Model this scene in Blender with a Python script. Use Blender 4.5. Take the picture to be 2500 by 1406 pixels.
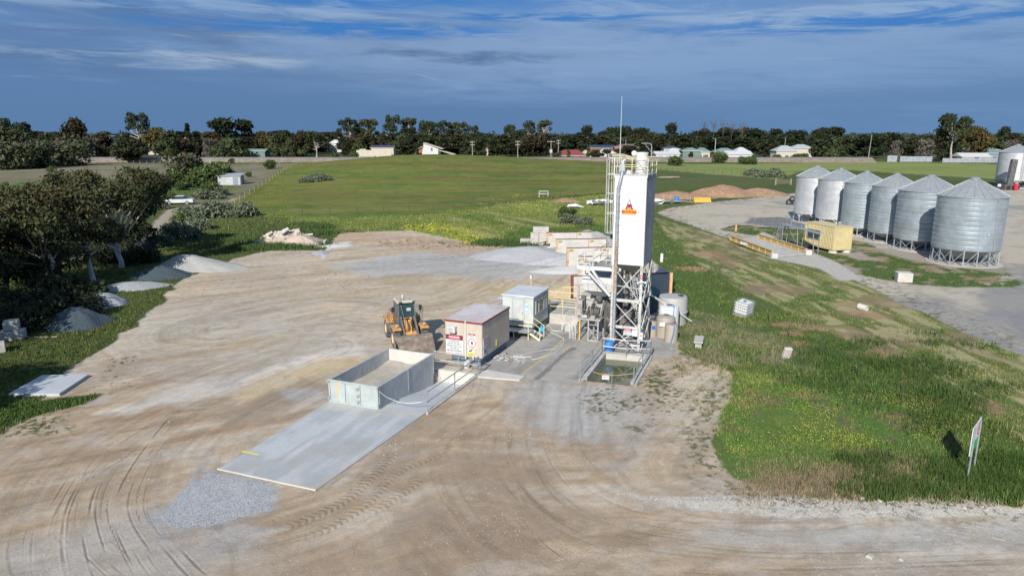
import bpy, math, random
import numpy as np
from mathutils import Vector, Matrix
rng = np.random.default_rng(7); random.seed(7)
for o in list(bpy.data.objects): bpy.data.objects.remove(o)
SC = bpy.context.scene; COL = SC.collection
# ------------------------------------------------------------------ camera
CAMH = 13.0; FPX = 1667.0; PITCH = math.atan(373/1667.0); SP, CP = math.sin(PITCH), math.cos(PITCH)
cam = bpy.data.objects.new('camera', bpy.data.cameras.new('camera')); COL.objects.link(cam)
cam.location = (0, 0, CAMH); cam.rotation_euler = (math.pi/2-PITCH, 0, 0)
cam.data.sensor_width = 36; cam.data.lens = 36*FPX/2500; cam.data.clip_start = .3; cam.data.clip_end = 20000
SC.camera = cam
# ------------------------------------------------------------------ sun, sky, exposure
SUN = Vector((-6.99, -21.06, 13.0)).normalized()
SUN_EL = math.asin(SUN.z); SUN_AZ = math.atan2(SUN.x, SUN.y)
sl = bpy.data.lights.new('sun', 'SUN'); sl.energy = 4.6; sl.angle = math.radians(.53); sl.color = (1, .95, .87)
so = bpy.data.objects.new('sun', sl); COL.objects.link(so); so.location = SUN*200
so.rotation_euler = (-SUN).to_track_quat('-Z', 'Y').to_euler()
SC.view_settings.view_transform = 'Standard'; SC.view_settings.look = 'None'
SC.view_settings.exposure = .40; SC.view_settings.gamma = 1; SC.view_settings.use_curve_mapping = False
SC.render.engine = 'CYCLES'; SC.cycles.max_bounces = 5; SC.cycles.transparent_max_bounces = 8
SC.cycles.use_denoising = True

class NB:
    """small node-graph helper"""
    def __init__(s, nt): s.nt = nt; s.N = nt.nodes; s.L = nt.links
    def put(s, sock, v):
        if v is None: return
        if isinstance(v, bpy.types.NodeSocket): s.L.new(v, sock)
        else:
            try: sock.default_value = v
            except Exception: sock.default_value = tuple(v)+(1,)
    def m(s, op, a, b=None, c=None, clamp=False):
        n = s.N.new('ShaderNodeMath'); n.operation = op; n.use_clamp = clamp
        for i, v in enumerate((a, b, c)): s.put(n.inputs[i], v)
        return n.outputs[0]
    def vm(s, op, a, b=None):
        n = s.N.new('ShaderNodeVectorMath'); n.operation = op
        s.put(n.inputs[0], a); s.put(n.inputs[1], b); return n.outputs[0]
    def mix(s, f, a, b, mode='MIX'):
        n = s.N.new('ShaderNodeMix'); n.data_type = 'RGBA'; n.blend_type = mode; n.clamp_factor = True
        s.put(n.inputs[0], f); s.put(n.inputs[6], a); s.put(n.inputs[7], b); return n.outputs[2]
    def step(s, v, lo, hi):
        n = s.N.new('ShaderNodeMapRange'); n.interpolation_type = 'SMOOTHSTEP'
        s.put(n.inputs[0], v); s.put(n.inputs[1], lo); s.put(n.inputs[2], hi); return n.outputs[0]
    def noise(s, vec, scale, detail=4, rough=.55, dist=0.):
        n = s.N.new('ShaderNodeTexNoise'); s.put(n.inputs['Vector'], vec)
        n.inputs['Scale'].default_value = scale; n.inputs['Detail'].default_value = detail
        n.inputs['Roughness'].default_value = rough; n.inputs['Distortion'].default_value = dist
        return n.outputs['Fac']
    def xyz(s, v):
        n = s.N.new('ShaderNodeSeparateXYZ'); s.put(n.inputs[0], v); return n.outputs
    def cxyz(s, x, y, z):
        n = s.N.new('ShaderNodeCombineXYZ')
        for i, v in enumerate((x, y, z)): s.put(n.inputs[i], v)
        return n.outputs[0]
    def scl(s, v, k): return s.vm('MULTIPLY', v, k)

world = bpy.data.worlds.new('World'); SC.world = world; world.use_nodes = True
def build_world():
    nt = world.node_tree; b = NB(nt)
    for n in list(nt.nodes): nt.nodes.remove(n)
    sky = b.N.new('ShaderNodeTexSky'); sky.sky_type = 'NISHITA'; sky.sun_disc = False
    sky.sun_elevation = SUN_EL; sky.sun_rotation = SUN_AZ; sky.air_density = 1; sky.dust_density = .6; sky.ozone_density = 2
    d = b.N.new('ShaderNodeTexCoord').outputs['Generated']
    x, y, z = b.xyz(d)
    r = b.m('SQRT', b.m('ADD', b.m('MULTIPLY', x, x), b.m('MULTIPLY', y, y)))
    el = b.m('DIVIDE', z, b.m('MAXIMUM', r, .05)); az = b.m('ARCTAN2', x, y)
    def reg(ca, ce, wa, we, soft=1.0):      # soft elliptical cloud bank
        q = b.m('ADD', b.m('POWER', b.m('DIVIDE', b.m('SUBTRACT', az, ca), wa), 2.), b.m('POWER', b.m('DIVIDE', b.m('SUBTRACT', el, ce), we), 2.))
        return b.step(b.m('ADD', q, b.m('MULTIPLY', b.m('SUBTRACT', n3, .5), 2.2)), 1.0+soft, 1.0-soft*.85)
    v1 = b.cxyz(b.m('MULTIPLY', az, 2.6), b.m('MULTIPLY', el, 17.), b.m('MULTIPLY', az, .3))
    v2 = b.cxyz(b.m('MULTIPLY', b.m('ADD', az, b.m('MULTIPLY', el, .9)), 7.), b.m('MULTIPLY', b.m('ADD', el, b.m('MULTIPLY', az, .02)), 62.), 3.1)
    n1 = b.noise(v1, 1.0, 6, .6, .5); n2 = b.noise(v2, 1.0, 8, .66, .6)
    n3 = b.noise(b.cxyz(b.m('MULTIPLY', az, 7.), b.m('MULTIPLY', el, 40.), 7.7), 1., 5, .6, .3)
    hor = (.102, .202, .375, 1); up = (.125, .255, .50, 1)
    base = b.mix(b.step(el, .005, .19), hor, up)
    # clear saturated blue breaks near the top
    clear = b.m('MULTIPLY', b.step(b.m('ADD', el, b.m('MULTIPLY', b.m('SUBTRACT', n1, .5), .16)), .135, .2), .9)
    base = b.mix(clear, base, (.052, .20, .52, 1))
    # wide pale veil, centre to right
    veil = b.m('MULTIPLY', reg(.22, .112, .58, .060), b.step(b.m('ADD', b.m('MULTIPLY', n2, .55), b.m('MULTIPLY', n3, .45)), .26, .58))
    base = b.mix(b.m('MULTIPLY', veil, .80), base, (.235, .36, .57, 1))
    veil2 = b.m('MULTIPLY', reg(.42, .165, .34, .03), b.step(n2, .4, .62))
    base = b.mix(b.m('MULTIPLY', veil2, .6), base, (.30, .43, .62, 1))
    veilL = b.m('MULTIPLY', reg(-.52, .15, .30, .06), b.step(n2, .44, .68))
    base = b.mix(b.m('MULTIPLY', veilL, .75), base, (.23, .35, .56, 1))
    # slate underside of the cloud deck, left and centre
    dk = b.m('MULTIPLY', reg(-.42, .115, .48, .042), b.step(n1, .30, .58))
    base = b.mix(b.m('MULTIPLY', dk, .62), base, (.088, .155, .295, 1))
    dk2 = b.m('MULTIPLY', reg(.02, .105, .17, .010, .7), b.step(n2, .3, .6))
    base = b.mix(b.m('MULTIPLY', dk2, .6), base, (.085, .155, .30, 1))
    # pale band across the middle, and the blue gaps above it
    band = b.m('MULTIPLY', reg(.10, .112, .40, .030, .8), b.step(n3, .28, .55)); base = b.mix(b.m('MULTIPLY', band, .75), base, (.235, .355, .57, 1))
    band2 = b.m('MULTIPLY', reg(.50, .095, .34, .030, .9), b.step(n2, .28, .60)); base = b.mix(b.m('MULTIPLY', band2, .6), base, (.21, .34, .56, 1))
    band3 = b.m('MULTIPLY', reg(-.40, .160, .30, .014, .9), b.step(n2, .40, .62)); base = b.mix(b.m('MULTIPLY', band3, .7), base, (.25, .38, .59, 1))
    for (ga, ge, gw, gh, gs) in ((-.22, .138, .24, .011, .95), (.50, .138, .24, .012, .9), (-.20, .176, .14, .009, .9), (.05, .158, .12, .006, .9)):
        gap = b.m('MULTIPLY', reg(ga, ge, gw, gh, .9), b.step(n2, .62, .42)); base = b.mix(b.m('MULTIPLY', gap, gs), base, (.045, .195, .52, 1))
    # bright flecks and torn edges
    fl = b.m('MULTIPLY', reg(-.46, .092, .16, .010, .9), b.step(n2, .36, .60))
    base = b.mix(b.m('MULTIPLY', fl, .8), base, (.36, .46, .60, 1))
    fle = b.m('MULTIPLY', b.step(n2, .58, .74), b.step(el, .03, .10))
    base = b.mix(b.m('MULTIPLY', fle, .34), base, (.36, .48, .64, 1))
    low = b.m('MULTIPLY', reg(.52, .022, .22, .016, .9), b.step(n3, .40, .68))
    base = b.mix(b.m('MULTIPLY', low, .55), base, (.19, .32, .50, 1))
    rt = b.m('MULTIPLY', b.step(az, -.25, .65), b.step(el, .16, .0))
    base = b.mix(b.m('MULTIPLY', rt, .55), base, (.135, .26, .46, 1))
    base = b.mix(b.step(el, .22, .7), base, b.mix(b.step(b.noise(d, 3., 6, .6), .35, .65), (.14, .27, .50, 1), (.34, .43, .56, 1)))
    gain = b.scl(base, (8.0, 8.0, 8.0))
    fin = b.mix(b.m('SUBTRACT', 1.0, b.m('MULTIPLY', b.step(el, .3, 1.2), .55)), sky.outputs[0], gain)
    bg = b.N.new('ShaderNodeBackground'); bg.inputs['Strength'].default_value = .10
    b.L.new(fin, bg.inputs['Color']); out = b.N.new('ShaderNodeOutputWorld'); b.L.new(bg.outputs[0], out.inputs[0])
build_world()

# ------------------------------------------------------------------ where things stand: photo point -> place in the world
def G(px, py, z=0.):
    v = (py-703)/FPX; u = (px-1250)/FPX; d = (CAMH-z)/(SP+v*CP)
    return Vector((u*d, d*(CP-v*SP), z))
def P(px, py, Y):
    v = (py-703)/FPX; u = (px-1250)/FPX; d = Y/(CP-v*SP)
    return Vector((u*d, Y, CAMH-d*(SP+v*CP)))
def L2(pts, z=0.): return [tuple(G(a, b, z)[:2]) for a, b in pts]
TH = math.radians(-22.0)                     # axis of the plant
AX = Vector((math.cos(TH), math.sin(TH), 0)); AY = Vector((-math.sin(TH), math.cos(TH), 0))
# ------------------------------------------------------------------ object helpers
def link(o, parent=None):
    COL.objects.link(o)
    if parent is not None: o.parent = parent
    return o
def tag(o, label=None, cat=None, group=None, kind=None):
    if label: o['label'] = label
    if cat: o['category'] = cat
    if group: o['group'] = group
    if kind: o['kind'] = kind
    return o
def thing(name, label, cat, loc=(0, 0, 0), rz=0., group=None):
    o = bpy.data.objects.new(name, None); o.empty_display_size = .2; link(o)
    o.location = loc; o.rotation_euler = (0, 0, rz); return tag(o, label, cat, group)
def kids(o): return [c for c in ALL_CHILD.get(o.name, [])]
ALL_CHILD = {}
def dup(o, loc=None, rz=None, scale=None, label=None, group=None, parent=None):
    c = o.copy(); COL.objects.link(c); c.parent = parent
    if loc is not None: c.location = loc
    if rz is not None: c.rotation_euler = (0, 0, rz)
    if scale is not None: c.scale = scale if hasattr(scale, '__len__') else (scale,)*3
    if label: c['label'] = label
    if group: c['group'] = group
    for ch in ALL_CHILD.get(o.name, []):
        k = dup(ch, parent=c); ALL_CHILD.setdefault(c.name, []).append(k)
    return c
class MB:
    def __init__(s): s.v = []; s.f = []; s.mi = []
    def add(s, vs, fs, mi=0):
        b = len(s.v); s.v += [tuple(p) for p in vs]; s.f += [tuple(b+i for i in f) for f in fs]; s.mi += [mi]*len(fs); return s
    def box(s, x0, x1, y0, y1, z0, z1, mi=0):
        return s.add([(x0,y0,z0),(x1,y0,z0),(x1,y1,z0),(x0,y1,z0),(x0,y0,z1),(x1,y0,z1),(x1,y1,z1),(x0,y1,z1)],
                     [(0,3,2,1),(4,5,6,7),(0,1,5,4),(1,2,6,5),(2,3,7,6),(3,0,4,7)], mi)
    def bbox(s, x0, x1, y0, y1, z0, z1, e=.03, mi=0):   # box with chamfered edges
        X, Y, Z = (x0, x1), (y0, y1), (z0, z1); vs = []; idx = {}
        for i in (0, 1):
            for j in (0, 1):
                for k in (0, 1):
                    sx, sy, sz = (1, -1)[i], (1, -1)[j], (1, -1)[k]
                    for ax, p in enumerate(((X[i], Y[j]+sy*e, Z[k]+sz*e), (X[i]+sx*e, Y[j], Z[k]+sz*e), (X[i]+sx*e, Y[j]+sy*e, Z[k]))):
                        idx[i, j, k, ax] = len(vs); vs.append(p)
        fs = []
        for i in (0, 1):
            fs.append([idx[i, a, b, 0] for a, b in ((0,0),(1,0),(1,1),(0,1))][::(1 if i else -1)])
            fs.append([idx[a, i, b, 1] for a, b in ((0,0),(0,1),(1,1),(1,0))][::(1 if i else -1)])
            fs.append([idx[a, b, i, 2] for a, b in ((0,0),(1,0),(1,1),(0,1))][::(1 if i else -1)])
        for a in (0, 1):
            for b in (0, 1):
                fs.append([idx[a,b,0,0], idx[a,b,1,0], idx[a,b,1,1], idx[a,b,0,1]])
                fs.append([idx[a,0,b,0], idx[a,1,b,0], idx[a,1,b,2], idx[a,0,b,2]])
                fs.append([idx[0,a,b,1], idx[1,a,b,1], idx[1,a,b,2], idx[0,a,b,2]])
        for i in (0, 1):
            for j in (0, 1):
                for k in (0, 1): fs.append([idx[i,j,k,a] for a in range(3)])
        return s.add(vs, fs, mi)
    def bar(s, p, q, w=.06, h=None, mi=0, up=(0, 0, 1)):
        p, q = Vector(p), Vector(q); d = (q-p)
        if d.length < 1e-6: return s
        d.normalize(); u = Vector(up)
        if abs(d.dot(u)) > .98: u = Vector((0, 1, 0))
        a = d.cross(u).normalized()*w/2; b = a.cross(d).normalized()*(h or w)/2
        vs = [p-a-b, p+a-b, p+a+b, p-a+b, q-a-b, q+a-b, q+a+b, q-a+b]
        return s.add(vs, [(0,3,2,1),(4,5,6,7),(0,1,5,4),(1,2,6,5),(2,3,7,6),(3,0,4,7)], mi)
    def tube(s, pts, r, n=8, mi=0, caps=True):
        pts = [Vector(p) for p in pts]; m = len(pts); rs = r if hasattr(r, '__len__') else [r]*m
        base = len(s.v); a = None
        for i, p in enumerate(pts):
            t = (pts[min(i+1, m-1)]-pts[max(i-1, 0)]).normalized()
            if a is None:
                ref = Vector((0, 0, 1)) if abs(t.z) < .9 else Vector((1, 0, 0)); a = t.cross(ref).normalized()
            a = (a-t*a.dot(t)).normalized(); c = t.cross(a)
            for k in range(n):
                th = 2*math.pi*k/n; s.v.append(tuple(p+(a*math.cos(th)+c*math.sin(th))*rs[i]))
        for i in range(m-1):
            for k in range(n):
                s.f.append((base+i*n+k, base+i*n+(k+1)%n, base+(i+1)*n+(k+1)%n, base+(i+1)*n+k)); s.mi.append(mi)
        if caps:
            s.f.append(tuple(base+k for k in range(n))[::-1]); s.mi.append(mi)
            s.f.append(tuple(base+(m-1)*n+k for k in range(n))); s.mi.append(mi)
        return s
    def cyl(s, p, q, r, r2=None, n=16, mi=0): return s.tube([p, q], [r, r if r2 is None else r2], n, mi)
    def lathe(s, prof, c=(0, 0, 0), n=32, mi=0):
        base = len(s.v); cx, cy, cz = c
        for r, z in prof:
            for k in range(n):
                th = 2*math.pi*k/n; s.v.append((cx+r*math.cos(th), cy+r*math.sin(th), cz+z))
        for i in range(len(prof)-1):
            for k in range(n):
                s.f.append((base+i*n+k, base+i*n+(k+1)%n, base+(i+1)*n+(k+1)%n, base+(i+1)*n+k)); s.mi.append(mi)
        return s
    def prism(s, poly, z0, z1, mi=0):
        n = len(poly); vs = [(x, y, z0) for x, y in poly]+[(x, y, z1) for x, y in poly]
        fs = [tuple(range(n))[::-1], tuple(range(n, 2*n))]+[(i, (i+1) % n, n+(i+1) % n, n+i) for i in range(n)]
        return s.add(vs, fs, mi)
    def extr(s, poly, y0, y1, mi=0):                # polygon in local xz, extruded along y
        n = len(poly); vs = [(x, y0, z) for x, z in poly]+[(x, y1, z) for x, z in poly]
        return s.add(vs, [tuple(range(n)), tuple(range(n, 2*n))[::-1]]+[(n+i, n+(i+1) % n, (i+1) % n, i) for i in range(n)], mi)
    def extrx(s, poly, x0, x1, mi=0):               # polygon in local yz, extruded along x
        n = len(poly); vs = [(x0, y, z) for y, z in poly]+[(x1, y, z) for y, z in poly]
        return s.add(vs, [tuple(range(n))[::-1], tuple(range(n, 2*n))]+[(i, (i+1) % n, n+(i+1) % n, n+i) for i in range(n)], mi)
    def build(s, name, mats, parent=None, smooth=False, loc=None, rz=None):
        me = bpy.data.meshes.new(name); me.from_pydata(s.v, [], s.f)
        if not isinstance(mats, (list, tuple)): mats = [mats]
        for m in mats: me.materials.append(m)
        if any(s.mi): me.polygons.foreach_set('material_index', s.mi)
        if smooth:
            me.polygons.foreach_set('use_smooth', [True]*len(me.polygons)); me.update()
            try: me.set_sharp_from_angle(angle=math.radians(38))
            except Exception: pass
        me.update(); o = bpy.data.objects.new(name, me); link(o, parent)
        if loc is not None: o.location = loc
        if rz is not None: o.rotation_euler = (0, 0, rz)
        if parent is not None: ALL_CHILD.setdefault(parent.name, []).append(o)
        return o
def npmesh(name, V, F, mats, colors=None, mi=None, smooth=False, parent=None):
    """V (n,3), F (m,3 or 4) arrays -> object"""
    me = bpy.data.meshes.new(name); V = np.asarray(V, np.float32); F = np.asarray(F, np.int32); k = F.shape[1]
    me.vertices.add(len(V)); me.vertices.foreach_set('co', V.ravel()); me.loops.add(F.size)
    me.loops.foreach_set('vertex_index', F.ravel()); me.polygons.add(len(F))
    me.polygons.foreach_set('loop_start', np.arange(0, F.size, k, dtype=np.int32))
    me.polygons.foreach_set('loop_total', np.full(len(F), k, np.int32))
    if not isinstance(mats, (list, tuple)): mats = [mats]
    for m in mats: me.materials.append(m)
    if mi is not None: me.polygons.foreach_set('material_index', np.asarray(mi, np.int32))
    if smooth: me.polygons.foreach_set('use_smooth', np.ones(len(F), bool))
    me.update(calc_edges=True)
    if colors is not None:
        a = me.color_attributes.new('albedo', 'FLOAT_COLOR', 'POINT'); c = np.ones((len(V), 4), np.float32); c[:, :3] = colors
        a.data.foreach_set('color', c.ravel())
    o = bpy.data.objects.new(name, me); link(o, parent)
    if parent is not None: ALL_CHILD.setdefault(parent.name, []).append(o)
    return o
def text(s, parent, loc, size, mat, name='lettering', rot=(math.pi/2, 0, 0), align='CENTER', sx=1., ext=.004, bold=0.):
    c = bpy.data.curves.new(name, 'FONT'); c.body = s; c.size = size; c.align_x = align; c.align_y = 'CENTER'
    c.extrude = ext; c.offset = bold; c.materials.append(mat); c.resolution_u = 3
    tmp = bpy.data.objects.new('tmp_text', c); COL.objects.link(tmp); me = bpy.data.meshes.new_from_object(tmp); bpy.data.objects.remove(tmp)
    o = bpy.data.objects.new(name, me); link(o, parent); o.location = loc; o.rotation_euler = rot; o.scale = (sx, 1, 1)
    ALL_CHILD.setdefault(parent.name, []).append(o); return o
# ------------------------------------------------------------------ materials
MATS = {}
def mat(name, col, rough=.7, metal=0., var=.15, scale=3., col2=None, amt=.5, bump=.0, bscale=30., streak=None, spec=.5, rnd=0., alpha=None):
    if name in MATS: return MATS[name]
    m = bpy.data.materials.new(name); m.use_nodes = True; nt = m.node_tree; b = NB(nt)
    bs = nt.nodes['Principled BSDF']; geo = b.N.new('ShaderNodeNewGeometry').outputs['Position']
    n = b.noise(geo, scale, 5, .6); c = tuple(col)+(1,)
    lo = tuple(x*(1-var) for x in col)+(1,); hi = tuple(min(1, x*(1+var)) for x in col)+(1,)
    out = b.mix(b.step(n, .3, .7), lo, hi)
    if col2 is not None:
        n2 = b.noise(geo, scale*.45, 6, .68, .4)
        out = b.mix(b.m('MULTIPLY', b.step(n2, .48, .62), amt), out, tuple(col2)+(1,))
    if streak is not None:      # vertical run marks
        sv = b.vm('MULTIPLY', geo, (5., 5., .35)); n3 = b.noise(sv, 1.4, 5, .65)
        out = b.mix(b.m('MULTIPLY', b.step(n3, .54, .70), streak[1]), out, tuple(streak[0])+(1,))
    if rnd:
        oi = b.N.new('ShaderNodeObjectInfo').outputs['Random']
        out = b.mix(1., out, b.cxyz(*[b.m('ADD', 1-rnd, b.m('MULTIPLY', oi, 2*rnd))]*3), 'MULTIPLY')
    b.L.new(out, bs.inputs['Base Color'])
    bs.inputs['Metallic'].default_value = metal; bs.inputs['Specular IOR Level'].default_value = spec
    b.L.new(b.m('ADD', rough-.08, b.m('MULTIPLY', n, .16)), bs.inputs['Roughness'])
    if bump:
        bn = b.N.new('ShaderNodeBump'); bn.inputs['Strength'].default_value = 1; bn.inputs['Distance'].default_value = bump
        b.L.new(b.noise(geo, bscale, 4, .6), bn.inputs['Height']); b.L.new(bn.outputs[0], bs.inputs['Normal'])
    MATS[name] = m; return m
def attr_mat(name, rough=.9, var=.3, scale=9., bump=.02, bscale=12., detail=None, trans=0.):
    m = bpy.data.materials.new(name); m.use_nodes = True; nt = m.node_tree; b = NB(nt); bs = nt.nodes['Principled BSDF']
    at = b.N.new('ShaderNodeAttribute'); at.attribute_name = 'albedo'; geo = b.N.new('ShaderNodeNewGeometry').outputs['Position']
    n = b.noise(geo, scale, 6, .7); k = b.m('ADD', 1-var, b.m('MULTIPLY', n, 2*var))
    out = b.mix(1., at.outputs['Color'], b.cxyz(k, k, k), 'MULTIPLY')
    b.L.new(out, bs.inputs['Base Color']); bs.inputs['Roughness'].default_value = rough; bs.inputs['Specular IOR Level'].default_value = .2
    if bump:
        bn = b.N.new('ShaderNodeBump'); bn.inputs['Strength'].default_value = 1; bn.inputs['Distance'].default_value = bump
        b.L.new(b.noise(geo, bscale, 6, .7), bn.inputs['Height']); b.L.new(bn.outputs[0], bs.inputs['Normal'])
    return m
# ================================================================== terrain
TAB = rng.random((512, 512)).astype(np.float32)
def vnoise(x, y, sd=0):
    x = x+sd*37.17; y = y+sd*11.73
    xi = np.floor(x).astype(np.int64); yi = np.floor(y).astype(np.int64); fx = x-xi; fy = y-yi
    fx = fx*fx*(3-2*fx); fy = fy*fy*(3-2*fy)
    a = TAB[xi & 511, yi & 511]; b = TAB[(xi+1) & 511, yi & 511]; c = TAB[xi & 511, (yi+1) & 511]; d = TAB[(xi+1) & 511, (yi+1) & 511]
    return a+(b-a)*fx+(c-a)*fy+(a-b-c+d)*fx*fy
def fbm(x, y, s, o=4, sd=0, g=.5):
    t = 0; a = 1; n = 0; x = x/s; y = y/s
    for i in range(o):
        t = t+a*vnoise(x, y, sd+i*3.1); n += a; a *= g; x = x*2.03+5.2; y = y*2.03+1.3
    return t/n
def ss(a, b, x):
    t = np.clip((x-a)/(b-a), 0, 1); return t*t*(3-2*t)
def sdpoly(x, y, poly):
    """signed distance, positive inside"""
    P_ = np.array(poly, float); n = len(P_); d = np.full(x.shape, 1e9); ins = np.zeros(x.shape, bool)
    for i in range(n):
        ax, ay = P_[i]; bx, by = P_[(i+1) % n]; ex, ey = bx-ax, by-ay; wx, wy = x-ax, y-ay
        t = np.clip((wx*ex+wy*ey)/(ex*ex+ey*ey+1e-12), 0, 1)
        d = np.minimum(d, (wx-ex*t)**2+(wy-ey*t)**2)
        if ay != by: ins ^= ((ay > y) != (by > y)) & (x < (bx-ax)*(y-ay)/(by-ay)+ax)
    return np.where(ins, 1, -1)*np.sqrt(d)
def gz(x, y):
    x = np.asarray(x, float); y = np.asarray(y, float)
    sx = np.where(x < -38, 44., 78.); sy = np.where(y < 292, 78., 36.)
    z = 5.0*np.exp(-((x+38)/sx)**2-((y-292)/sy)**2)
    z = z+.35*(fbm(x, y, 28., 3, 5)-.5)*ss(58, 110, np.hypot(x, y))*ss(420, 330, y)
    return z
def gzf(x, y): return float(gz(np.array([x]), np.array([y]))[0])
def GT(px, py):
    """where the sight line through a photo point meets the terrain"""
    z = 0.
    for _ in range(12):
        p = G(px, py, z); z = .5*z+.5*gzf(p.x, p.y)
    return Vector((p.x, p.y, gzf(p.x, p.y)))
GR = {}
def ground_albedo(x, y):
    i = np.clip(np.searchsorted(GR['Yn'], y), 0, len(GR['Yn'])-1); j = np.clip(np.searchsorted(GR['s'], x/np.maximum(y, 16.)), 0, len(GR['s'])-1)
    return GR['A'][i, j]
# yard outline in the photograph
YARD = [(-400,1120),(0,1062),(70,1010),(170,905),(240,862),(330,800),(392,742),(425,700),(470,672),(590,628),(650,612),(790,612),(830,568),(1000,562),(1150,592),(1240,603),
        (1280,590),(1440,560),(1475,578),(1600,640),(1640,720),(1650,850),(1720,885),(1790,905),(1770,960),(1745,1020),(1735,1090),(1762,1160),(1850,1205),(2200,1214),(2500,1232),(2900,1262),(3000,2200),(-1500,2200)]
ROADR = [(1605,520),(1640,508),(1760,492),(1900,478),(1945,472),(2520,455),(3300,520),(3300,1050),(2500,868),(2330,800),(2210,742),(2100,690),(2010,652),(1880,632),(1800,590),(1690,552),(1640,535)]
ISLE = [(1755,560),(1800,550),(1890,556),(1960,560),(2110,590),(2190,625),(2300,648),(2450,655),(2440,690),(2330,700),(2200,692),(2090,668),(1990,636),(1900,606),(1850,578)]
PADD = [(560,524),(548,506),(610,470),(727,401),(860,386),(1060,376),(1250,382),(1495,402),(1500,470),(1395,478),(1325,486),(1200,503),(1040,522),(860,532),(690,531)]
MOWN = [(1600,532),(1690,556),(1800,594),(1880,634),(2010,655),(2100,692),(2210,745),(2330,802),(2500,872),(3300,1060),(3300,1380),(2500,1075),(2400,1000),(2230,905),(2100,842),(1950,772),(1800,700),(1700,640),(1625,570)]
def soil_mat():
    m = bpy.data.materials.new('ground_soil'); m.use_nodes = True; nt = m.node_tree; b = NB(nt); bs = nt.nodes['Principled BSDF']
    at = b.N.new('ShaderNodeAttribute'); at.attribute_name = 'albedo'; geo = b.N.new('ShaderNodeNewGeometry').outputs['Position']
    n1 = b.noise(geo, 1.7, 8, .75, .3); n2 = b.noise(geo, 11., 6, .75); n3 = b.noise(geo, 55., 3, .7); n4 = b.noise(geo, .5, 6, .7)
    k = b.m('ADD', 1., b.m('ADD', b.m('MULTIPLY', b.m('SUBTRACT', n1, .5), .75), b.m('ADD', b.m('MULTIPLY', b.m('SUBTRACT', n2, .5), .8), b.m('MULTIPLY', b.m('SUBTRACT', n3, .5), .6))))
    k = b.m('SUBTRACT', k, b.m('MULTIPLY', b.step(n2, .60, .72), .28)); k = b.m('ADD', k, b.m('MULTIPLY', b.step(n3, .62, .74), .3))
    h = b.m('MULTIPLY', b.m('SUBTRACT', n4, .5), .5)
    out = b.mix(1., at.outputs['Color'], b.cxyz(b.m('MULTIPLY', k, b.m('ADD', 1., b.m('MULTIPLY', h, .35))), k, b.m('MULTIPLY', k, b.m('SUBTRACT', 1., b.m('MULTIPLY', h, .5)))), 'MULTIPLY')
    b.L.new(out, bs.inputs['Base Color']); bs.inputs['Roughness'].default_value = .95; bs.inputs['Specular IOR Level'].default_value = .15
    bn = b.N.new('ShaderNodeBump'); bn.inputs['Strength'].default_value = 1; bn.inputs['Distance'].default_value = .02
    b.L.new(b.m('ADD', n2, b.m('MULTIPLY', n3, .5)), bn.inputs['Height']); b.L.new(bn.outputs[0], bs.inputs['Normal'])
    return m
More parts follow.
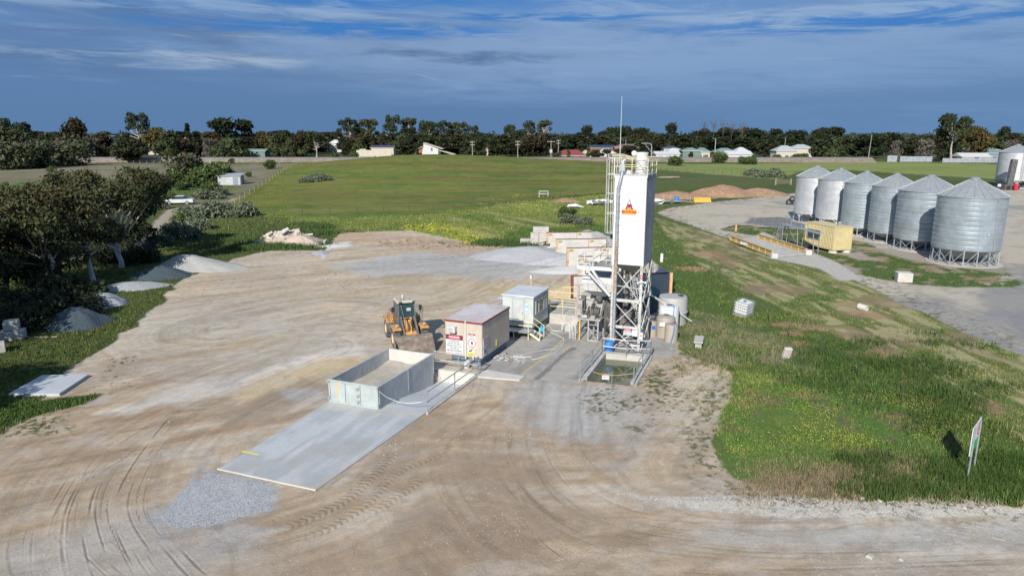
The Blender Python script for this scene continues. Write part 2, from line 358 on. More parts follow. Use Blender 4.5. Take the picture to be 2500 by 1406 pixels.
def build_ground():
    NR, NCc = 600, 900
    v = np.linspace(1440, 378, NR)-703; v = v/FPX; Yr = CAMH*(CP-v*SP)/(SP+v*CP)
    Yn = np.concatenate([np.linspace(-120, Yr[0]-1, 14), Yr, np.geomspace(Yr[-1]*1.06, 9000, 34)])
    sc_ = np.linspace(-.90, .90, NCc); so_ = np.concatenate([np.linspace(.91, 1.5, 48), [1.6,1.8,2.1,2.7,4,6,10,18,40]])
    s = np.concatenate([-so_[::-1], sc_, so_]); W = np.maximum(Yn, 16.)
    X = np.clip(W[:, None]*s[None, :], -9500, 9500); X[:, 0] = -9500-0*W; X[:, -1] = 9500
    Y = np.repeat(Yn[:, None], X.shape[1], 1)
    x = X.ravel(); y = Y.ravel(); R = np.hypot(x, y)
    z = gz(x, y)
    w1 = (fbm(x, y, 1.3, 4, 1)-.5); w2 = (fbm(x, y, 5., 4, 2)-.5); w3 = (fbm(x, y, 22., 4, 3)-.5); w0 = (fbm(x, y, .35, 3, 9)-.5)
    def lay(c, m):
        nonlocal A; A = A*(1-m[:, None])+np.array(c)[None, :]*m[:, None]
    def V3(c): return np.array(c, float)
    # ---- base: rough green country
    A = np.repeat(V3((.085, .105, .032))[None], len(x), 0)
    lay((.065, .088, .026), ss(-.1, .15, w3)); lay((.075, .10, .03), ss(.05, .25, w2)*.5)
    far = ss(380, 600, R); lay((.035, .045, .025), far)
    def inside(poly, rag=1., soft=.3, sc=None):
        d = sdpoly(x, y, L2(poly)); 
        return d+rag*(w1*1.2+w2*2.)
    def region(poly, rag=1., soft=.3): return ss(-soft, soft, inside(poly, rag))
    # dry pink-brown paddock at the left
    dry = region([(-900,470),(-900,396),(735,396),(720,408),(640,452),(590,470),(500,452),(300,438),(0,455)], 3., 3.)
    lay((.205, .18, .115), dry); lay((.155, .145, .085), dry*ss(-.05, .2, w3)*.8); lay((.11, .105, .06), dry*ss(.0, .2, w2)*.55)
    gw = region([(-600,500),(-600,462),(0,444),(210,446),(230,470),(0,505)], 4., 3.); lay((.065, .13, .035), gw*ss(-.2, .1, w2))
    d2 = region([(330,455),(480,440),(600,470),(560,505),(420,495)], 4., 3.); lay((.075, .125, .035), d2*.8)
    d3 = region([(400,497),(560,470),(620,455),(560,498),(480,505)], 2., 1.5); lay((.17, .155, .09), d3*.8)
    lay((.055, .10, .025), region([(-600,397),(-600,391),(700,393),(2150,393),(2150,402),(700,402),(200,398)], 2., 1.5)*ss(-.3, .1, w2))
    # pale tracks among the shrubs
    for pl, wd in (([(392,545),(420,512),(470,506),(560,492),(640,468)], 1.3), ([(-40,650),(150,640),(330,600),(392,545)], 1.5)):
        dd = polydist(x, y, L2(pl))[0]; lay((.38, .31, .25), ss(wd, wd*.4, dd+w1*1.5)*.85)
    # green crop paddock with the hill
    pd = inside(PADD, .35); pm = ss(-.3, .3, pd)
    lay((.142, .155, .032), pm)
    st = fbm(x*.35+y*.06, y, 7., 4, 12)-.5; lay((.150, .128, .034), pm*ss(-.02, .2, st+w3*.5)*.75); lay((.075, .125, .02), pm*ss(.02, .18, -st+.4*w2)*.7)
    fine = fbm(x*.5, y, .9, 3, 14)-.5; lay((.14, .15, .045), pm*ss(.0, .3, fine)*.5); A = A*(1+pm*(.55*(fbm(x, y, 2.2, 4, 181, .65)-.5)+.5*(fbm(x*.4, y, 9., 3, 182)-.5)))[:, None]
    # right-hand far paddock, paler
    p2 = region([(1595,404),(2130,394),(2450,402),(2460,440),(2330,432),(2060,415),(1950,420),(1900,440),(1600,420)], 1., 1.2)
    lay((.205, .235, .075), p2); lay((.16, .20, .05), p2*ss(0, .2, st)*.8)
    # slashed pale grass under the paddock fence
    ml = region([(700,533),(1040,524),(1330,488),(1490,474),(1490,590),(1290,588),(1160,600),(1000,568),(830,560),(720,552)], .8, .8)
    lay((.15, .18, .045), ml); lay((.085, .13, .03), ml*ss(0, .2, w2)*.8)
    mu = (x*.85+y*.5); stk = fbm(mu, y*.12-x*.05, 1.6, 4, 21)-.5
    slash = region([(1120,500),(1330,490),(1400,520),(1350,580),(1200,590),(1090,560)], 2., 2.)
    lay((.30, .27, .13), slash*ss(.05, .2, stk)*.85); lay((.26, .235, .11), ml*ss(.12, .25, w1)*.3)
    lay((.055, .105, .022), region([(1260,562),(1500,545),(1500,612),(1150,600),(1160,590)], 1.2, .8)*.85)
    yl = region([(985,553),(1075,545),(1150,560),(1200,590),(1130,600),(1010,570)], 1.2, .8)*ss(-.02, .08, fbm(x, y, .5, 2, 31)-.5)
    lay((.30, .32, .035), yl*.8); 
    yl2 = region([(1220,500),(1340,492),(1480,475),(1480,500),(1300,515)], 1.5, 1.5)*ss(.0, .1, fbm(x, y, .7, 2, 32)-.5); lay((.26, .28, .05), yl2*.6)
    # strip right of the plant: dark ditch then mown grass with clippings
    strip = region([(1590,540),(1700,560),(1900,650),(2100,740),(2500,890),(3300,1150),(3300,1500),(2500,1232),(1850,1205),(1640,900),(1590,640)], .4, .5)
    lay((.072, .108, .028), strip)
    mown = inside(MOWN, .3)
    mm = ss(-.25, .25, mown)
    # streaks run along the strip
    p0 = G(1660, 560); p1 = G(2480, 960); du = (p1-p0).normalized(); along = (x-p0.x)*du.x+(y-p0.y)*du.y; acr = -(x-p0.x)*du.y+(y-p0.y)*du.x
    str_ = fbm(along*.16, acr, .55, 4, 41)-.5
    lay((.165, .17, .065), mm); lay((.34, .305, .165), mm*ss(-.02, .08, str_+w2*.25)*.85); lay((.075, .11, .03), mm*ss(.02, .1, -str_)*.6); lay((.06, .105, .022), mm*ss(.04, .2, w1+w2*.5)*.8); lay((.29, .20, .13), mm*ss(.13, .22, w2+w1*.5)*.6)
    edge = strip*ss(2.2, .2, np.abs(inside(ROADR, .4)+1.2)); lay((.20, .16, .10), edge*.65)
    # sun-bleached edge of the mown strip and bare red mounds in the ditch
    for a in ((1735,618,2.2),(1780,640,1.2),(1690,656,1.5),(2110,768,1.6),(2078,745,1.2),(2000,800,1.0),(2145,866,1.3),(2128,872,1.3),(2215,918,1.0),(2250,935,.9),(2345,975,1.2),(2385,990,1.0),(1912,790,.8),(1965,838,.7),(1940,815,.8)):
        c = G(a[0], a[1]); q = ss(a[2], a[2]*.5, np.hypot((x-c.x)*.8, (y-c.y)*1.0)+w1*1.2+w0); lay((.30, .19, .115), q*.72)
    dryp = region([(1690,740),(1800,800),(1960,860),(1990,900),(1800,905),(1700,880),(1640,850),(1680,790)], 1.2, .6); lay((.15, .15, .085), dryp*ss(-.15, .15, w1+w2)*.75)
    dry2 = region([(1800,1165),(1960,1130),(2180,1120),(2250,1170),(2200,1220),(1900,1212)], .6, .35); lay((.21, .165, .115), dry2*ss(-.25, .05, w1)*.95)
    fl = region([(1800,905),(2080,925),(2300,1000),(2360,1060),(2250,1130),(1960,1130),(1790,1165),(1752,1100),(1760,1000)], .7, .5)
    lay((.125, .165, .045), fl); lay((.08, .135, .032), fl*ss(0, .12, w2)*.8); lay((.13, .115, .06), fl*ss(.03, .15, w1)*.6)
    lay((.042, .085, .018), region([(1900,880),(2100,850),(2300,930),(2420,1000),(2300,985),(2080,915)], .7, .6)*.7)
    # right-hand gravel road and silo yard
    rd = inside(ROADR, .35); rm = ss(-.2, .2, rd+ .35*w0)
    lay((.43, .385, .305), rm); lay((.27, .26, .235), rm*ss(-.02, .18, w3+.4*w2)*.9); lay((.42, .39, .33), rm*ss(.05, .2, str_)*.5)
    lay((.13, .14, .15), region([(1820,545),(1830,533),(1900,530),(1985,540),(1970,556),(1890,555)], .5, .4)*.9)
    lay((.22, .225, .225), region([(2380,720),(2600,640),(3200,760),(3000,900),(2500,830),(2420,780)], 1.2, 1.)*.75)
    lay((.19, .19, .19), rm*ss(.08, .2, w1*.8+w2)*.3); lay((.13, .125, .09), rm*ss(5., .5, np.abs(rd))*ss(.09, .13, w0*.9)*.8)
    isl = inside(ISLE, .3); im = ss(-.15, .15, isl+.4*w0)
    lay((.26, .19, .125), im); lay((.060, .10, .025), im*ss(.0, .08, w1+w2*.6+.06)); lay((.33, .31, .28), im*ss(.1, .2, -w2-w1*.3)*.7)
    gi = region([(2080,635),(2200,640),(2330,670),(2450,660),(2500,700),(2380,700),(2200,688),(2120,668)], .6, .5); lay((.065, .105, .03), gi*ss(-.03, .04, w1+w2*.5))
    cnc = region([(1842,578),(1862,566),(1975,612),(2045,640),(2110,684),(2050,684),(2000,655),(1890,632),(1800,592)], .05, .12); lay((.42, .40, .36), cnc)
    pad = region([(2005,585),(2080,600),(2450,625),(2450,668),(2240,640),(2130,610)], .4, .4); lay((.31, .27, .22), pad*.8)
    # ---- the yard
    yd = inside(YARD, .0); rag = np.where(x > 6, np.where(y < 33, .85, .6), .8); ydr = yd+rag*(w1*1.3+w2*1.2)+.8*w0*ss(40, 15, R); ym = ss(-.12, .12, ydr)
    # scattered weeds in the margin
    lay((.43, .355, .262), ym)
    fore = ss(43, 27, y+.15*x+w2*6)          # browner foreground
    lay((.335, .255, .18), ym*fore*.62)
    # travel direction streaks
    ua = .86*x+.5*y; va = -.5*x+.86*y; s1 = fbm(ua*.14, va, .9, 5, 51)-.5; s2 = fbm(ua*.1, va*1., .3, 4, 55)-.5
    ur = np.hypot(x-2, y-46); s3 = fbm(np.arctan2(y-46, x-2)*3., ur, .8, 5, 57)-.5
    lm = ss(2, -4, x); S = s1*lm+s3*(1-lm)
    lay((.26, .19, .125), ym*ss(.03, .2, S)*.75*(.35+.65*fore)); lay((.45, .41, .355), ym*ss(.05, .22, -S)*.6)
    lay((.385, .36, .325), ym*ss(.02, .2, w3+.5*w2)*.55); lay((.30, .235, .17), ym*ss(.02, .16, -w3+w2*.4)*.35*fore)
    lay((.27, .22, .17), ym*ss(.06, .2, s2)*.35); lay((.44, .41, .37), ym*ss(.1, .22, w1)*.25); lay((.25,.22,.19), ym*ss(.16,.24,w0)*.18)
    def patch(poly, c, m=.9, rag=.8, soft=.6): lay(c, region(poly, rag, soft)*m*ym)
    patch([(700,720),(860,740),(1060,660),(1230,690),(1215,745),(1060,760),(900,730),(760,745),(640,700)], (.40, .345, .255), .6, 2., 2.5)
    patch([(820,640),(1000,620),(1330,600),(1400,655),(1390,690),(1260,690),(1100,670),(960,680),(850,665)], (.35, .35, .345), .9, 1.6, 1.5)
    patch([(1150,700),(1300,675),(1400,680),(1400,770),(1330,775),(1230,720)], (.41, .325, .205), .85, 1., 1.)
    patch([(915,695),(950,672),(1050,668),(1060,690),(1010,700)], (.36, .29, .19), .7, .8, .6)
    patch([(760,580),(860,562),(1240,602),(1260,625),(1100,622),(900,590),(760,600)], (.39, .27, .18), .65, 1.2, 1.)
    patch([(540,660),(640,640),(760,690),(640,710),(520,690)], (.36, .30, .235), .6, 2., 2.)
    patch([(760,602),(800,592),(860,588),(850,598),(790,610)], (.52, .50, .47), .9, .3, .3)
    patch([(770,606),(805,602),(790,632)], (.47, .47, .46), .9, .2, .2)
    patch([(225,1010),(300,985),(560,925),(800,858),(880,850),(860,872),(640,925),(480,972),(330,1015)], (.53, .50, .455), .85, 1.3, .5)
    patch([(560,960),(640,920),(780,880),(960,870),(940,880),(820,905),(700,950),(600,985)], (.44, .345, .21), .85, .8, .6)
    patch([(470,1010),(600,985),(760,930),(800,945),(700,1000),(560,1060)], (.255, .20, .145), .75, 1., .8)
    patch([(690,950),(790,950),(800,965),(720,980)], (.36, .37, .38), .6, .4, .4)
    patch([(1240,905),(1420,930),(1520,960),(1560,1040),(1500,1100),(1330,1080),(1250,1010)], (.335, .33, .325), .85, 1.5, 1.2)
    patch([(1190,1075),(1330,1080),(1400,1250),(1200,1330),(1000,1240),(1060,1130)], (.265, .205, .15), .55, 1.3, 1.2)
    patch([(1640,950),(1700,880),(1760,910),(1730,1080),(1660,1120)], (.43, .375, .295), .75, 1., .8)
    patch([(1490,1120),(1560,1105),(1680,1140),(1640,1190),(1540,1190)], (.40, .33, .235), .7, .5, .5)
    patch([(1490,1128),(1550,1102),(1560,1112),(1500,1150)], (.235, .19, .145), .7, .2, .2)
    patch([(0,1345),(150,1290),(420,1260),(640,1290),(700,1330),(500,1406),(0,1500)], (.335, .32, .30), .7, 1., .8)
    patch([(600,1330),(1100,1240),(1350,1300),(1250,1420),(700,1450)], (.25, .185, .13), .6, 1., 1.)
    patch([(1500,1200),(1640,1215),(2480,1235),(2550,1262),(1900,1262),(1640,1235)], (.47, .45, .41), .75, .35, .25)
    patch([(1640,1290),(2000,1300),(2500,1265),(2700,1330),(2300,1345),(1800,1340)], (.43, .425, .40), .65, .8, .6)
    patch([(380,1290),(520,1300),(700,1290),(560,1330),(400,1320)], (.38, .385, .385), .5, .6, .4)
    # blue-grey aggregate spilled below the slab
    gp = inside([(385,1262),(445,1195),(515,1153),(560,1160),(640,1172),(668,1195),(660,1240),(600,1262),(500,1290),(420,1290)], .3)
    gm = ss(-.45, .35, gp+.7*w0+.6*w1); lay((.34, .355, .375), gm*.92); lay((.26, .275, .295), gm*ss(.0, .15, w0)*.8)
    z = z+gm*.012
    # oil/wet marks near the pond and damp hollows
    patch([(1500,1060),(1560,1030),(1600,1080),(1560,1110)], (.29, .27, .25), .4, .8, .6)
    # wheel-dragged grain following the ways vehicles turn
    wsum = np.full(x.shape, 1e-3); FL_ = np.zeros_like(x); LN = np.zeros_like(x); LT = np.zeros_like(x)
    for gi_, (pl, wd_) in enumerate((([(760,850),(480,960),(330,1030),(200,1120),(130,1220),(110,1320),(150,1460)], 6.), ([(1300,900),(1250,1060),(1290,1180),(1420,1280),(1620,1330),(2000,1340),(2700,1310)], 6.), ([(-100,1400),(300,1335),(650,1290),(850,1210),(1000,1070),(1150,960)], 3.2), ([(560,800),(800,745),(1000,760),(1150,745),(1260,700),(1340,640)], 6.), ([(420,690),(560,680),(760,660),(1000,640),(1250,620)], 8.), ([(1780,900),(1700,960),(1640,1060),(1600,1150),(1700,1210),(1900,1225)], 3.))):
        P_ = smooth_line(L2(pl), 3); sel = np.nonzero((ym > .02) & (y < 110) & (np.abs(x) < 60))[0]; d_, S_, g_ = polydist(x[sel], y[sel], P_); w_ = np.exp(-(d_/wd_)**2); lat = d_*np.sign(g_)
        f1 = fbm(S_*.07+gi_*9, lat, .30, 4, 120+gi_)-.5; f2 = np.abs(fbm(S_*.035+gi_*7, lat, .55, 3, 140+gi_)-.5); ll = ss(.022, .004, f2)*ss(-.05, .1, fbm(S_*.3, lat, 1.2, 2, 150+gi_)-.5)
        f3 = fbm(S_*.04, lat, 1.4, 3, 160+gi_)-.5
        FL_[sel] += w_*(f1*1.1+f3*.9); LN[sel] = np.maximum(LN[sel], w_*ll); wsum[sel] += w_; LT[sel] += w_*f3
    FL_ = FL_/wsum; A = A*(1+ym[:, None]*np.array([.10, .085, .05])); kf = ym*np.clip(1+.50*FL_, .74, 1.16)+(1-ym); A = A*kf[:, None]; A = A*(1-.26*LN*ym)[:, None]
    lay((.25, .185, .13), ym*fore*ss(.05, .16, fbm(x*.6+y*.3, y, 3.2, 6, 171, .6)-.5)*.45); lay((.46, .43, .39), ym*ss(.06, .17, fbm(x*.6, y, 2.4, 6, 172, .62)-.5)*.35); lay((.31, .25, .19), ym*ss(.05, .2, fbm(x, y, .9, 5, 173, .65)-.5)*.35)
    # ruts ------------------------------------------------------------
    zz = np.zeros_like(z); dark = np.zeros_like(z); lite = np.zeros_like(z)
    def rut(pl, wdt, dep, dk, a0=0., a1=1.):
        wdt *= .72; dep *= .5; dk = min(1., dk*1.15)
        P_ = L2(pl); P_ = smooth_line(P_, 5); n = len(P_); P_ = P_[int(a0*n):max(int(a1*n), int(a0*n)+3)]
        if len(P_) < 2: return
        q = np.array(P_); m = (x > q[:,0].min()-.6) & (x < q[:,0].max()+.6) & (y > q[:,1].min()-.6) & (y < q[:,1].max()+.6)
        idx = np.nonzero(m)[0]
        if len(idx) == 0: return
        d, s_, sg = polydist(x[idx], y[idx], P_)
        f = ss(wdt, wdt*.25, d)*ss(-.25, .15, fbm(x[idx], y[idx], .9, 2, 77)-.5+.1)
        end = ss(0, 1.2, s_)*ss(0, 1.2, s_.max()-s_); f = f*end
        dark[idx] = np.maximum(dark[idx], f*dk); zz[idx] -= f*dep; lite[idx] = np.maximum(lite[idx], ss(wdt*2.4, wdt*1.4, d)*ss(wdt*.8, wdt*1.4, d)*dk*.5*end)
        zz[idx] += ss(wdt*2.6, wdt*1.5, d)*ss(wdt*.7, wdt*1.5, d)*dep*.6*end
    def family(A_, B_, n, w=(.03, .08), dk=(.3, .9), dep=.025, sd=0):
        r_ = random.Random(sd)
        for i in range(n):
            t = (i+r_.random())/n; a0 = r_.random()*.7; a1 = min(1, a0+.15+r_.random()*.5)
            pl = [(a[0]*(1-t)+b_[0]*t+r_.uniform(-3, 3), a[1]*(1-t)+b_[1]*t+r_.uniform(-2, 2)) for a, b_ in zip(A_, B_)]
            rut(pl, r_.uniform(*w), dep*r_.uniform(.4, 1.2), r_.uniform(*dk), a0, a1)
    family([(330,1000),(180,1130),(110,1220),(60,1310),(60,1430)], [(470,1020),(400,1140),(375,1250),(470,1370),(560,1440)], 26, sd=1)
    family([(-100,1180),(60,1140),(180,1090),(330,1010)], [(-100,1260),(90,1230),(250,1170),(420,1050)], 7, sd=2)
    family([(-80,1310),(60,1290),(150,1275)], [(-80,1400),(60,1350),(200,1320)], 5, sd=3)
    family([(60,1300),(110,1360),(170,1440)], [(330,1290),(430,1360),(560,1440)], 12, (.03, .09), (.5, 1.), .03, sd=4)
    family([(1215,1050),(1240,1150),(1310,1260),(1440,1330),(1600,1375)], [(1400,1030),(1430,1110),(1520,1190),(1680,1230),(1900,1240)], 24, (.03, .07), (.12, .5), .012, sd=5)
    family([(1205,1270),(1260,1340),(1330,1410)], [(1290,1240),(1380,1330),(1500,1400)], 9, (.03, .06), (.4, .9), .02, sd=6)
    family([(1550,1250),(1900,1310),(2500,1300)], [(1500,1400),(1900,1410),(2500,1390)], 12, (.05, .12), (.1, .3), .012, sd=7)
    family([(1080,760),(1180,755),(1230,700),(1210,672)], [(1210,770),(1300,740),(1390,700),(1400,685)], 13, (.05, .12), (.2, .5), .02, sd=8)
    family([(780,660),(790,700),(850,730),(980,735)], [(900,650),(910,690),(960,715),(1080,720)], 12, (.05, .12), (.2, .5), .02, sd=9)
    family([(560,640),(480,720),(600,780)], [(680,650),(620,710),(700,760)], 7, (.06, .14), (.1, .3), .02, sd=10)
    family([(490,700),(560,680),(700,650)], [(600,700),(680,690),(830,640)], 9, (.06, .16), (.2, .5), .03, sd=11)
    family([(880,640),(1000,625),(1120,610)], [(900,655),(1040,640),(1240,625)], 7, (.05, .12), (.2, .4), .02, sd=12)
    family([(1290,860),(1240,940),(1170,1010)], [(1440,905),(1380,960),(1330,1010)], 6, (.05, .1), (.05, .2), .005, sd=13)
    # chevron tyre treads
    def tread(pl, half, dk=.8, a0=0., a1=1., pitch=.25, dep=.022):
        P_ = smooth_line(L2(pl), 6); n = len(P_); P_ = P_[int(a0*n):int(a1*n)]; q = np.array(P_)
        idx = np.nonzero((x > q[:,0].min()-.6) & (x < q[:,0].max()+.6) & (y > q[:,1].min()-.6) & (y < q[:,1].max()+.6))[0]
        d, s_, sg = polydist(x[idx], y[idx], P_)
        ph = ((s_+np.abs(sg)*.55)/pitch) % 1.0
        f = ss(half*1.05, half*.9, d)*(ss(0., .12, ph)*ss(.5, .38, ph))*ss(-.35, .0, fbm(x[idx], y[idx], .6, 2, 78)-.5+.16)*ss(0, 1.5, s_)*ss(0, 1.5, s_.max()-s_)
        dark[idx] = np.maximum(dark[idx], f*dk*.55); zz[idx] -= f*dep*.7; zz[idx] -= ss(half*1.3, half*.8, d)*.01
        lite[idx] = np.maximum(lite[idx], ss(half*1.1, half*.9, d)*(1-f)*.35*dk)
    tread([(660,1300),(760,1262),(850,1215),(920,1150),(985,1085)], .27)
    tread([(690,1318),(800,1290),(900,1225),(960,1160),(1030,1125),(1110,1098)], .22, .6)
    tread([(850,1265),(905,1250),(1000,1190),(1060,1150)], .25, .5)
    tread([(620,1292),(680,1262),(730,1235)], .22, .5)
    tread([(-20,1200),(60,1185),(130,1150)], .25, .5)
    z = z+zz
    A = A*(1-dark[:, None]*.60); A = A*(1+lite[:, None]*.18)
    # small weeds on the bare margins
    wd = ym*ss(2.6, .1, np.abs(yd+.2))*ss(.13, .18, fbm(x, y, .20, 3, 61)-.5+.05*ss(1.6, 0, yd))*ss(3, 6, x-y*.0+8)
    lay((.055, .085, .025), wd*.85)
    for poly, th in (([(1420,930),(1560,950),(1700,900),(1760,920),(1745,1030),(1700,1100),(1640,1000),(1560,1060),(1440,1010)], .10), ([(240,870),(330,870),(340,950),(230,960)], .13), ([(0,1010),(200,985),(180,1060),(0,1085)], .06), ([(920,585),(1250,590),(1250,615),(930,600)], .12), ([(1550,935),(1640,880),(1700,890),(1600,960)], .02)):
        wm = region(poly, .8, .8); lay((.07, .085, .03), wm*ss(th, th+.05, .75*(fbm(x, y, .17, 3, 63)-.5)+.45*(fbm(x, y, 1.1, 3, 64)-.5))*.85)
    # grass tongues at the left
    for poly in ([(-100,1060),(-100,985),(60,985),(150,968),(242,962),(215,985),(120,1010),(60,1030),(0,1050)],):
        lay((.05, .085, .02), region(poly, .5, .2))
    # washed concrete about the mixer and office
    def slabm(poly, rag=.06, soft=.05): return ss(-soft, soft, sdpoly(x, y, L2(poly))+rag*w0*3)
    ap = slabm([(1163,905),(1270,925),(1415,935),(1470,870),(1592,880),(1650,868),(1652,830),(1600,800),(1500,760),(1340,770),(1330,800),(1245,830)], .1, .08)
    lay((.36, .34, .31), ap); lay((.27, .265, .255), ap*ss(0, .18, w1+.4*w2)*.8); lay((.42, .37, .29), ap*ss(.03, .2, -w2)*.5)
    z = np.where(ap > .5, z*.0+.0, z)
    # wheel-blackened lane on it
    for pl, w_, k in (([(1245,925),(1330,850),(1400,810)], .45, .25), ([(1310,925),(1380,862),(1400,850)], .22, .8), ([(1405,925),(1440,880)], .3, .3)):
        d = polydist(x, y, L2(pl))[0]; lay((.145, .145, .15), ss(w_, w_*.3, d+w1*.3)*k)
    # sinking of the yard under the slab ramp and pond (their own concrete stands there)
    rp = sdpoly(x, y, RAMP_XY); z = np.where(rp > .10, -1.9, z)
    po = sdpoly(x, y, POND_XY); z = np.where(po > .10, -1.9, z)
    A = A*(1+.0*A)
    GR.update(Yn=Yn, s=s, A=A.reshape(X.shape+(3,)), W=W)
    V = np.stack([x, y, z], 1); nr, nc = X.shape; i = np.arange(nr-1)[:, None]*nc+np.arange(nc-1)[None, :]; i = i.ravel()
    F = np.stack([i, i+1, i+nc+1, i+nc], 1)
    o = npmesh('ground', V, F, soil_mat(), A, smooth=True); tag(o, kind='structure')
    return o
def smooth_line(P_, k):
    P_ = [Vector(p) for p in P_]; out = []
    for i in range(len(P_)-1):
        p0 = P_[max(i-1, 0)]; p1 = P_[i]; p2 = P_[i+1]; p3 = P_[min(i+2, len(P_)-1)]
        for j in range(k):
            t = j/k; out.append(tuple(.5*((2*p1)+(p2-p0)*t+(2*p0-5*p1+4*p2-p3)*t*t+(3*p1-p0-3*p2+p3)*t**3)))
    out.append(tuple(P_[-1])); return out
def polydist(x, y, P_):
    best = np.full(x.shape, 1e9); S = np.zeros(x.shape); SG = np.zeros(x.shape); acc = 0.
    for i in range(len(P_)-1):
        ax, ay = P_[i][:2]; bx, by = P_[i+1][:2]; ex, ey = bx-ax, by-ay; l = math.hypot(ex, ey)+1e-9
        t = np.clip(((x-ax)*ex+(y-ay)*ey)/(l*l), 0, 1); dx = x-ax-ex*t; dy = y-ay-ey*t; d = np.hypot(dx, dy)
        m = d < best; best = np.where(m, d, best); S = np.where(m, acc+t*l, S); SG = np.where(m, ((x-ax)*-ey+(y-ay)*ex)/l, SG); acc += l
    return best, S, SG
# wash-down slab: near edge, knee, sump end (it falls away towards the sump)
SLAB_L = [(-11.71, 24.95), (-9.95, 30.05), (-9.30, 32.0)]
RAMP_XY = [(-9.02,32.0),(-6.42,31.0),(-5.87,32.5),(-5.87,30.85),(-4.10,30.68),(-2.02,35.9),(-2.5,36.5),(-4.3,36.6),(-4.45,36.3),(-7.05,37.35)]
POND_XY = [tuple(G(*p)[:2]) for p in ((1420,928),(1548,942),(1588,872),(1472,862))]
build_ground()
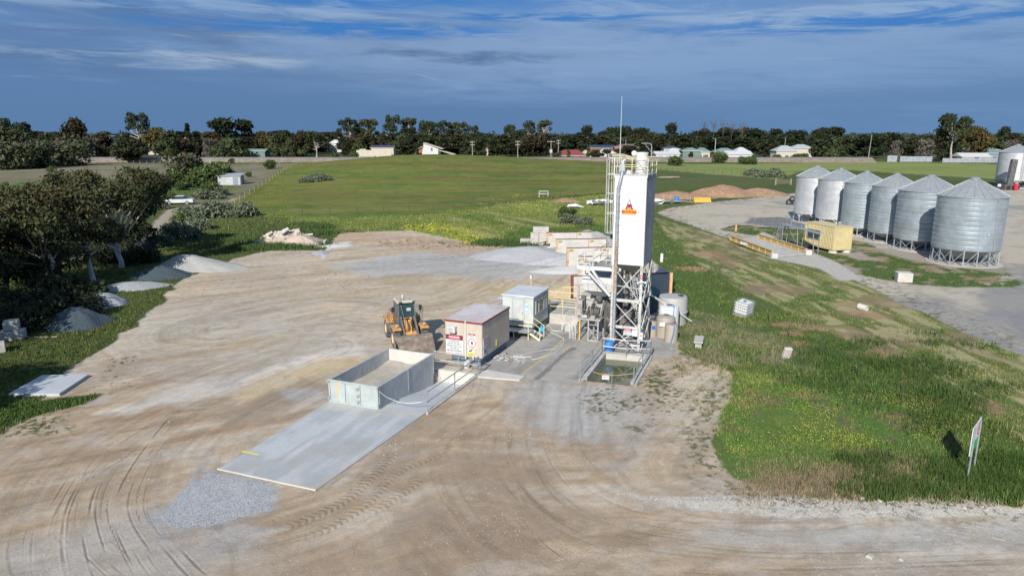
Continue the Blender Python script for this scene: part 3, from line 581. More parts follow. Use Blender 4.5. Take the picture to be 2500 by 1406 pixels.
# ================================================================== materials of the plant
M = dict(
 conc=mat('concrete', (.44,.42,.385), .85, var=.12, scale=2., col2=(.33,.31,.28), amt=.55, bump=.004, bscale=40),
 concb=mat('fresh_concrete', (.43,.455,.475), .7, var=.06, scale=.8, col2=(.52,.53,.53), amt=.6, bump=.002, bscale=20),
 concp=mat('pale_concrete', (.50,.49,.455), .85, var=.08, scale=2., col2=(.50,.47,.40), amt=.5, bump=.003, bscale=30),
 panel=mat('precast_panel', (.50,.485,.45), .85, var=.08, scale=1.2, col2=(.40,.38,.34), amt=.6, streak=((.36,.33,.28), .4)),
 galv=mat('galvanised_steel', (.42,.45,.47), .45, .55, var=.15, scale=6., col2=(.33,.35,.36), amt=.5),
 galvp=mat('galvanised_plate', (.44,.47,.475), .6, .2, var=.12, scale=1.6, col2=(.34,.365,.37), amt=.6, streak=((.30,.31,.30), .4)),
 gate=mat('gate_plate', (.40,.455,.45), .6, .15, var=.10, scale=2., col2=(.40,.45,.42), amt=.5, streak=((.42,.36,.24), .3)),
 white=mat('white_paint', (.58,.59,.59), .45, var=.04, scale=1.5, col2=(.46,.455,.43), amt=.5, streak=((.58,.57,.54), .35)),
 silow=mat('silo_paint', (.62,.635,.65), .45, var=.03, scale=.9, col2=(.54,.545,.54), amt=.5, streak=((.43,.42,.39), .5)),
 silod=mat('weathered_shaded_side', (.30,.315,.34), .65, var=.15, scale=1., col2=(.20,.215,.235), amt=.7, streak=((.10,.105,.12), .8)),  # weathering plus the shade of the tower's right side, put into the colour
 wsteel=mat('white_steel', (.47,.475,.46), .55, var=.12, scale=3., col2=(.33,.32,.29), amt=.75, streak=((.30,.26,.21), .5)),
 gsteel=mat('dusty_steel', (.36,.35,.325), .75, var=.18, scale=5., col2=(.22,.21,.195), amt=.6),
 dark=mat('dark_machinery', (.075,.075,.075), .7, var=.3, scale=7., col2=(.20,.19,.17), amt=.7),
 black=mat('black_rubber', (.022,.022,.024), .8, var=.2),
 yel=mat('yellow_rail', (.62,.50,.20), .5, var=.1, scale=4., col2=(.50,.42,.25), amt=.6),
 yelw=mat('cream_rail', (.66,.60,.42), .5, var=.1),
 rusty=mat('rusty_frame', (.50,.37,.22), .8, var=.15, scale=3., col2=(.26,.10,.055), amt=.7),
 rustd=mat('red_oxide_frame', (.16,.055,.045), .8, var=.2, scale=3.),
 dirt_pipe=mat('dirty_pipe', (.33,.27,.20), .9, var=.3, scale=6., col2=(.17,.12,.08), amt=.7, bump=.02, bscale=9),
 beige=mat('beige_panel', (.475,.42,.35), .55, var=.03, scale=1., col2=(.39,.34,.285), amt=.5, streak=((.33,.28,.23), .4)),
 maroon=mat('maroon_trim', (.20,.03,.035), .5, var=.1),
 roofp=mat('dusty_roof_sheet', (.52,.48,.475), .7, var=.08, scale=1.3, col2=(.40,.355,.35), amt=.6),
 plinth=mat('blue_grey_base', (.13,.175,.22), .6, var=.12, scale=3.),
 hut=mat('pale_green_panel', (.48,.515,.505), .6, var=.05, scale=1.2, col2=(.32,.345,.33), amt=.5, streak=((.29,.30,.26), .5)),
 hutroof=mat('hut_roof', (.50,.53,.55), .6, var=.06, scale=2., col2=(.60,.62,.62), amt=.5),
 glass=mat('dark_glass', (.035,.05,.055), .12, var=.2, spec=.8),
 glassg=mat('cab_glass', (.03,.055,.055), .1, var=.2, spec=.8),
 signw=mat('sign_white', (.60,.61,.63), .5, var=.01),
 signb=mat('sign_black', (.015,.015,.018), .5), signr=mat('sign_red', (.55,.02,.06), .5, var=.02),
 signy=mat('sign_yellow', (.78,.62,.04), .5, var=.02), signblue=mat('sign_blue', (.03,.12,.45), .5, var=.02), signg=mat('sign_green', (.04,.36,.12), .5, var=.02),
 signo=mat('logo_orange', (.80,.30,.02), .5, var=.02), signm=mat('logo_maroon', (.19,.02,.05), .5, var=.02), signcy=mat('sign_cyan', (.05,.42,.60), .5, var=.02),
 blue=mat('blue_plastic', (.035,.20,.55), .45, var=.12, scale=4.), cyan=mat('cyan_plastic', (.04,.38,.62), .45, var=.1),
 poly=mat('beige_poly_tank', (.34,.30,.25), .55, var=.05, scale=1.5, col2=(.28,.25,.21), amt=.5),
 polyg=mat('grey_poly_tank', (.40,.385,.365), .55, var=.04, scale=1.5, col2=(.33,.315,.29), amt=.5),
 polyw=mat('white_poly_tank', (.62,.63,.63), .5, var=.04, scale=1.5),
 polyd=mat('dark_green_tank', (.045,.085,.09), .5, var=.1, scale=1.5),
 orange=mat('loader_orange', (.58,.28,.075), .6, var=.15, scale=4., col2=(.34,.24,.145), amt=.75),
 loadg=mat('loader_grey', (.10,.115,.13), .6, var=.2, scale=5., col2=(.20,.18,.15), amt=.6),
 cream=mat('cab_roof_cream', (.43,.39,.32), .6, var=.08, scale=4.),
 bucket=mat('worn_bucket', (.20,.165,.135), .6, .2, var=.2, scale=5., col2=(.32,.28,.23), amt=.7),
 tyre=mat('dusty_tyre', (.085,.088,.095), .9, var=.2, scale=6., col2=(.16,.15,.14), amt=.5),
 rim=mat('wheel_rim', (.66,.42,.22), .6, var=.15, scale=6.),
 hose=mat('white_hose', (.60,.60,.57), .6, var=.1), hoseb=mat('blue_hose', (.05,.20,.42), .5, var=.1),
 water=mat('murky_water', (.095,.105,.055), .08, var=.12, scale=.8, col2=(.13,.14,.08), amt=.4, bump=.0015, bscale=3., spec=.6),
 tarp=mat('pale_sheet', (.66,.67,.68), .6, var=.1, scale=3.),
 timber=mat('weathered_timber', (.28,.23,.18), .9, var=.2, scale=6.),
 gravel=mat('grey_gravel_heap', (.34,.35,.36), .95, var=.15, scale=8., col2=(.41,.41,.40), amt=.5, bump=.03, bscale=14),
 graveld=mat('blue_metal_heap', (.05,.072,.088), .95, var=.3, scale=14., bump=.05, bscale=12),
 gravelm=mat('mid_grey_heap', (.30,.31,.32), .95, var=.15, scale=8., bump=.03, bscale=14),
 sandh=mat('yellow_sand_heap', (.50,.40,.26), .95, var=.12, scale=5., col2=(.42,.32,.20), amt=.5, bump=.02, bscale=9),
 soil=mat('red_soil', (.28,.175,.11), .95, var=.2, scale=2., col2=(.20,.13,.08), amt=.6, bump=.08, bscale=3),
 mortar=mat('broken_concrete', (.50,.46,.41), .9, var=.15, scale=3., col2=(.40,.33,.27), amt=.6, bump=.02, bscale=8),
)
def offs(poly, d):       # offset a closed polygon outwards (counter-clockwise) by d
    n = len(poly); out = []; area = sum(poly[i][0]*poly[(i+1) % n][1]-poly[(i+1) % n][0]*poly[i][1] for i in range(n)); sg = 1 if area > 0 else -1
    for i in range(n):
        a = Vector(poly[i-1]+(0,)); b = Vector(poly[i]+(0,)); c = Vector(poly[(i+1) % n]+(0,))
        e1 = (b-a).normalized(); e2 = (c-b).normalized(); n1 = Vector((e1.y, -e1.x, 0))*sg; n2 = Vector((e2.y, -e2.x, 0))*sg
        k = (n1+n2); k = k/max(k.length_squared/2, .4); out.append(tuple((b+k*d)[:2]))
    return out
def wallring(mb, poly, dout, din, z0, z1, closed=True, segs=None):
    A_, B_ = offs(poly, dout), offs(poly, -din); n = len(poly)
    for i in (segs if segs is not None else range(n)):
        j = (i+1) % n; mb.prism([B_[i], B_[j], A_[j], A_[i]], z0, z1)
def railing(name, label, cat, pts, h=1.0, m=None, r=.028, post_every=None, levels=(1., .5), group=None):
    O = Vector(pts[0]); t = thing(name, label, cat, O, group=group); m = m or M['galv']
    for i, p in enumerate(pts):
        p = Vector(p)-O; MB().cyl(p, p+Vector((0, 0, h)), r, n=6).build('post', m, t)
    for l in levels:
        MB().tube([Vector(p)-O+Vector((0, 0, h*l)) for p in pts], r, 6).build('rail', m, t)
    return t
def sign(parent, x0, x1, z0, z1, y=-.015, m='signw', name='sign', side=False, lines=(), header=None, mt='signb', sz=None):
    mb = MB()
    if side: mb.box(y-.01, y+.012, x0, x1, z0, z1)
    else: mb.box(x0, x1, y-.012, y+.01, z0, z1)
    s = mb.build(name, M[m], parent); R = (math.pi/2, 0, math.pi/2 if side else 0); f = y+(.015 if side else -.015)
    cx = (x0+x1)/2; pos = (lambda u, w, e=0: (f+e, u, w)) if side else (lambda u, w, e=0: (u, f-e, w))
    H_ = z1-z0; W = x1-x0; top = z1
    if header:
        hh = H_*header[1]; hb = MB()
        if side: hb.box(f-.003, f+.004, x0, x1, z1-hh, z1)
        else: hb.box(x0, x1, f-.004, f+.003, z1-hh, z1)
        hb.build('header', M['signb'], s); n = 20
        ov = MB(); q = [(cx+.46*W*math.cos(2*math.pi*k/n), z1-hh/2+.42*hh*math.sin(2*math.pi*k/n)) for k in range(n)]
        ov.extr(q, f-.008, f-.005).build('oval', M['signr'], s) if not side else None
        text(header[0], s, pos(cx, z1-hh/2, .010), hh*.62, M['signw'], bold=.004*hh*4); top = z1-hh
    if lines:
        k = len(lines); lh = (top-z0)/(k+.35)
        for i, ln in enumerate(lines):
            text(ln, s, pos(cx, top-lh*(i+.68), .001), sz or lh*.88, M[mt], rot=R, sx=.82)
    return s
def hose(name, label, pts, r, m, group=None):
    P_ = [Vector(p) for p in smooth_line(pts, 6)]; O = P_[0]
    o = MB().tube([p-O for p in P_], r, 7).build(name, m, smooth=True, loc=O); return tag(o, label, 'hose', group)

# ================================================================== concrete slab, ramp, settling bin
def build_slab():
    t = MB(); S = [(-11.72,24.97), (-7.33,23.30), (-4.12,30.60), (-6.40,30.98), (-9.12,32.10)]
    t.prism(S, -.12, .048)
    a = S[2]; 
    o = t.build('concrete_slab', M['concb']); tag(o, kind='structure')
    nu, nv = 70, 110; c4 = [np.array(p) for p in ((-11.72,24.97), (-7.33,23.30), (-4.12,30.60), (-9.12,32.10))]; U, Vv = np.meshgrid(np.linspace(.002, .998, nu), np.linspace(.002, .998, nv)); U = U[..., None]; Vv = Vv[..., None]
    XY = (c4[0]*(1-U)+c4[1]*U)*(1-Vv)+(c4[3]*(1-U)+c4[2]*U)*Vv; X, Y = XY[..., 0], XY[..., 1]; u, v = U[..., 0], Vv[..., 0]
    al = X*.35+Y*.94; ac = X*.94-Y*.35; s_ = fbm(al*.12, ac, .4, 5, 201)-.5; b2 = fbm(al, ac*.12, .5, 4, 202)-.5; w_ = fbm(X, Y, 1.5, 4, 203)-.5; f_ = fbm(X, Y, .25, 4, 204)-.5
    A = np.ones(X.shape+(3,))*np.array([.365, .385, .395]); A = A*(1+.22*s_+.16*b2+.2*w_+.1*f_)[..., None]
    def ly(c, m):
        nonlocal A; m = np.clip(m, 0, 1)[..., None]; A = A*(1-m)+np.array(c)*m
    ly((.47, .485, .49), ss(.03, .2, s_+w_*.5)*.55); ly((.37, .35, .31), ss(.0, .2, -w_)*.4)
    ly((.52, .53, .53), ss(.05, .0, np.abs(u-.42+.10*(v-.3)+.05*w_))*ss(.1, .3, v)*ss(.55, .4, v)*.7)
    ly((.44, .37, .29), ss(.09, .0, 1-u+.10*f_+.06*w_)*.75*ss(.0, .12, .45-v+.3*w_)); ly((.42, .36, .29), ss(.05, .0, v+.1*w_)*ss(.6, 1., u)*.8); ly((.42, .37, .31), ss(.03, .0, u+.06*f_)*.6); ly((.46, .45, .42), ss(.84, 1., v+.2*w_)*.7)
    ii = (np.arange(nv-1)[:, None]*nu+np.arange(nu-1)[None, :]).ravel()
    npmesh('slab_surface', np.stack([X.ravel(), Y.ravel(), np.full(X.size, .056)], 1), np.stack([ii, ii+1, ii+nu+1, ii+nu], 1), attr_mat('slab_surface', .75, .14, 5., .003, 20.), A.reshape(-1, 3), parent=o)
    e = MB().bar((-11.72,24.96,.05), (-7.33,23.29,.05), .07, .05).build('edge_board', M['concp'], o)
    # ramp falling to the sump
    A_, B_, C_, D_ = (-6.45,31.0), (-4.12,30.6), (-1.95,35.86), (-4.55,36.75); k = 8; V = []; F = []
    for i in range(k+1):
        f = i/k; z = .054-.66*ss(0., 1., np.float64(f))
        l = [A_[j]*(1-f)+D_[j]*f for j in (0, 1)]; r = [B_[j]*(1-f)+C_[j]*f for j in (0, 1)]; V += [(l[0], l[1], z), (r[0], r[1], z)]
    F = [(2*i, 2*i+1, 2*i+3, 2*i+2) for i in range(k)]
    MB().add(V, F).build('ramp_floor', M['concb'], o)
    y = MB(); p = G(590, 1105); d = (AX*1.0); y.prism([(p.x, p.y), (p.x+.88*.93, p.y-.33), (p.x+.88*.93+.03, p.y-.24), (p.x+.03, p.y+.09)], .05, .059)
    y.build('painted_line', M['signy'], o)
    w = MB(); w.prism([(-4.10,30.50), (-4.0,30.46), (-1.80,35.80), (-1.90,35.86), (-4.12,30.62)], -.9, .10)
    w.build('kerb_wall', M['conc'], o)
    w = MB(); w.prism([(-1.85,35.75), (-1.80,35.95), (-4.40,36.95), (-4.47,36.72)], -1.2, .09); w.build('end_wall', M['concp'], o)
    # apron joining the wash bay to the mixer apron
    w = MB(); w.prism([tuple(G(*q)[:2]) for q in ((1157,914),(1160,921),(1268,930),(1282,921),(1190,905))], -.1, .07); w.build('apron_kerb', M['concp'], o)
build_slab()
def build_bin():
    O = Vector((-9.05, 32.06, 0)); t = thing('settling_bin', 'open grey steel walled settling bin full of drying slurry, on the pale slab', 'bin', O, TH)
    W, D, H_ = 2.80, 5.45, 1.2; z0 = -.02
    def walls(x0, x1, y0, y1, n, axis):
        for i in range(n):
            g = .012
            if axis == 'y': a = y0+(y1-y0)*i/n; b_ = y0+(y1-y0)*(i+1)/n; MB().bbox(x0, x1, a+g, b_-g, z0-.62, H_, .012).build('wall_panel', M['galvp'], t)
            else: a = x0+(x1-x0)*i/n; b_ = x0+(x1-x0)*(i+1)/n; MB().bbox(a+g, b_-g, y0, y1, z0-.62, H_, .012).build('wall_panel', M['concp'], t)
    walls(-.05, .05, .04, D, 2, 'y'); walls(W-.05, W+.05, .04, D, 2, 'y'); walls(.052, W-.052, D-.10, D, 1, 'x')
    for x in (-.06, W+.0): 
        for y in (.0, D*.5, D-.02): MB().box(x, x+.06 if x < 0 else x+.075, y, y+.05, 0, H_+.02).build('post', M['galv'], t)
    g = MB().box(.02, W-.02, -.02, .02, .10, H_-.04).build('gate', M['gate'], t)
    f = MB()
    for x in (-.03, W*.31, W*.62, W-.04): f.box(x, x+.07, -.075, -.022, .08, H_)
    f.box(-.03, W+.03, -.085, -.024, H_-.05, H_+.03); f.box(-.03, W+.03, -.085, -.024, .06, .13); f.build('gate_frame', M['gate'], g)
    for z in (.30, .62, .98): MB().bar((W*.62-.10, -.16, z-.04), (W*.62+.02, -.06, z+.02), .09).build('latch', M['gsteel'], g)
    for z in (.25, 1.12):
        for x in (-.04, W+.02): MB().box(x-.05, x+.05, -.12, -.0, z-.06, z+.06).build('hinge', M['gsteel'], g)
    MB().box(.41, .47, -.026, -.021, .35, H_-.06).build('rust_run', mat('rust_orange', (.62,.36,.07), .8), g)
    for x in (.6, 2.0): MB().tube([(x+.06*math.cos(a), 0, H_+.06+.06*math.sin(a)) for a in np.linspace(0, math.pi, 7)], .012, 5).build('lifting_lug', M['galv'], g)
    n = 28; V = []; xs = np.linspace(.05, W-.05, n); ys = np.linspace(.02, D-.1, n*2)
    X, Y = np.meshgrid(xs, ys); Z = .36+.10*fbm(X, Y, 1.6, 4, 90)+.12*ss(D-1.6, D, Y)-.08*ss(.6, 0, np.abs(X-1.3))*1.; V = np.stack([X.ravel(), Y.ravel(), Z.ravel()], 1)
    i = (np.arange(len(ys)-1)[:, None]*n+np.arange(n-1)[None, :]).ravel()
    npmesh('slurry', V, np.stack([i, i+1, i+n+1, i+n], 1), mat('dried_slurry', (.40,.36,.30), .8, var=.12, scale=2., col2=(.30,.29,.27), amt=.7, bump=.01, bscale=5), smooth=True, parent=t)
    c = hose('slack_chain', 'slack pale rope from bin corner to ramp handrail', [O+Vector((2.62,-1.05,1.0)), (-5.9,30.75,.72), (-5.1,30.55,.55), (-4.4,30.5,.62), (-4.06,30.58,.70)], .012, M['galv']); c['category'] = 'rope'
build_bin()
q = [(-4.06,30.58,.08), (-2.95,33.25,.08), (-1.84,35.90,.08)]
railing('ramp_railing', 'grey pipe handrail along the kerb of the sunken wash ramp', 'railing', q, 1.0)
railing('pit_railing', 'grey pipe handrail behind the wash ramp, from bin corner to plinth', 'railing', [(-4.42,36.93,.08), (-3.0,36.4,.08), (-1.84,35.93,.08)], 1.0)

# ================================================================== beige container
def build_container():
    O = Vector((-3.86, 38.14, 0)); t = thing('plant_cabin', 'beige site cabin with maroon roof edge and danger signs beside loader', 'cabin', O, TH)
    W, D, z0, z1 = 2.33, 4.05, .50, 2.58
    nb = 8
    MB().bbox(0, W, 0, D, z0, z1, .02).build('body', M['beige'], t)
    for i in range(4):
        w = D/4; MB().box(W+.001, W+.014, i*w+.006, (i+1)*w-.006, z0+.03, z1-.02).build('wall_panel', M['beige'], t)
    for i in range(2):
        w = W/2; MB().box(i*w+.004, (i+1)*w-.004, -.014, -.001, z0+.03, z1-.02).build('wall_panel', M['beige'], t)
    r = MB().bbox(-.035, W+.035, -.035, D+.035, z1+.02, z1+.07, .01).build('roof', M['roofp'], t)
    tr = MB(); z = z1-.05
    tr.box(-.05, W+.05, -.052, -.036, z, z1+.062); tr.box(W+.036, W+.052, -.036, D+.05, z, z1+.062); tr.box(-.052, -.036, -.036, D+.05, z, z1+.062); tr.box(-.05, W+.05, D+.037, D+.052, z, z1+.062)
    tr.build('roof_trim', M['maroon'], r)
    b = MB().box(.30, W-.16, .18, D-.1, .0, .44).build('base', M['plinth'], t)
    f = MB()
    for i in range(11): y = .2+i*.36; f.box(W-.158, W-.12, y, y+.06, .0, .42)
    for x in (.32, .8, 1.2, 1.55, 2.0): f.box(x, x+.05, .13, .178, 0, .42)
    f.box(.28, W-.1, .12, D-.08, .42, .49); f.build('base_ribs', M['plinth'], b)
    MB().box(W-.50, W-.12, .02, .40, .0, .40).build('cabinet', M['plinth'], t)
    a = MB().bbox(.30, .76, -.34, -.015, 1.93, 2.30, .02).build('air_conditioner', M['white'], t)
    g = MB(); [g.box(.34, .64, -.352, -.342, 1.97+k*.036, 1.99+k*.036) for k in range(8)]; g.build('grille', M['gsteel'], a)
    MB().tube([(1.31, -.06, .40), (1.31, -.06, z1+.11)], .036, 8).build('downpipe', M['white'], t)
    MB().tube([(1.80, -.10, .62), (1.80, -.10, .42), (1.55, -.11, .36), (1.38, -.1, .34)], .055, 8).build('drain_pipe', M['white'], t)
    sign(t, .03, 1.12, .70, 1.74, header=('DANGER', .26), lines=('LOADER HAS', 'RIGHT OF WAY', 'TRUCKS MUST CALL', 'ON UHF 26', 'BEFORE ENTERING'), sz=.135)
    sign(t, .02, .58, .545, .675, lines=('HAZCHEM',), mt='signr', sz=.13)
    sign(t, 1.49, 1.90, 1.68, 1.93, header=('DANGER', .36), lines=('OPEN PIT',), sz=.085)
    s = sign(t, 1.41, 1.99, 1.08, 1.66)
    ring = MB(); n = 28; c = (1.70, 1.37)
    for k in range(n):
        a0, a1 = 2*math.pi*k/n, 2*math.pi*(k+1)/n; p = lambda r_, a_: (c[0]+r_*math.cos(a_), c[1]+r_*math.sin(a_))
        ring.extr([p(.225, a0), p(.265, a0), p(.265, a1), p(.225, a1)], -.036, -.030)
    ring.build('red_ring', M['signr'], s); text('8', s, (1.70, -.034, 1.37), .30, M['signb'], bold=.004)
    s = sign(t, 1.42, 1.85, .80, 1.07); MB().box(1.425, 1.845, -.036, -.030, 1.01, 1.065).build('header', M['signy'], s)
    MB().bar((1.50, -.034, .87), (1.72, -.034, .96), .012, .07).build('camera_symbol', M['signb'], s); text('VIDEO CAMERA', s, (1.635, -.040, 1.037), .05, M['signb'])
    sign(t, 1.41, 1.85, .53, .78, m='signy', lines=('ALL VISITORS', 'MUST REPORT', 'TO OFFICE'), sz=.07)
    MB().box(1.74, 1.93, -.04, -.015, 2.20, 2.46).build('meter_box', M['beige'], t)
    s = sign(t, .10, .78, 1.12, 1.66, y=W+.02, side=True)
    MB().box(W+.033, W+.040, .105, .775, 1.57, 1.65).build('header', M['signr'], s)
    for i in range(2):
        for j in range(2): MB().bar((W+.037, .2+.33*i, 1.25+.17*j), (W+.037, .36+.33*i, 1.31+.17*j), .05, .01).build('symbol', M['signb'], s)
    s = sign(t, .14, .46, .60, 1.04, y=W+.02, side=True); n = 20
    MB().extrx([(.30+.14*math.cos(2*math.pi*k/n), .88+.14*math.sin(2*math.pi*k/n)) for k in range(n)], W+.033, W+.039).build('blue_disc', M['signblue'], s)
    sign(t, 1.95, 2.1, .72, 1.1, y=W+.02, side=True, m='signy')
    MB().cyl((1.52, -.38, 0), (1.52, -.38, .36), .17, .19, n=14).build('x', M['white'])
    o = bpy.data.objects['x']; o.name = 'plastic_drum'; o.parent = None; Mx = t.matrix_basis
    o.matrix_world = Matrix.Translation(O) @ Matrix.Rotation(TH, 4, 'Z'); tag(o, 'small white plastic tub under the drain pipe of the beige cabin', 'tub')
build_container()

# ================================================================== office hut
def build_office():
    O = Vector((-.64, 44.32, 0)); t = thing('office_hut', 'pale green portable office hut with flat grey roof and window', 'office', O, TH)
    W, D, z0, z1 = 2.2, 3.0, .55, 2.55
    MB().bbox(0, W, 0, D, z0, z1, .02).build('body', M['hut'], t)
    MB().bbox(-.06, W+.06, -.06, D+.06, z1+.003, z1+.13, .03).build('roof', M['hutroof'], t)
    MB().box(.1, W-.1, .1, D-.1, .28, z0-.003).build('skid', M['dark'], t)
    for x in (.15, W-.4):
        for y in (.15, D-.4): MB().box(x, x+.25, y, y+.25, 0, .277).build('support_block', M['conc'], t)
    d = MB().bbox(.77, 1.53, -.03, -.003, z0+.05, 2.42, .01).build('door', M['hut'], t)
    f = MB(); f.box(.72, .768, -.04, -.002, z0+.02, 2.47); f.box(1.532, 1.58, -.04, -.002, z0+.02, 2.47); f.box(.769, 1.531, -.04, -.002, 2.422, 2.47); f.build('door_frame', M['galvp'], d)
    MB().cyl((1.44, -.09, 1.5), (1.44, -.03, 1.5), .03, n=8).build('handle', M['dark'], d)
    s = sign(t, 1.60, 1.86, 1.72, 2.15, m='signw', y=-.02); n = 20
    MB().extr([(1.73+.105*math.cos(2*math.pi*k/n), 1.98+.105*math.sin(2*math.pi*k/n)) for k in range(n)], -.045, -.036).build('disc', M['signcy'], s)
    MB().extr([(1.73+.045*math.cos(2*math.pi*k/n), 1.97+.05*math.sin(2*math.pi*k/n)) for k in range(n)], -.05, -.046).build('head_symbol', M['signw'], s)
    a = MB().bbox(-.38, -.003, .12, .62, 1.95, 2.33, .02).build('air_conditioner', M['white'], t)
    g = MB()
    for k in range(3):
        for j in range(2): g.box(-.35+.165*j, -.2+.165*j, .105, .118, 1.99+.115*k, 2.07+.115*k)
    g.build('grille', M['loadg'], a)
    w = MB().box(W+.002, W+.02, .45, 2.45, 1.42, 2.22).build('window', M['glass'], t)
    f = MB()
    for y in (.41, .98, 2.0, 2.45): f.box(W+.003, W+.05, y, y+.045, 1.38, 2.26)
    f.box(W+.004, W+.055, .4, 2.5, 2.225, 2.27); f.box(W+.004, W+.055, .4, 2.5, 1.37, 1.415); f.build('window_frame', M['galvp'], w)
    m = MB(); m.tube([(1.0, 2.8, z1+.13), (1.0, 2.8, z1+.75)], .02, 6); m.box(.93, 1.07, 2.73, 2.87, z1+.72, z1+.92); m.build('roof_camera', M['white'], t)
    # porch and steps
    p = thing('entry_steps', 'steel porch with yellow handrails and steps at the office door', 'steps', O, TH)
    MB().box(.25, 2.30, -1.0, -.07, .44, .50).build('landing', M['galv'], p)
    for x in (.3, 1.2, 2.22):
        for y in (-.96, -.14): MB().bar((x, y, 0), (x, y, .438), .05).build('leg', M['yelw'], p)
    for x in (.3, 2.22): MB().bar((x, -.96, .503), (x, -.96, 1.35), .04).build('post', M['yelw'], p)
    for z in (.93, 1.34): MB().bar((.3, -.96, z), (2.22, -.96, z), .04).build('rail', M['yel'], p)
    for k in range(3): MB().box(2.34+k*.22, 2.56+k*.22, -.85, -.2, .36-k*.12, .39-k*.12).build('tread', M['galv'], p)
    for y in (-.9, -.15): MB().bar((2.31, y, .42), (3.0, y, .03), .03, .14).build('stringer', M['yelw'], p)
    for y in (-.9,):
        MB().bar((2.24, y, 1.34), (3.0, y, .85), .04).build('rail', M['yel'], p); MB().bar((3.0, y, .05), (3.0, y, .87), .04).build('post', M['yelw'], p)
    MB().bar((2.24, -.12, 1.30), (3.0, -.12, .85), .04).build('rail', M['yel'], p)
    MB().bar((3.0, -.12, .05), (3.0, -.12, .87), .04).build('post', M['yelw'], p)
    b = MB().box(.35, .85, -.75, -.35, .0, .32).build('black_case', M['black'], rz=TH, loc=O); tag(b, 'black box stored under the office porch', 'box')
    tp = Vector((1.0*math.cos(TH)-2.8*math.sin(TH), 1.0*math.sin(TH)+2.8*math.cos(TH), z1+.6))+O
    c = MB().tube([Vector(q)-tp for q in smooth_line([tp, (1.9,47.1,2.85), (3.0,46.6,2.7), (4.3,45.6,3.0), (4.95,44.2,3.3)], 5)], .014, 5).build('overhead_cable', M['dark'], loc=tp); tag(c, 'dark cable sagging from office roof to the mixer frame', 'cable')
build_office()

# ================================================================== raised loading ramp behind the office
def build_loadramp():
    O = G(1341, 789); t = thing('loading_dock', 'stepped concrete loading dock with yellow rails behind the office', 'dock', O, TH)
    MB().bbox(0, 2.0, 0, 2.0, -.05, .72, .02).build('lower_block', M['conc'], t)
    MB().bbox(-.4, 2.0, 2.02, 4.6, -.05, .80, .02).build('upper_block', M['conc'], t)
    MB().bbox(1.0, 2.3, 3.4, 6.6, .81, 1.35, .03).build('back_wall', M['conc'], t)
    MB().extr([(-3.6, 0), (-.42, 0), (-.42, .78)], 2.2, 4.4).build('ramp', M['conc'], t)
    for y, z, x0, x1 in ((.15, .73, .0, 1.9), (2.3, .81, -1.6, 2.0), (4.3, .81, -1.6, 2.0)):
        n = 3
        for k in range(n): x = x0+(x1-x0)*k/(n-1); MB().bar((x, y, z-.3 if x < 0 else z), (x, y, z+.95), .05).build('post', M['yel'], t)
        for h in (.5, .95): MB().bar((x0, y, z+h), (x1, y, z+h), .045).build('rail', M['yel'], t)
build_loadramp()

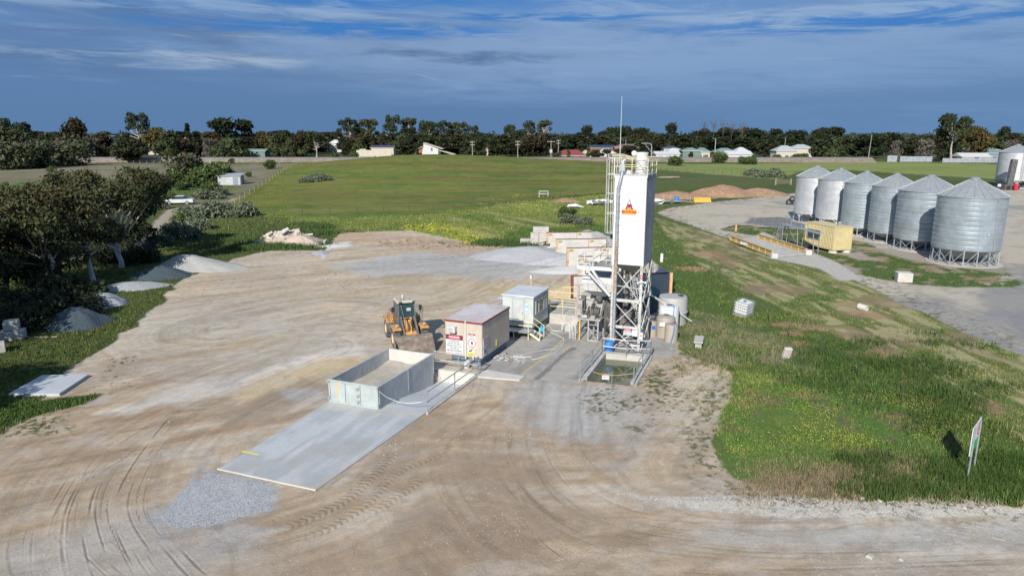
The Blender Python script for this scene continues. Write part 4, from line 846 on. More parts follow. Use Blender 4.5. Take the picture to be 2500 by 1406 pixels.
# ================================================================== white batching tower
def build_tower():
    O = Vector((6.03, 40.50, 0)); t = thing('batching_tower', 'tall white cement silo tower with company logo, on braced steel legs', 'tower', O, TH)
    W, D, zb, zt = 1.88, 2.65, 5.42, 10.70
    mb = MB(); mb.box(0, W, 0, D, zb, zt); body = mb.build('silo_body', M['silow'], t)
    n = 10
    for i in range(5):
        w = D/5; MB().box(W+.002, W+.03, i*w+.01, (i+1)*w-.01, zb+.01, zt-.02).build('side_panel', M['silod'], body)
    for a, b_ in ((zb, 7.35), (7.36, 9.0), (9.01, zt)):
        MB().box(.36, W-.02, -.016, -.002, a+.012, b_-.004).build('front_panel', M['silow'], body)
    MB().box(-.04, W+.06, -.04, D+.05, zt+.002, zt+.06).build('deck', M['wsteel'], t)
    # logo panel
    s = MB().box(.42, 1.74, -.03, -.018, 8.36, 9.50).build('sign_panel', M['signw'], t)
    cx, zb0 = .93, 8.74
    MB().extr([(cx-.24, zb0), (cx, zb0+.62), (cx+.24, zb0)], -.040, -.032).build('mountain_outline', M['signm'], s)
    MB().extr([(cx-.07, zb0+.34), (cx, zb0+.54), (cx+.07, zb0+.34), (cx+.03, zb0+.27), (cx, zb0+.36), (cx-.03, zb0+.27)], -.046, -.041).build('snow_cap', M['signw'], s)
    MB().extr([(cx-.13, zb0), (cx-.09, zb0+.16), (cx, zb0+.05), (cx+.09, zb0+.16), (cx+.13, zb0), (cx+.05, zb0), (cx, zb0+.001), (cx-.05, zb0)], -.046, -.041).build('logo_notch', M['signo'], s)
    MB().box(cx-.43, cx+.43, -.042, -.034, 8.44, 8.73).build('name_band', M['signo'], s)
    text('MAWSONS', s, (cx, -.046, 8.585), .225, M['signm'], bold=.007, sx=.80)
    for x, z0, z1 in ((1.62, 8.9, 9.5), (1.60, 8.36, 8.45)): MB().box(x-.012, x+.012, -.020, -.0165, z0, z1).build('rust_streak', M['rustd'], s)
    # hopper
    hp = MB(); c = (W/2, D/2); hp.add([(0,0,zb-.002),(W,0,zb-.002),(W,D,zb-.002),(0,D,zb-.002),(c[0]-.25,c[1]-.1,4.75),(c[0]+.2,c[1]-.1,4.75),(c[0]+.2,c[1]+.3,4.75),(c[0]-.25,c[1]+.3,4.75)], [(0,1,5,4),(1,2,6,5),(2,3,7,6),(3,0,4,7),(4,5,6,7)])
    hp.build('hopper', M['gsteel'], t); MB().cyl((c[0]-.3, c[1]+.1, 2.2), (c[0]-.3, c[1]+.1, 4.76), .13, n=12).build('discharge_pipe', M['dark'], t)
    MB().bbox(c[0]-.65, c[0]+.1, c[1]-.1, c[1]+.7, 1.2, 2.19, .05).build('weigh_hopper', M['dark'], t)
    MB().cyl((.4, 2.2, 3.5), (1.75, 2.2, 1.2), .16, n=10).build('screw_conveyor', M['gsteel'], t)
    # legs
    for x, y in ((.0, .0), (W-.16, .0), (W-.12, D-.12), (.0, D-.12)):
        l = MB(); l.box(x, x+.16, y, y+.035, 0, zb-.003); l.box(x, x+.035, y+.036, y+.16, 0, zb-.003); l.build('leg', M['wsteel'], t)
        MB().box(x-.06, x+.22, y-.06, y+.22, 0, .03).build('base_plate', M['gsteel'], t)
    def X(a, b_, c_, d_, w=.07): 
        MB().bar(a, b_, w, .05).build('brace', M['wsteel'], t); MB().bar(c_, d_, w, .05).build('brace', M['wsteel'], t)
    lv = [.10, 1.57, 3.24, 5.3]
    for z0, z1 in zip(lv[:-1], lv[1:]):
        for y, o_ in ((-.03, .0), (D+.05, .0)): X((.1, y, z0), (W-.1, y, z1), (W-.1, y-.06, z0), (.1, y-.06, z1))
        for x in (W+.05,): X((x, .1, z0), (x, D-.1, z1), (x+.05, D-.1, z0), (x+.05, .1, z1), .06)
        X((-.05, .1, z0), (-.05, D-.1, z1), (-.10, D-.1, z0), (-.10, .1, z1), .06)
    for z in (1.57, 3.24):
        for y in (-.075, D+.03): MB().box(.17, W-.17, y, y+.07, z-.09, z+.09).build('beam', M['wsteel'], t)
        for x in (.0, W-.10): MB().box(x, x+.1, .17, D-.17, z-.07, z+.07).build('beam', M['wsteel'], t)
    for z in (4.15,): MB().bar((.1, -.05, z), (W-.1, -.05, z-.12), .05).build('beam', M['wsteel'], t)
    # fill pipe
    px, py = .27, -.16
    fp = MB().tube([(px, py, .55), (px, py, 3.6)], .10, 10).build('fill_pipe', M['galv'], t, True)
    MB().tube([(px, py, 3.6), (px, py, 6.9)], .105, 10).build('dirty_section', M['dirt_pipe'], fp)
    MB().tube([(px, py, 6.9), (px, py, 9.95), (px+.10, py+.02, 10.35), (px+.19, py+.1, 10.9)], .10, 10).build('upper_section', M['galv'], fp, True)
    for z in np.arange(.7, 10., .42): MB().cyl((px, py, z), (px, py, z+.03), .125, n=10).build('clamp_ring', M['galv'], fp)
    MB().bbox(px+.02, px+.34, py+.05, py+.35, 10.92, 11.34, .03).build('valve_box', M['galvp'], t)
    MB().tube([(px+.19, py+.2, 11.34), (px+.19, py+.2, 11.52), (px+.30, py+.24, 11.62), (.95, .7, 11.62)], .075, 8).build('white_duct', M['white'], t, True)
    # filter
    fx, fy = 1.30, 1.25; f = MB().lathe([(.0, 12.02), (.37, 12.0), (.385, 11.96), (.37, 11.9), (.37, 11.5), (.38, 11.48), (.38, 11.44), (.37, 11.42), (.37, zt+.06)], (fx, fy, 0), 22).build('dust_filter', M['white'], t, True)
    for z, tl in ((11.55, .05), (11.02, -.03), (10.86, .12)):
        MB().tube([(fx+(.40+.02*k % 2)*math.cos(a), fy+.40*math.sin(a), z+tl*math.sin(a*1.3)) for k, a in enumerate(np.linspace(0, 6.2, 20))], .014, 5).build('cable_loop', M['gsteel'], f)
    MB().tube([(fx-.3, fy-.35, 11.6), (fx, fy-.42, 11.3), (fx+.3, fy-.45, 10.9)], .014, 5).build('cable', M['gsteel'], f)
    b = MB(); b.cyl((.88, .95, 11.95), (.88, 1.12, 11.95), .15, n=14); b.tube([(.93, 1.0, 12.0), (1.05, 1.05, 11.85), (1.1, 1.1, 11.6)], .07, 8); b.build('fan', M['white'], t, True)
    MB().bbox(.62, .86, .3, .5, zt+.06, zt+.3, .02).build('hatch', M['white'], t); MB().box(.4, .9, .25, .3, zt+.06, zt+.13).build('hatch_frame', M['wsteel'], t)
    # jib
    MB().tube([(1.84, 1.3, zt-.3), (1.84, 1.3, 12.35), (1.80, 1.27, 12.47), (1.70, 1.22, 12.52), (1.30, .95, 12.52)], .03, 7).build('jib', M['galv'], t)
    MB().tube([(1.46, 1.06, 12.50), (1.84, 1.3, 12.0)], .02, 6).build('jib_stay', M['galv'], t)
    MB().tube([(.10, .7, zt), (.10, .7, 11.8)], .035, 6).build('antenna_mount', M['wsteel'], t); MB().tube([(.10, .7, 11.8), (.10, .7, 15.2)], [.022, .010], 6).build('antenna', M['signw'], t)
    # guard rails
    co = [(-.02, -.02), (1.0, -.02), (W+.04, -.02), (W+.04, D*.5), (W+.04, D+.03), (W*.5, D+.03), (-.02, D+.03), (-.02, D*.62)]
    for i, (x, y) in enumerate(co): MB().tube([(x, y, zt-.1), (x, y, zt+1.02)], .026, 6).build('guard_post', M['yelw'], t)
    for z in (zt+.5, zt+1.0): MB().tube([(x, y, z) for x, y in co]+[(-.02, D*.62, z)], .024, 6).build('guard_rail', M['yel'], t)
    # caged ladder, left side
    cx, cy = -.05, 1.15; ld = MB()
    for y in (cy-.2, cy+.2): ld.bar((cx-.02, y, 5.0), (cx-.02, y, zt+1.0), .05)
    for z in np.arange(5.1, zt+.9, .3): ld.bar((cx-.02, cy-.2, z), (cx-.02, cy+.2, z), .025)
    ld = ld.build('access_ladder', M['wsteel'], t)
    for z in (7.15, 8.35, 9.55, 10.7, 11.65):
        MB().tube([(cx-.36-.36*math.cos(a), cy+.36*math.sin(a), z) for a in np.linspace(-2.3, 2.3, 13)], .028, 6).build('cage_hoop', M['wsteel'], ld)
    for a in np.linspace(-2.0, 2.0, 6): MB().bar((cx-.36-.36*math.cos(a), cy+.36*math.sin(a), 7.15), (cx-.36-.36*math.cos(a), cy+.36*math.sin(a), 11.65), .035).build('cage_bar', M['wsteel'], ld)
    # inclined caged ladder inside the legs
    a_, b_ = Vector((.85, 2.3, 5.0)), Vector((1.62, 1.9, .9)); ax = (b_-a_).normalized(); il = MB()
    for o_ in (-.16, .16): il.bar(a_+Vector((o_, 0, 0)), b_+Vector((o_, 0, 0)), .04)
    for k in range(14): p_ = a_.lerp(b_, k/14); il.bar(p_-Vector((.16, 0, 0)), p_+Vector((.16, 0, 0)), .03)
    il = il.build('inner_ladder', M['wsteel'], t); h1 = Vector((0, 1, 0)).cross(ax); 
    for o_ in (-.34, -.17, 0, .17, .34):
        e = Vector((o_, -.42+abs(o_)*.5, 0)); MB().bar(a_+e, b_+e+Vector((0, 0, .9)), .03).build('cage_bar', M['wsteel'], il)
    for k in (.1, .3, .5, .7):
        p_ = a_.lerp(b_, k); MB().tube([p_+Vector((.36*math.sin(q_), -.42*math.cos(q_), 0)) for q_ in np.linspace(-1.6, 1.6, 9)], .02, 5).build('cage_hoop', M['wsteel'], il)
    # small things on the legs
    s = MB().box(W-.15, W+.02, -.05, -.035, 4.65, 4.85).build('red_sign', M['signr'], t); MB().box(W-.10, W-.03, -.056, -.051, 4.70, 4.80).build('inner_square', M['signw'], s)
    c_ = MB(); c_.cyl((W-.25, -.1, 4.42), (W+.22, -.1, 4.48), .045, n=8); c_.cyl((W-.25, -.18, 4.42), (W-.2, -.05, 4.42), .07, n=8); c_.cyl((W+.20, -.18, 4.46), (W+.24, -.05, 4.46), .07, n=8); c_.build('twin_floodlight', M['white'], t)
    e = MB().bbox(W-.02, W+.20, -.22, -.06, .92, 1.38, .02).build('switch_box', M['white'], t); MB().cyl((W+.09, -.24, 1.2), (W+.09, -.215, 1.2), .045, n=10).build('stop_button', M['signr'], e)
    s = sign(t, .88, 1.38, 1.12, 1.54, y=-.13, header=('DANGER', .36), lines=('MOBILE PLANT', 'KEEP OUT'), sz=.10)
    s = sign(t, 1.40, 1.74, 1.10, 1.46, y=-.13)
    # walkway, platforms and braces at the left
    wk = MB(); wk.box(-1.25, -.12, .45, 4.2, 5.0, 5.06); wk.build('walkway', M['gsteel'], t)
    for y in (.40, 4.22): MB().box(-2.3, .0, y, y+.05, 4.88, 5.10).build('walkway_beam', M['white'], t)
    MB().box(-1.30, -1.252, .45, 4.2, 4.9, 5.12).build('walkway_beam', M['wsteel'], t)
    MB().box(-2.3, -1.31, .47, 2.2, 4.99, 5.04).build('side_platform', M['wsteel'], t)
    for x0 in (-1.75, -1.35): MB().bar((x0, .34, 4.95), (-.03, -.02, 3.42), .14, .10).build('diagonal_strut', M['white'], t)
    for x, y in ((-1.3, .45), (-.75, 1.6), (-.14, .45), (-1.3, 2.3), (-1.3, 4.2), (-.14, 2.6), (-.14, 4.2)): MB().bar((x, y, 5.06), (x, y, 6.05), .045).build('guard_post', M['wsteel'], t)
    for z in (5.55, 6.03):
        MB().bar((-1.3, .45, z), (-.14, .45, z), .04).build('guard_rail', M['yelw'], t); MB().bar((-1.3, .45, z), (-1.3, 4.2, z), .04).build('guard_rail', M['yelw'], t); MB().bar((-.14, 1.6, z), (-.14, 4.2, z), .04).build('guard_rail', M['yelw'], t)
    for z in (5.3, 5.6):
        MB().tube([(-1.4, .3, z), (-2.2, .35, z), (-2.35, .6, z), (-2.35, 2.0, z), (-2.2, 2.2, z), (-1.4, 2.2, z)], .026, 6).build('guard_rail', M['white'], t)
    for x, y in ((-2.3, .5), (-2.3, 2.1), (-1.5, .32)): MB().bar((x, y, 5.0), (x, y, 5.6), .04).build('guard_post', M['white'], t)
    MB().tube([(-1.4, .3, 4.55), (-2.2, .3, 4.55), (-2.3, .5, 4.6)], .03, 6).build('lower_rail', M['white'], t)
    MB().tube([(-.55, 2.4, 5.06), (-.55, 2.4, 6.6)], .05, 7).build('light_pole', M['galvp'], t); lm = MB().bbox(-.72, -.40, 2.25, 2.5, 6.6, 6.9, .02).build('floodlight', M['dark'], t)
    MB().box(-.70, -.42, 2.235, 2.248, 6.62, 6.88).build('lens', M['glass'], lm)
    b = MB(); [b.box(-2.1+.45*k, -1.75+.45*k, .9, 1.5, 5.04, 5.22) for k in range(2)]; b.build('motor', M['signcy'] if 0 else M['galvp'], t)
build_tower()

def build_hopper():
    O = Vector((6.03, 40.50, 0)); t = thing('aggregate_hopper', 'white tapered weigh hopper hung left of the tower above the mixer', 'hopper', O, TH)
    def fr(x0, x1, y0, y1, z, X0, X1, Y0, Y1, Z, nm, m):
        MB().add([(x0,y0,z),(x1,y0,z),(x1,y1,z),(x0,y1,z),(X0,Y0,Z),(X1,Y0,Z),(X1,Y1,Z),(X0,Y1,Z)], [(0,3,2,1),(0,1,5,4),(1,2,6,5),(2,3,7,6),(3,0,4,7)]).build(nm, m, t)
    fr(-2.10, -.12, 1.0, 3.2, 4.0, -2.10, -.12, 1.0, 3.2, 4.32, 'rim', M['white'])
    fr(-2.02, -.12, 1.03, 3.1, 3.40, -2.08, -.12, 1.0, 3.2, 3.95, 'body', mat('hopper_grey', (.46,.46,.44), .6, var=.06)); 
    MB().box(-2.14, -.10, .96, .999, 3.90, 3.99).build('band', M['white'], t)
    fr(-1.4, -.9, 1.7, 2.2, 2.95, -1.95, -.15, 1.05, 3.0, 3.36, 'cone', M['white'])
    for x in (-1.7, -1.1, -.5): MB().bar((x, .98, 3.4), (x-.06, .95, 3.93), .03).build('rib', M['gsteel'], t)
    MB().cyl((-1.2, 1.8, 2.6), (-1.2, 1.8, 2.95), .2, n=10).build('chute', M['dark'], t)
    for x, y in ((-1.95, 1.1), (-1.4, 1.1), (-.3, 1.1), (-1.95, 3.0)): MB().bar((x, y, 4.32), (x, y, 4.88), .04).build('hanger_rod', M['gsteel'], t)
build_hopper()

def build_mixer():
    O = G(1400, 828); t = thing('mixer_frame', 'dusty steel frame carrying the dark mixer drive and conveyor left of tower', 'mixer', O, TH)
    def box(nm, x0, x1, y0, y1, z0, z1, m='gsteel', e=.02): MB().bbox(x0, x1, y0, y1, z0, z1, e).build(nm, M[m], t)
    # table
    box('table_top', .25, 1.75, .0, 1.5, 1.36, 1.48)
    for x, y in ((.98, .02), (1.62, .02), (.98, 1.4), (1.62, 1.4)): MB().bar((x, y, 0), (x, y, 1.36), .08).build('leg', M['gsteel'], t)
    MB().bar((.40, .03, 0), (.40, .03, 1.355), .09).build('yellow_leg', mat('faded_yellow', (.60,.38,.10), .7, var=.2), t)
    for z in (.75, 1.1): MB().bar((.98, .0, z), (1.62, .0, z), .05).build('rung', M['gsteel'], t)
    MB().bar((1.0, -.03, .95), (1.6, -.03, .05), .05).build('brace', M['gsteel'], t)
    MB().bar((.98, .02, .04), (1.8, .02, .04), .07).build('sill', M['gsteel'], t)
    # column and control box
    MB().bar((-.10, 1.2, 0), (-.10, 1.2, 3.3), .13).build('column', M['gsteel'], t); MB().bar((-.3, 1.2, 3.1), (1.0, 1.2, 3.05), .08).build('arm', M['gsteel'], t)
    MB().bar((-.1, 1.2, 2.75), (.45, 1.2, 3.05), .05).build('knee_brace', M['gsteel'], t)
    box('control_cabinet', .0, .34, .7, 1.1, 1.45, 2.45, 'gsteel'); box('cabinet_back', .12, .42, 1.11, 1.35, 1.6, 2.7, 'dark')
    # drive
    MB().cyl((.85, .55, 1.85), (1.55, .45, 1.80), .26, n=16).build('drive_drum', M['dark'], t, True)
    for x in (.82, 1.05, 1.30, 1.56): MB().cyl((x, .55, 1.84), (x+.05, .545, 1.84), .33, n=16).build('pulley', M['dark'], t, True)
    MB().bar((.75, .5, 1.5), (1.05, 1.2, 3.0), .32, .22).build('conveyor', M['gsteel'], t); MB().bar((.95, .3, 1.6), (1.25, .9, 2.7), .1, .25).build('conveyor_guard', M['dark'], t)
    MB().bar((1.60, .5, 1.55), (1.72, .9, 2.55), .12, .25).build('side_arm', M['gsteel'], t)
    box('gearbox', 1.15, 1.6, .7, 1.2, 2.1, 2.5); box('motor_block', .5, .8, .1, .5, 1.49, 1.8, 'dark'); box('pump_block', 1.1, 1.4, -.05, .3, 1.49, 1.68)
    MB().cyl((.55, .0, 1.6), (.9, .0, 1.6), .11, n=12).build('electric_motor', M['galvp'], t, True)
    for k in range(9):
        r_ = random.Random(k); p0 = Vector((r_.uniform(.3, 1.6), r_.uniform(-.1, .3), r_.uniform(1.5, 1.7))); p1 = p0+Vector((r_.uniform(-.5, .5), r_.uniform(0, .5), r_.uniform(.3, 1.)))
        mid = (p0+p1)/2+Vector((r_.uniform(-.3, .3), -.15, .25)); MB().tube(smooth_line([p0, mid, p1], 5), .018, 5).build('hydraulic_hose', M['gsteel' if k % 2 else 'dark'], t)
    # dark mixing bowl
    MB().lathe([(.2, .25), (.75, .75), (.85, 1.3), (.85, 2.2), (.7, 2.55), (0, 2.6)], (2.3, 1.6, 0), 20).build('mixing_bowl', M['dark'], t, True)
    MB().box(1.75, 3.0, .9, 2.4, 2.0, 2.12).build('bowl_deck', M['dark'], t)
    for x, y in ((1.85, .95), (2.85, .95), (1.85, 2.3)): MB().bar((x, y, 0), (x, y, 2.0), .1).build('leg', M['dark'], t)
    # pipes at left end
    for k in range(5):
        x = -.25+.1*k; MB().tube(smooth_line([(x, -.1, .05), (x+.02, -.12, .9), (x+.12, .0, 1.25), (x+.3, .3, 1.40)], 4), .022, 6).build('white_pipe', M['hose'], t)
    MB().bar((-.3, -.05, 1.25), (.35, -.05, 1.28), .04).build('pipe_rack', M['wsteel'], t)
    MB().bar((-.55, .3, .9), (-.3, .3, 1.2), .03).build('yellow_guard', M['yel'], t)
    b = thing('hose_reel', 'grey pressure washer box with coiled white hose beside mixer', 'washer', G(1377, 811), TH)
    MB().bbox(0, .42, 0, .35, 0, .62, .06).build('housing', M['galvp'], b)
    for r_ in (.30, .36): MB().tube([(.2+r_*math.cos(a), -.06, .34+r_*math.sin(a)) for a in np.linspace(-.4, 3.6, 14)], .022, 6).build('coil', M['hose'], b)
build_mixer()

# ================================================================== pond
def build_pond():
    w = MB(); wallring(w, POND_XY, .14, .24, -1.9, .10, segs=[1, 2, 3])
    o = w.build('pond_wall', M['conc']); tag(o, 'low concrete kerb walls round the settling pond', 'wall')
    f = MB(); a, b_ = Vector(POND_XY[0]+(0,)), Vector(POND_XY[1]+(0,)); q = (AY*1.)
    f.add([tuple(a-q*.25+Vector((0,0,.01))), tuple(b_-q*.25+Vector((0,0,.01))), tuple(b_+q*.9+Vector((0,0,-.55))), tuple(a+q*.9+Vector((0,0,-.55)))], [(0,1,2,3)])
    f.build('silt_beach', mat('wet_silt', (.24,.19,.14), .6, var=.15, scale=4.), o)
    n = 24; wt = MB(); c = offs(POND_XY, .02); wt.add([(x, y, -.27) for x, y in c], [tuple(range(4))]); wo = wt.build('pond_water', M['water']); tag(wo, kind='structure')
    B = [tuple(G(*p)) for p in ((1416,930), (1445,897), (1470,865))]; z = Vector((0, 0, .0))
    railing('pond_railing', 'grey pipe railing on the left side of the green pond', 'railing', [Vector(p)+z for p in B], 1.02)
    railing('pond_railing', 'grey pipe railing between the green pond and the tower legs', 'railing', [G(1470.5,864.5), G(1528,871), G(1587,872)], 1.02)
    railing('pond_railing', 'grey pipe railing on the right side of the green pond, over the weeds', 'railing', [G(1546.5,944), G(1568,907), G(1588.5,874)], 1.02)
    p0 = Vector(B[0])+Vector((.05, 0, .95)); p1 = G(1546.5, 944)+Vector((0, 0, .95)); L_ = Vector((5.0, 36.2, .3)); p0 = P(1443, 905, 36.6); p1 = P(1545.5, 911.5, 34.2)
    mid = P(1499, 916, 35.2); c = hose('yellow_rope', 'yellow rope slung across the open front of the pond', [p0, P(1462, 912, 36.1), mid, P(1525, 914, 34.7), p1], .014, M['yel']); c['category'] = 'rope'
    sp = P(1478.5, 919, 35.6); s = thing('danger_sign', 'small white open pit sign hanging from the rope over pond', 'sign', sp, math.radians(-12))
    bd = MB().box(-.20, .20, -.01, .01, -.17, .17).build('board', M['signw'], s); MB().box(-.195, .195, -.018, -.011, .08, .165).build('header', M['signb'], bd)
    MB().extr([(.17*math.cos(2*math.pi*k/16), .122+.034*math.sin(2*math.pi*k/16)) for k in range(16)], -.022, -.019).build('oval', M['signr'], bd)
    text('DANGER', bd, (0, -.024, .122), .055, M['signw']); text('OPEN PIT', bd, (0, -.014, -.03), .085, M['signb'])
    MB().bar((-.15, 0, .17), (-.15, 0, .26), .008).build('hook', M['galv'], s); MB().bar((.15, 0, .17), (.15, 0, .26), .008).build('hook', M['galv'], s)
    d = thing('drum', 'open blue plastic drum behind the pond railing at tower foot', 'drum', G(1486.5, 858))
    MB().lathe([(0, 0), (.26, 0), (.285, .06), (.275, .3), (.29, .33), (.275, .36), (.285, .62), (.27, .66), (.25, .66), (.25, .1), (0, .1)], n=22).build('shell', M['blue'], d, True)
    MB().lathe([(.286, .32), (.296, .34), (.286, .36)], n=22).build('hoop', mat('blue_dark', (.03,.10,.25), .5), d)
    pm = thing('water_pump', 'pump and motor lying on the concrete inside the tower legs', 'pump', G(1548, 852), TH)
    MB().cyl((-.25, 0, .2), (.3, 0, .2), .16, n=12).build('motor', M['galvp'], pm, True); MB().bbox(-.15, .2, -.2, .2, .38, .75, .05).build('pump_head', M['dark'], pm); MB().cyl((.3, 0, .25), (.45, 0, .25), .2, n=12).build('volute', M['gsteel'], pm, True)
    MB().tube(smooth_line([(.3, 0, .4), (.3, -.1, .9), (-.1, -.1, 1.0), (-.3, .1, .4)], 5), .03, 6).build('pipe', M['gsteel'], pm)
build_pond()

# ================================================================== tanks
def tank(name, label, pxc, pyb, rpx, pyt, m, dome=.06, ribs=0, hose_m=None, lid=True, taper=0.):
    Yf = G(pxc, pyb).y; Yc = Yf; 
    for _ in range(5):
        d = Yc*CP+CAMH*SP*.9; R = rpx*d/FPX; Yc = Yf+R
    c = P(pxc, pyb, Yc); top = P(pxc, pyt, Yc).z-.02; t = thing(name, label, 'tank', (c.x, Yc, 0))
    h = top; pr = [(0, 0), (R, 0), (R, h*.03)]
    if ribs:
        for k in range(1, ribs): z = h*.9*k/ribs; pr += [(R*1.0, z-.03), (R*1.012, z), (R*1.0, z+.03)]
    pr += [(R*(1-taper), h*.93), (R*(.94-taper), h), (R*.45, h+dome*R), (0, h+dome*R*1.2)]
    MB().lathe(pr, n=30).build('shell', m, t, True)
    if lid: MB().lathe([(R*.28, h+dome*R*.9), (R*.30, h+dome*R+.05), (0, h+dome*R+.06)], (0, R*-.1, 0), 18).build('lid', M['loadg'], t)
    return t, R, h
g1 = 'tanks clustered right of the tower'
t1, R, h = tank('water_tank', 'largest grey round poly tank at the back of the tank cluster', 1640, 796, 34.5, 722, M['polyg'], .05, 2, lid=False, group=g1) if 0 else tank('water_tank', 'largest grey round poly tank at the back of the tank cluster', 1640, 796, 34.5, 722, M['polyg'], .05, 2, lid=False)
MB().lathe([(.2, h+.055), (.21, h+.085), (0, h+.09)], (R*.5, -.1, 0), 14).build('lid', M['black'], t1); MB().lathe([(R*1.0, h*.42), (R*1.06, h*.45), (R*1.0, h*.48)], n=30).build('rib', M['polyg'], t1)
t2, R, h = tank('water_tank', 'white upright poly tank in front of the large grey tank', 1630.5, 812, 24, 746, M['polyw'], .08)
MB().tube(smooth_line([(.1, -.1, h+.12), (.2, -R*.8, h+.1), (.15, -R*1.04, h*.8), (.12, -R*1.04, h*.3)], 5), .028, 6).build('feed_hose', M['hoseb'], t2)
t3, R, h = tank('additive_tank', 'wide beige domed additive tank with round dark lid', 1623.5, 827, 22.8, 772, M['poly'], .18)
s = MB().box(-.55, -.20, -R-.02, -R*.86, h*.62, h*.82).build('label_plate', M['signw'], t3)
t4, R, h = tank('additive_tank', 'front beige tank with a blue hose running down its side', 1637.5, 838, 16.2, 791, M['poly'], .15, lid=False)
MB().tube(smooth_line([(-.1, -.2, h+.14), (.06, -R*.9, h+.05), (.03, -R*1.05, h*.6), (-.12, -R*1.08, .02)], 5), .035, 6).build('feed_hose', M['hoseb'], t4); MB().lathe([(.1, h+.04), (.1, h+.12), (0, h+.12)], (.1, -.05, 0), 10).build('cap', M['signr'], t4)
t5, R, h = tank('additive_tank', 'slim beige tank standing beside the right tower leg', 1592, 824, 10., 784, M['poly'], .15, lid=False)
MB().box(-.10, .12, -R-.02, -R*.8, h*.55, h*.78).build('label_plate', M['signblue'], t5)
t6 = thing('water_tank', 'big dark green tank with ribbed conical roof behind the tower', 'tank', (8.75, 51.2, 0))
MB().lathe([(2.55, 0), (2.55, 1.3), (2.62, 1.36), (1.3, 1.9), (.2, 2.25), (0, 2.26)], n=40).build('shell', M['polyd'], t6)
for k in range(20): a = 2*math.pi*k/20; MB().bar((.2*math.cos(a), .2*math.sin(a), 2.26), (2.6*math.cos(a), 2.6*math.sin(a), 1.38), .05, .04).build('roof_rib', M['polyd'], t6)
MB().bbox(-.4, .4, -.4, .4, 0, 1.6, .05).build('dark_bin', M['polyd'], None, loc=(6.9, 45.6, 0)); o = bpy.data.objects['dark_bin']; o.name = 'steel_bin'; tag(o, 'dark steel bin in the shade behind the tower legs', 'bin')
o = MB().cyl((0, 0, 0), (1.9, -1.6, -1.05), .06, n=8).build('waste_pipe', M['white'], loc=P(1592, 722, 45.5)); 
a, b_ = P(1585, 717, 44.6), G(1688, 784, .25); me = MB().cyl((0, 0, 0), b_-a, .065, n=8).build('tmp', M['white']).data; o.data = me; o.location = a; bpy.data.objects.remove(bpy.data.objects['tmp']); tag(o, 'white pipe slanting over the tanks towards the weeds', 'pipe')

# ================================================================== loader
def wheel(parent, x, y, R=.66, w=.50):
    def rot(mb):
        mb.v = [(x+a_[2]-w/2, y+a_[1], R+a_[0]) for a_ in mb.v]; return mb
    pr = [(.36, .03), (.52, .0), (.60, .05), (.625, .12), (.625, w-.12), (.60, w-.05), (.52, w), (.36, w-.03)]
    k = R/.66; ty = MB().lathe([(a*k, b_) for a, b_ in pr], n=26); base = ty
    for i in range(22):
        a = 2*math.pi*i/22
        for sgn in (0, 1):
            a2 = a+(.5*sgn)*2*math.pi/22*0
            z0, z1 = (.0, w/2) if sgn == 0 else (w/2, w); da0, da1 = (.0, .16) if sgn == 0 else (.16, .0)
            q = lambda r_, aa, zz: (r_*math.cos(aa), r_*math.sin(aa), zz)
            th = .13
            vs = [q(.615*k, a+da0, z0+.03), q(.615*k, a+da0+th, z0+.03), q(.615*k, a+da1+th, z1-.0), q(.615*k, a+da1, z1-.0), q(.665*k, a+da0, z0+.04), q(.665*k, a+da0+th, z0+.04), q(.665*k, a+da1+th, z1-.0), q(.665*k, a+da1, z1-.0)]
            ty.add(vs, [(0,3,2,1),(4,5,6,7),(0,1,5,4),(1,2,6,5),(2,3,7,6),(3,0,4,7)])
    wl = rot(MB().lathe([(0, w*.5-.03), (.12, w*.5), (.14, .12), (.30, .10), (.36, .03), (.36, w-.03), (.30, w-.1), (.14, w-.12), (.12, w*.5), (0, w*.5+.03)], n=22)).build('wheel', M['rim'], parent, True)
    rot(ty).build('tyre', M['tyre'], wl)
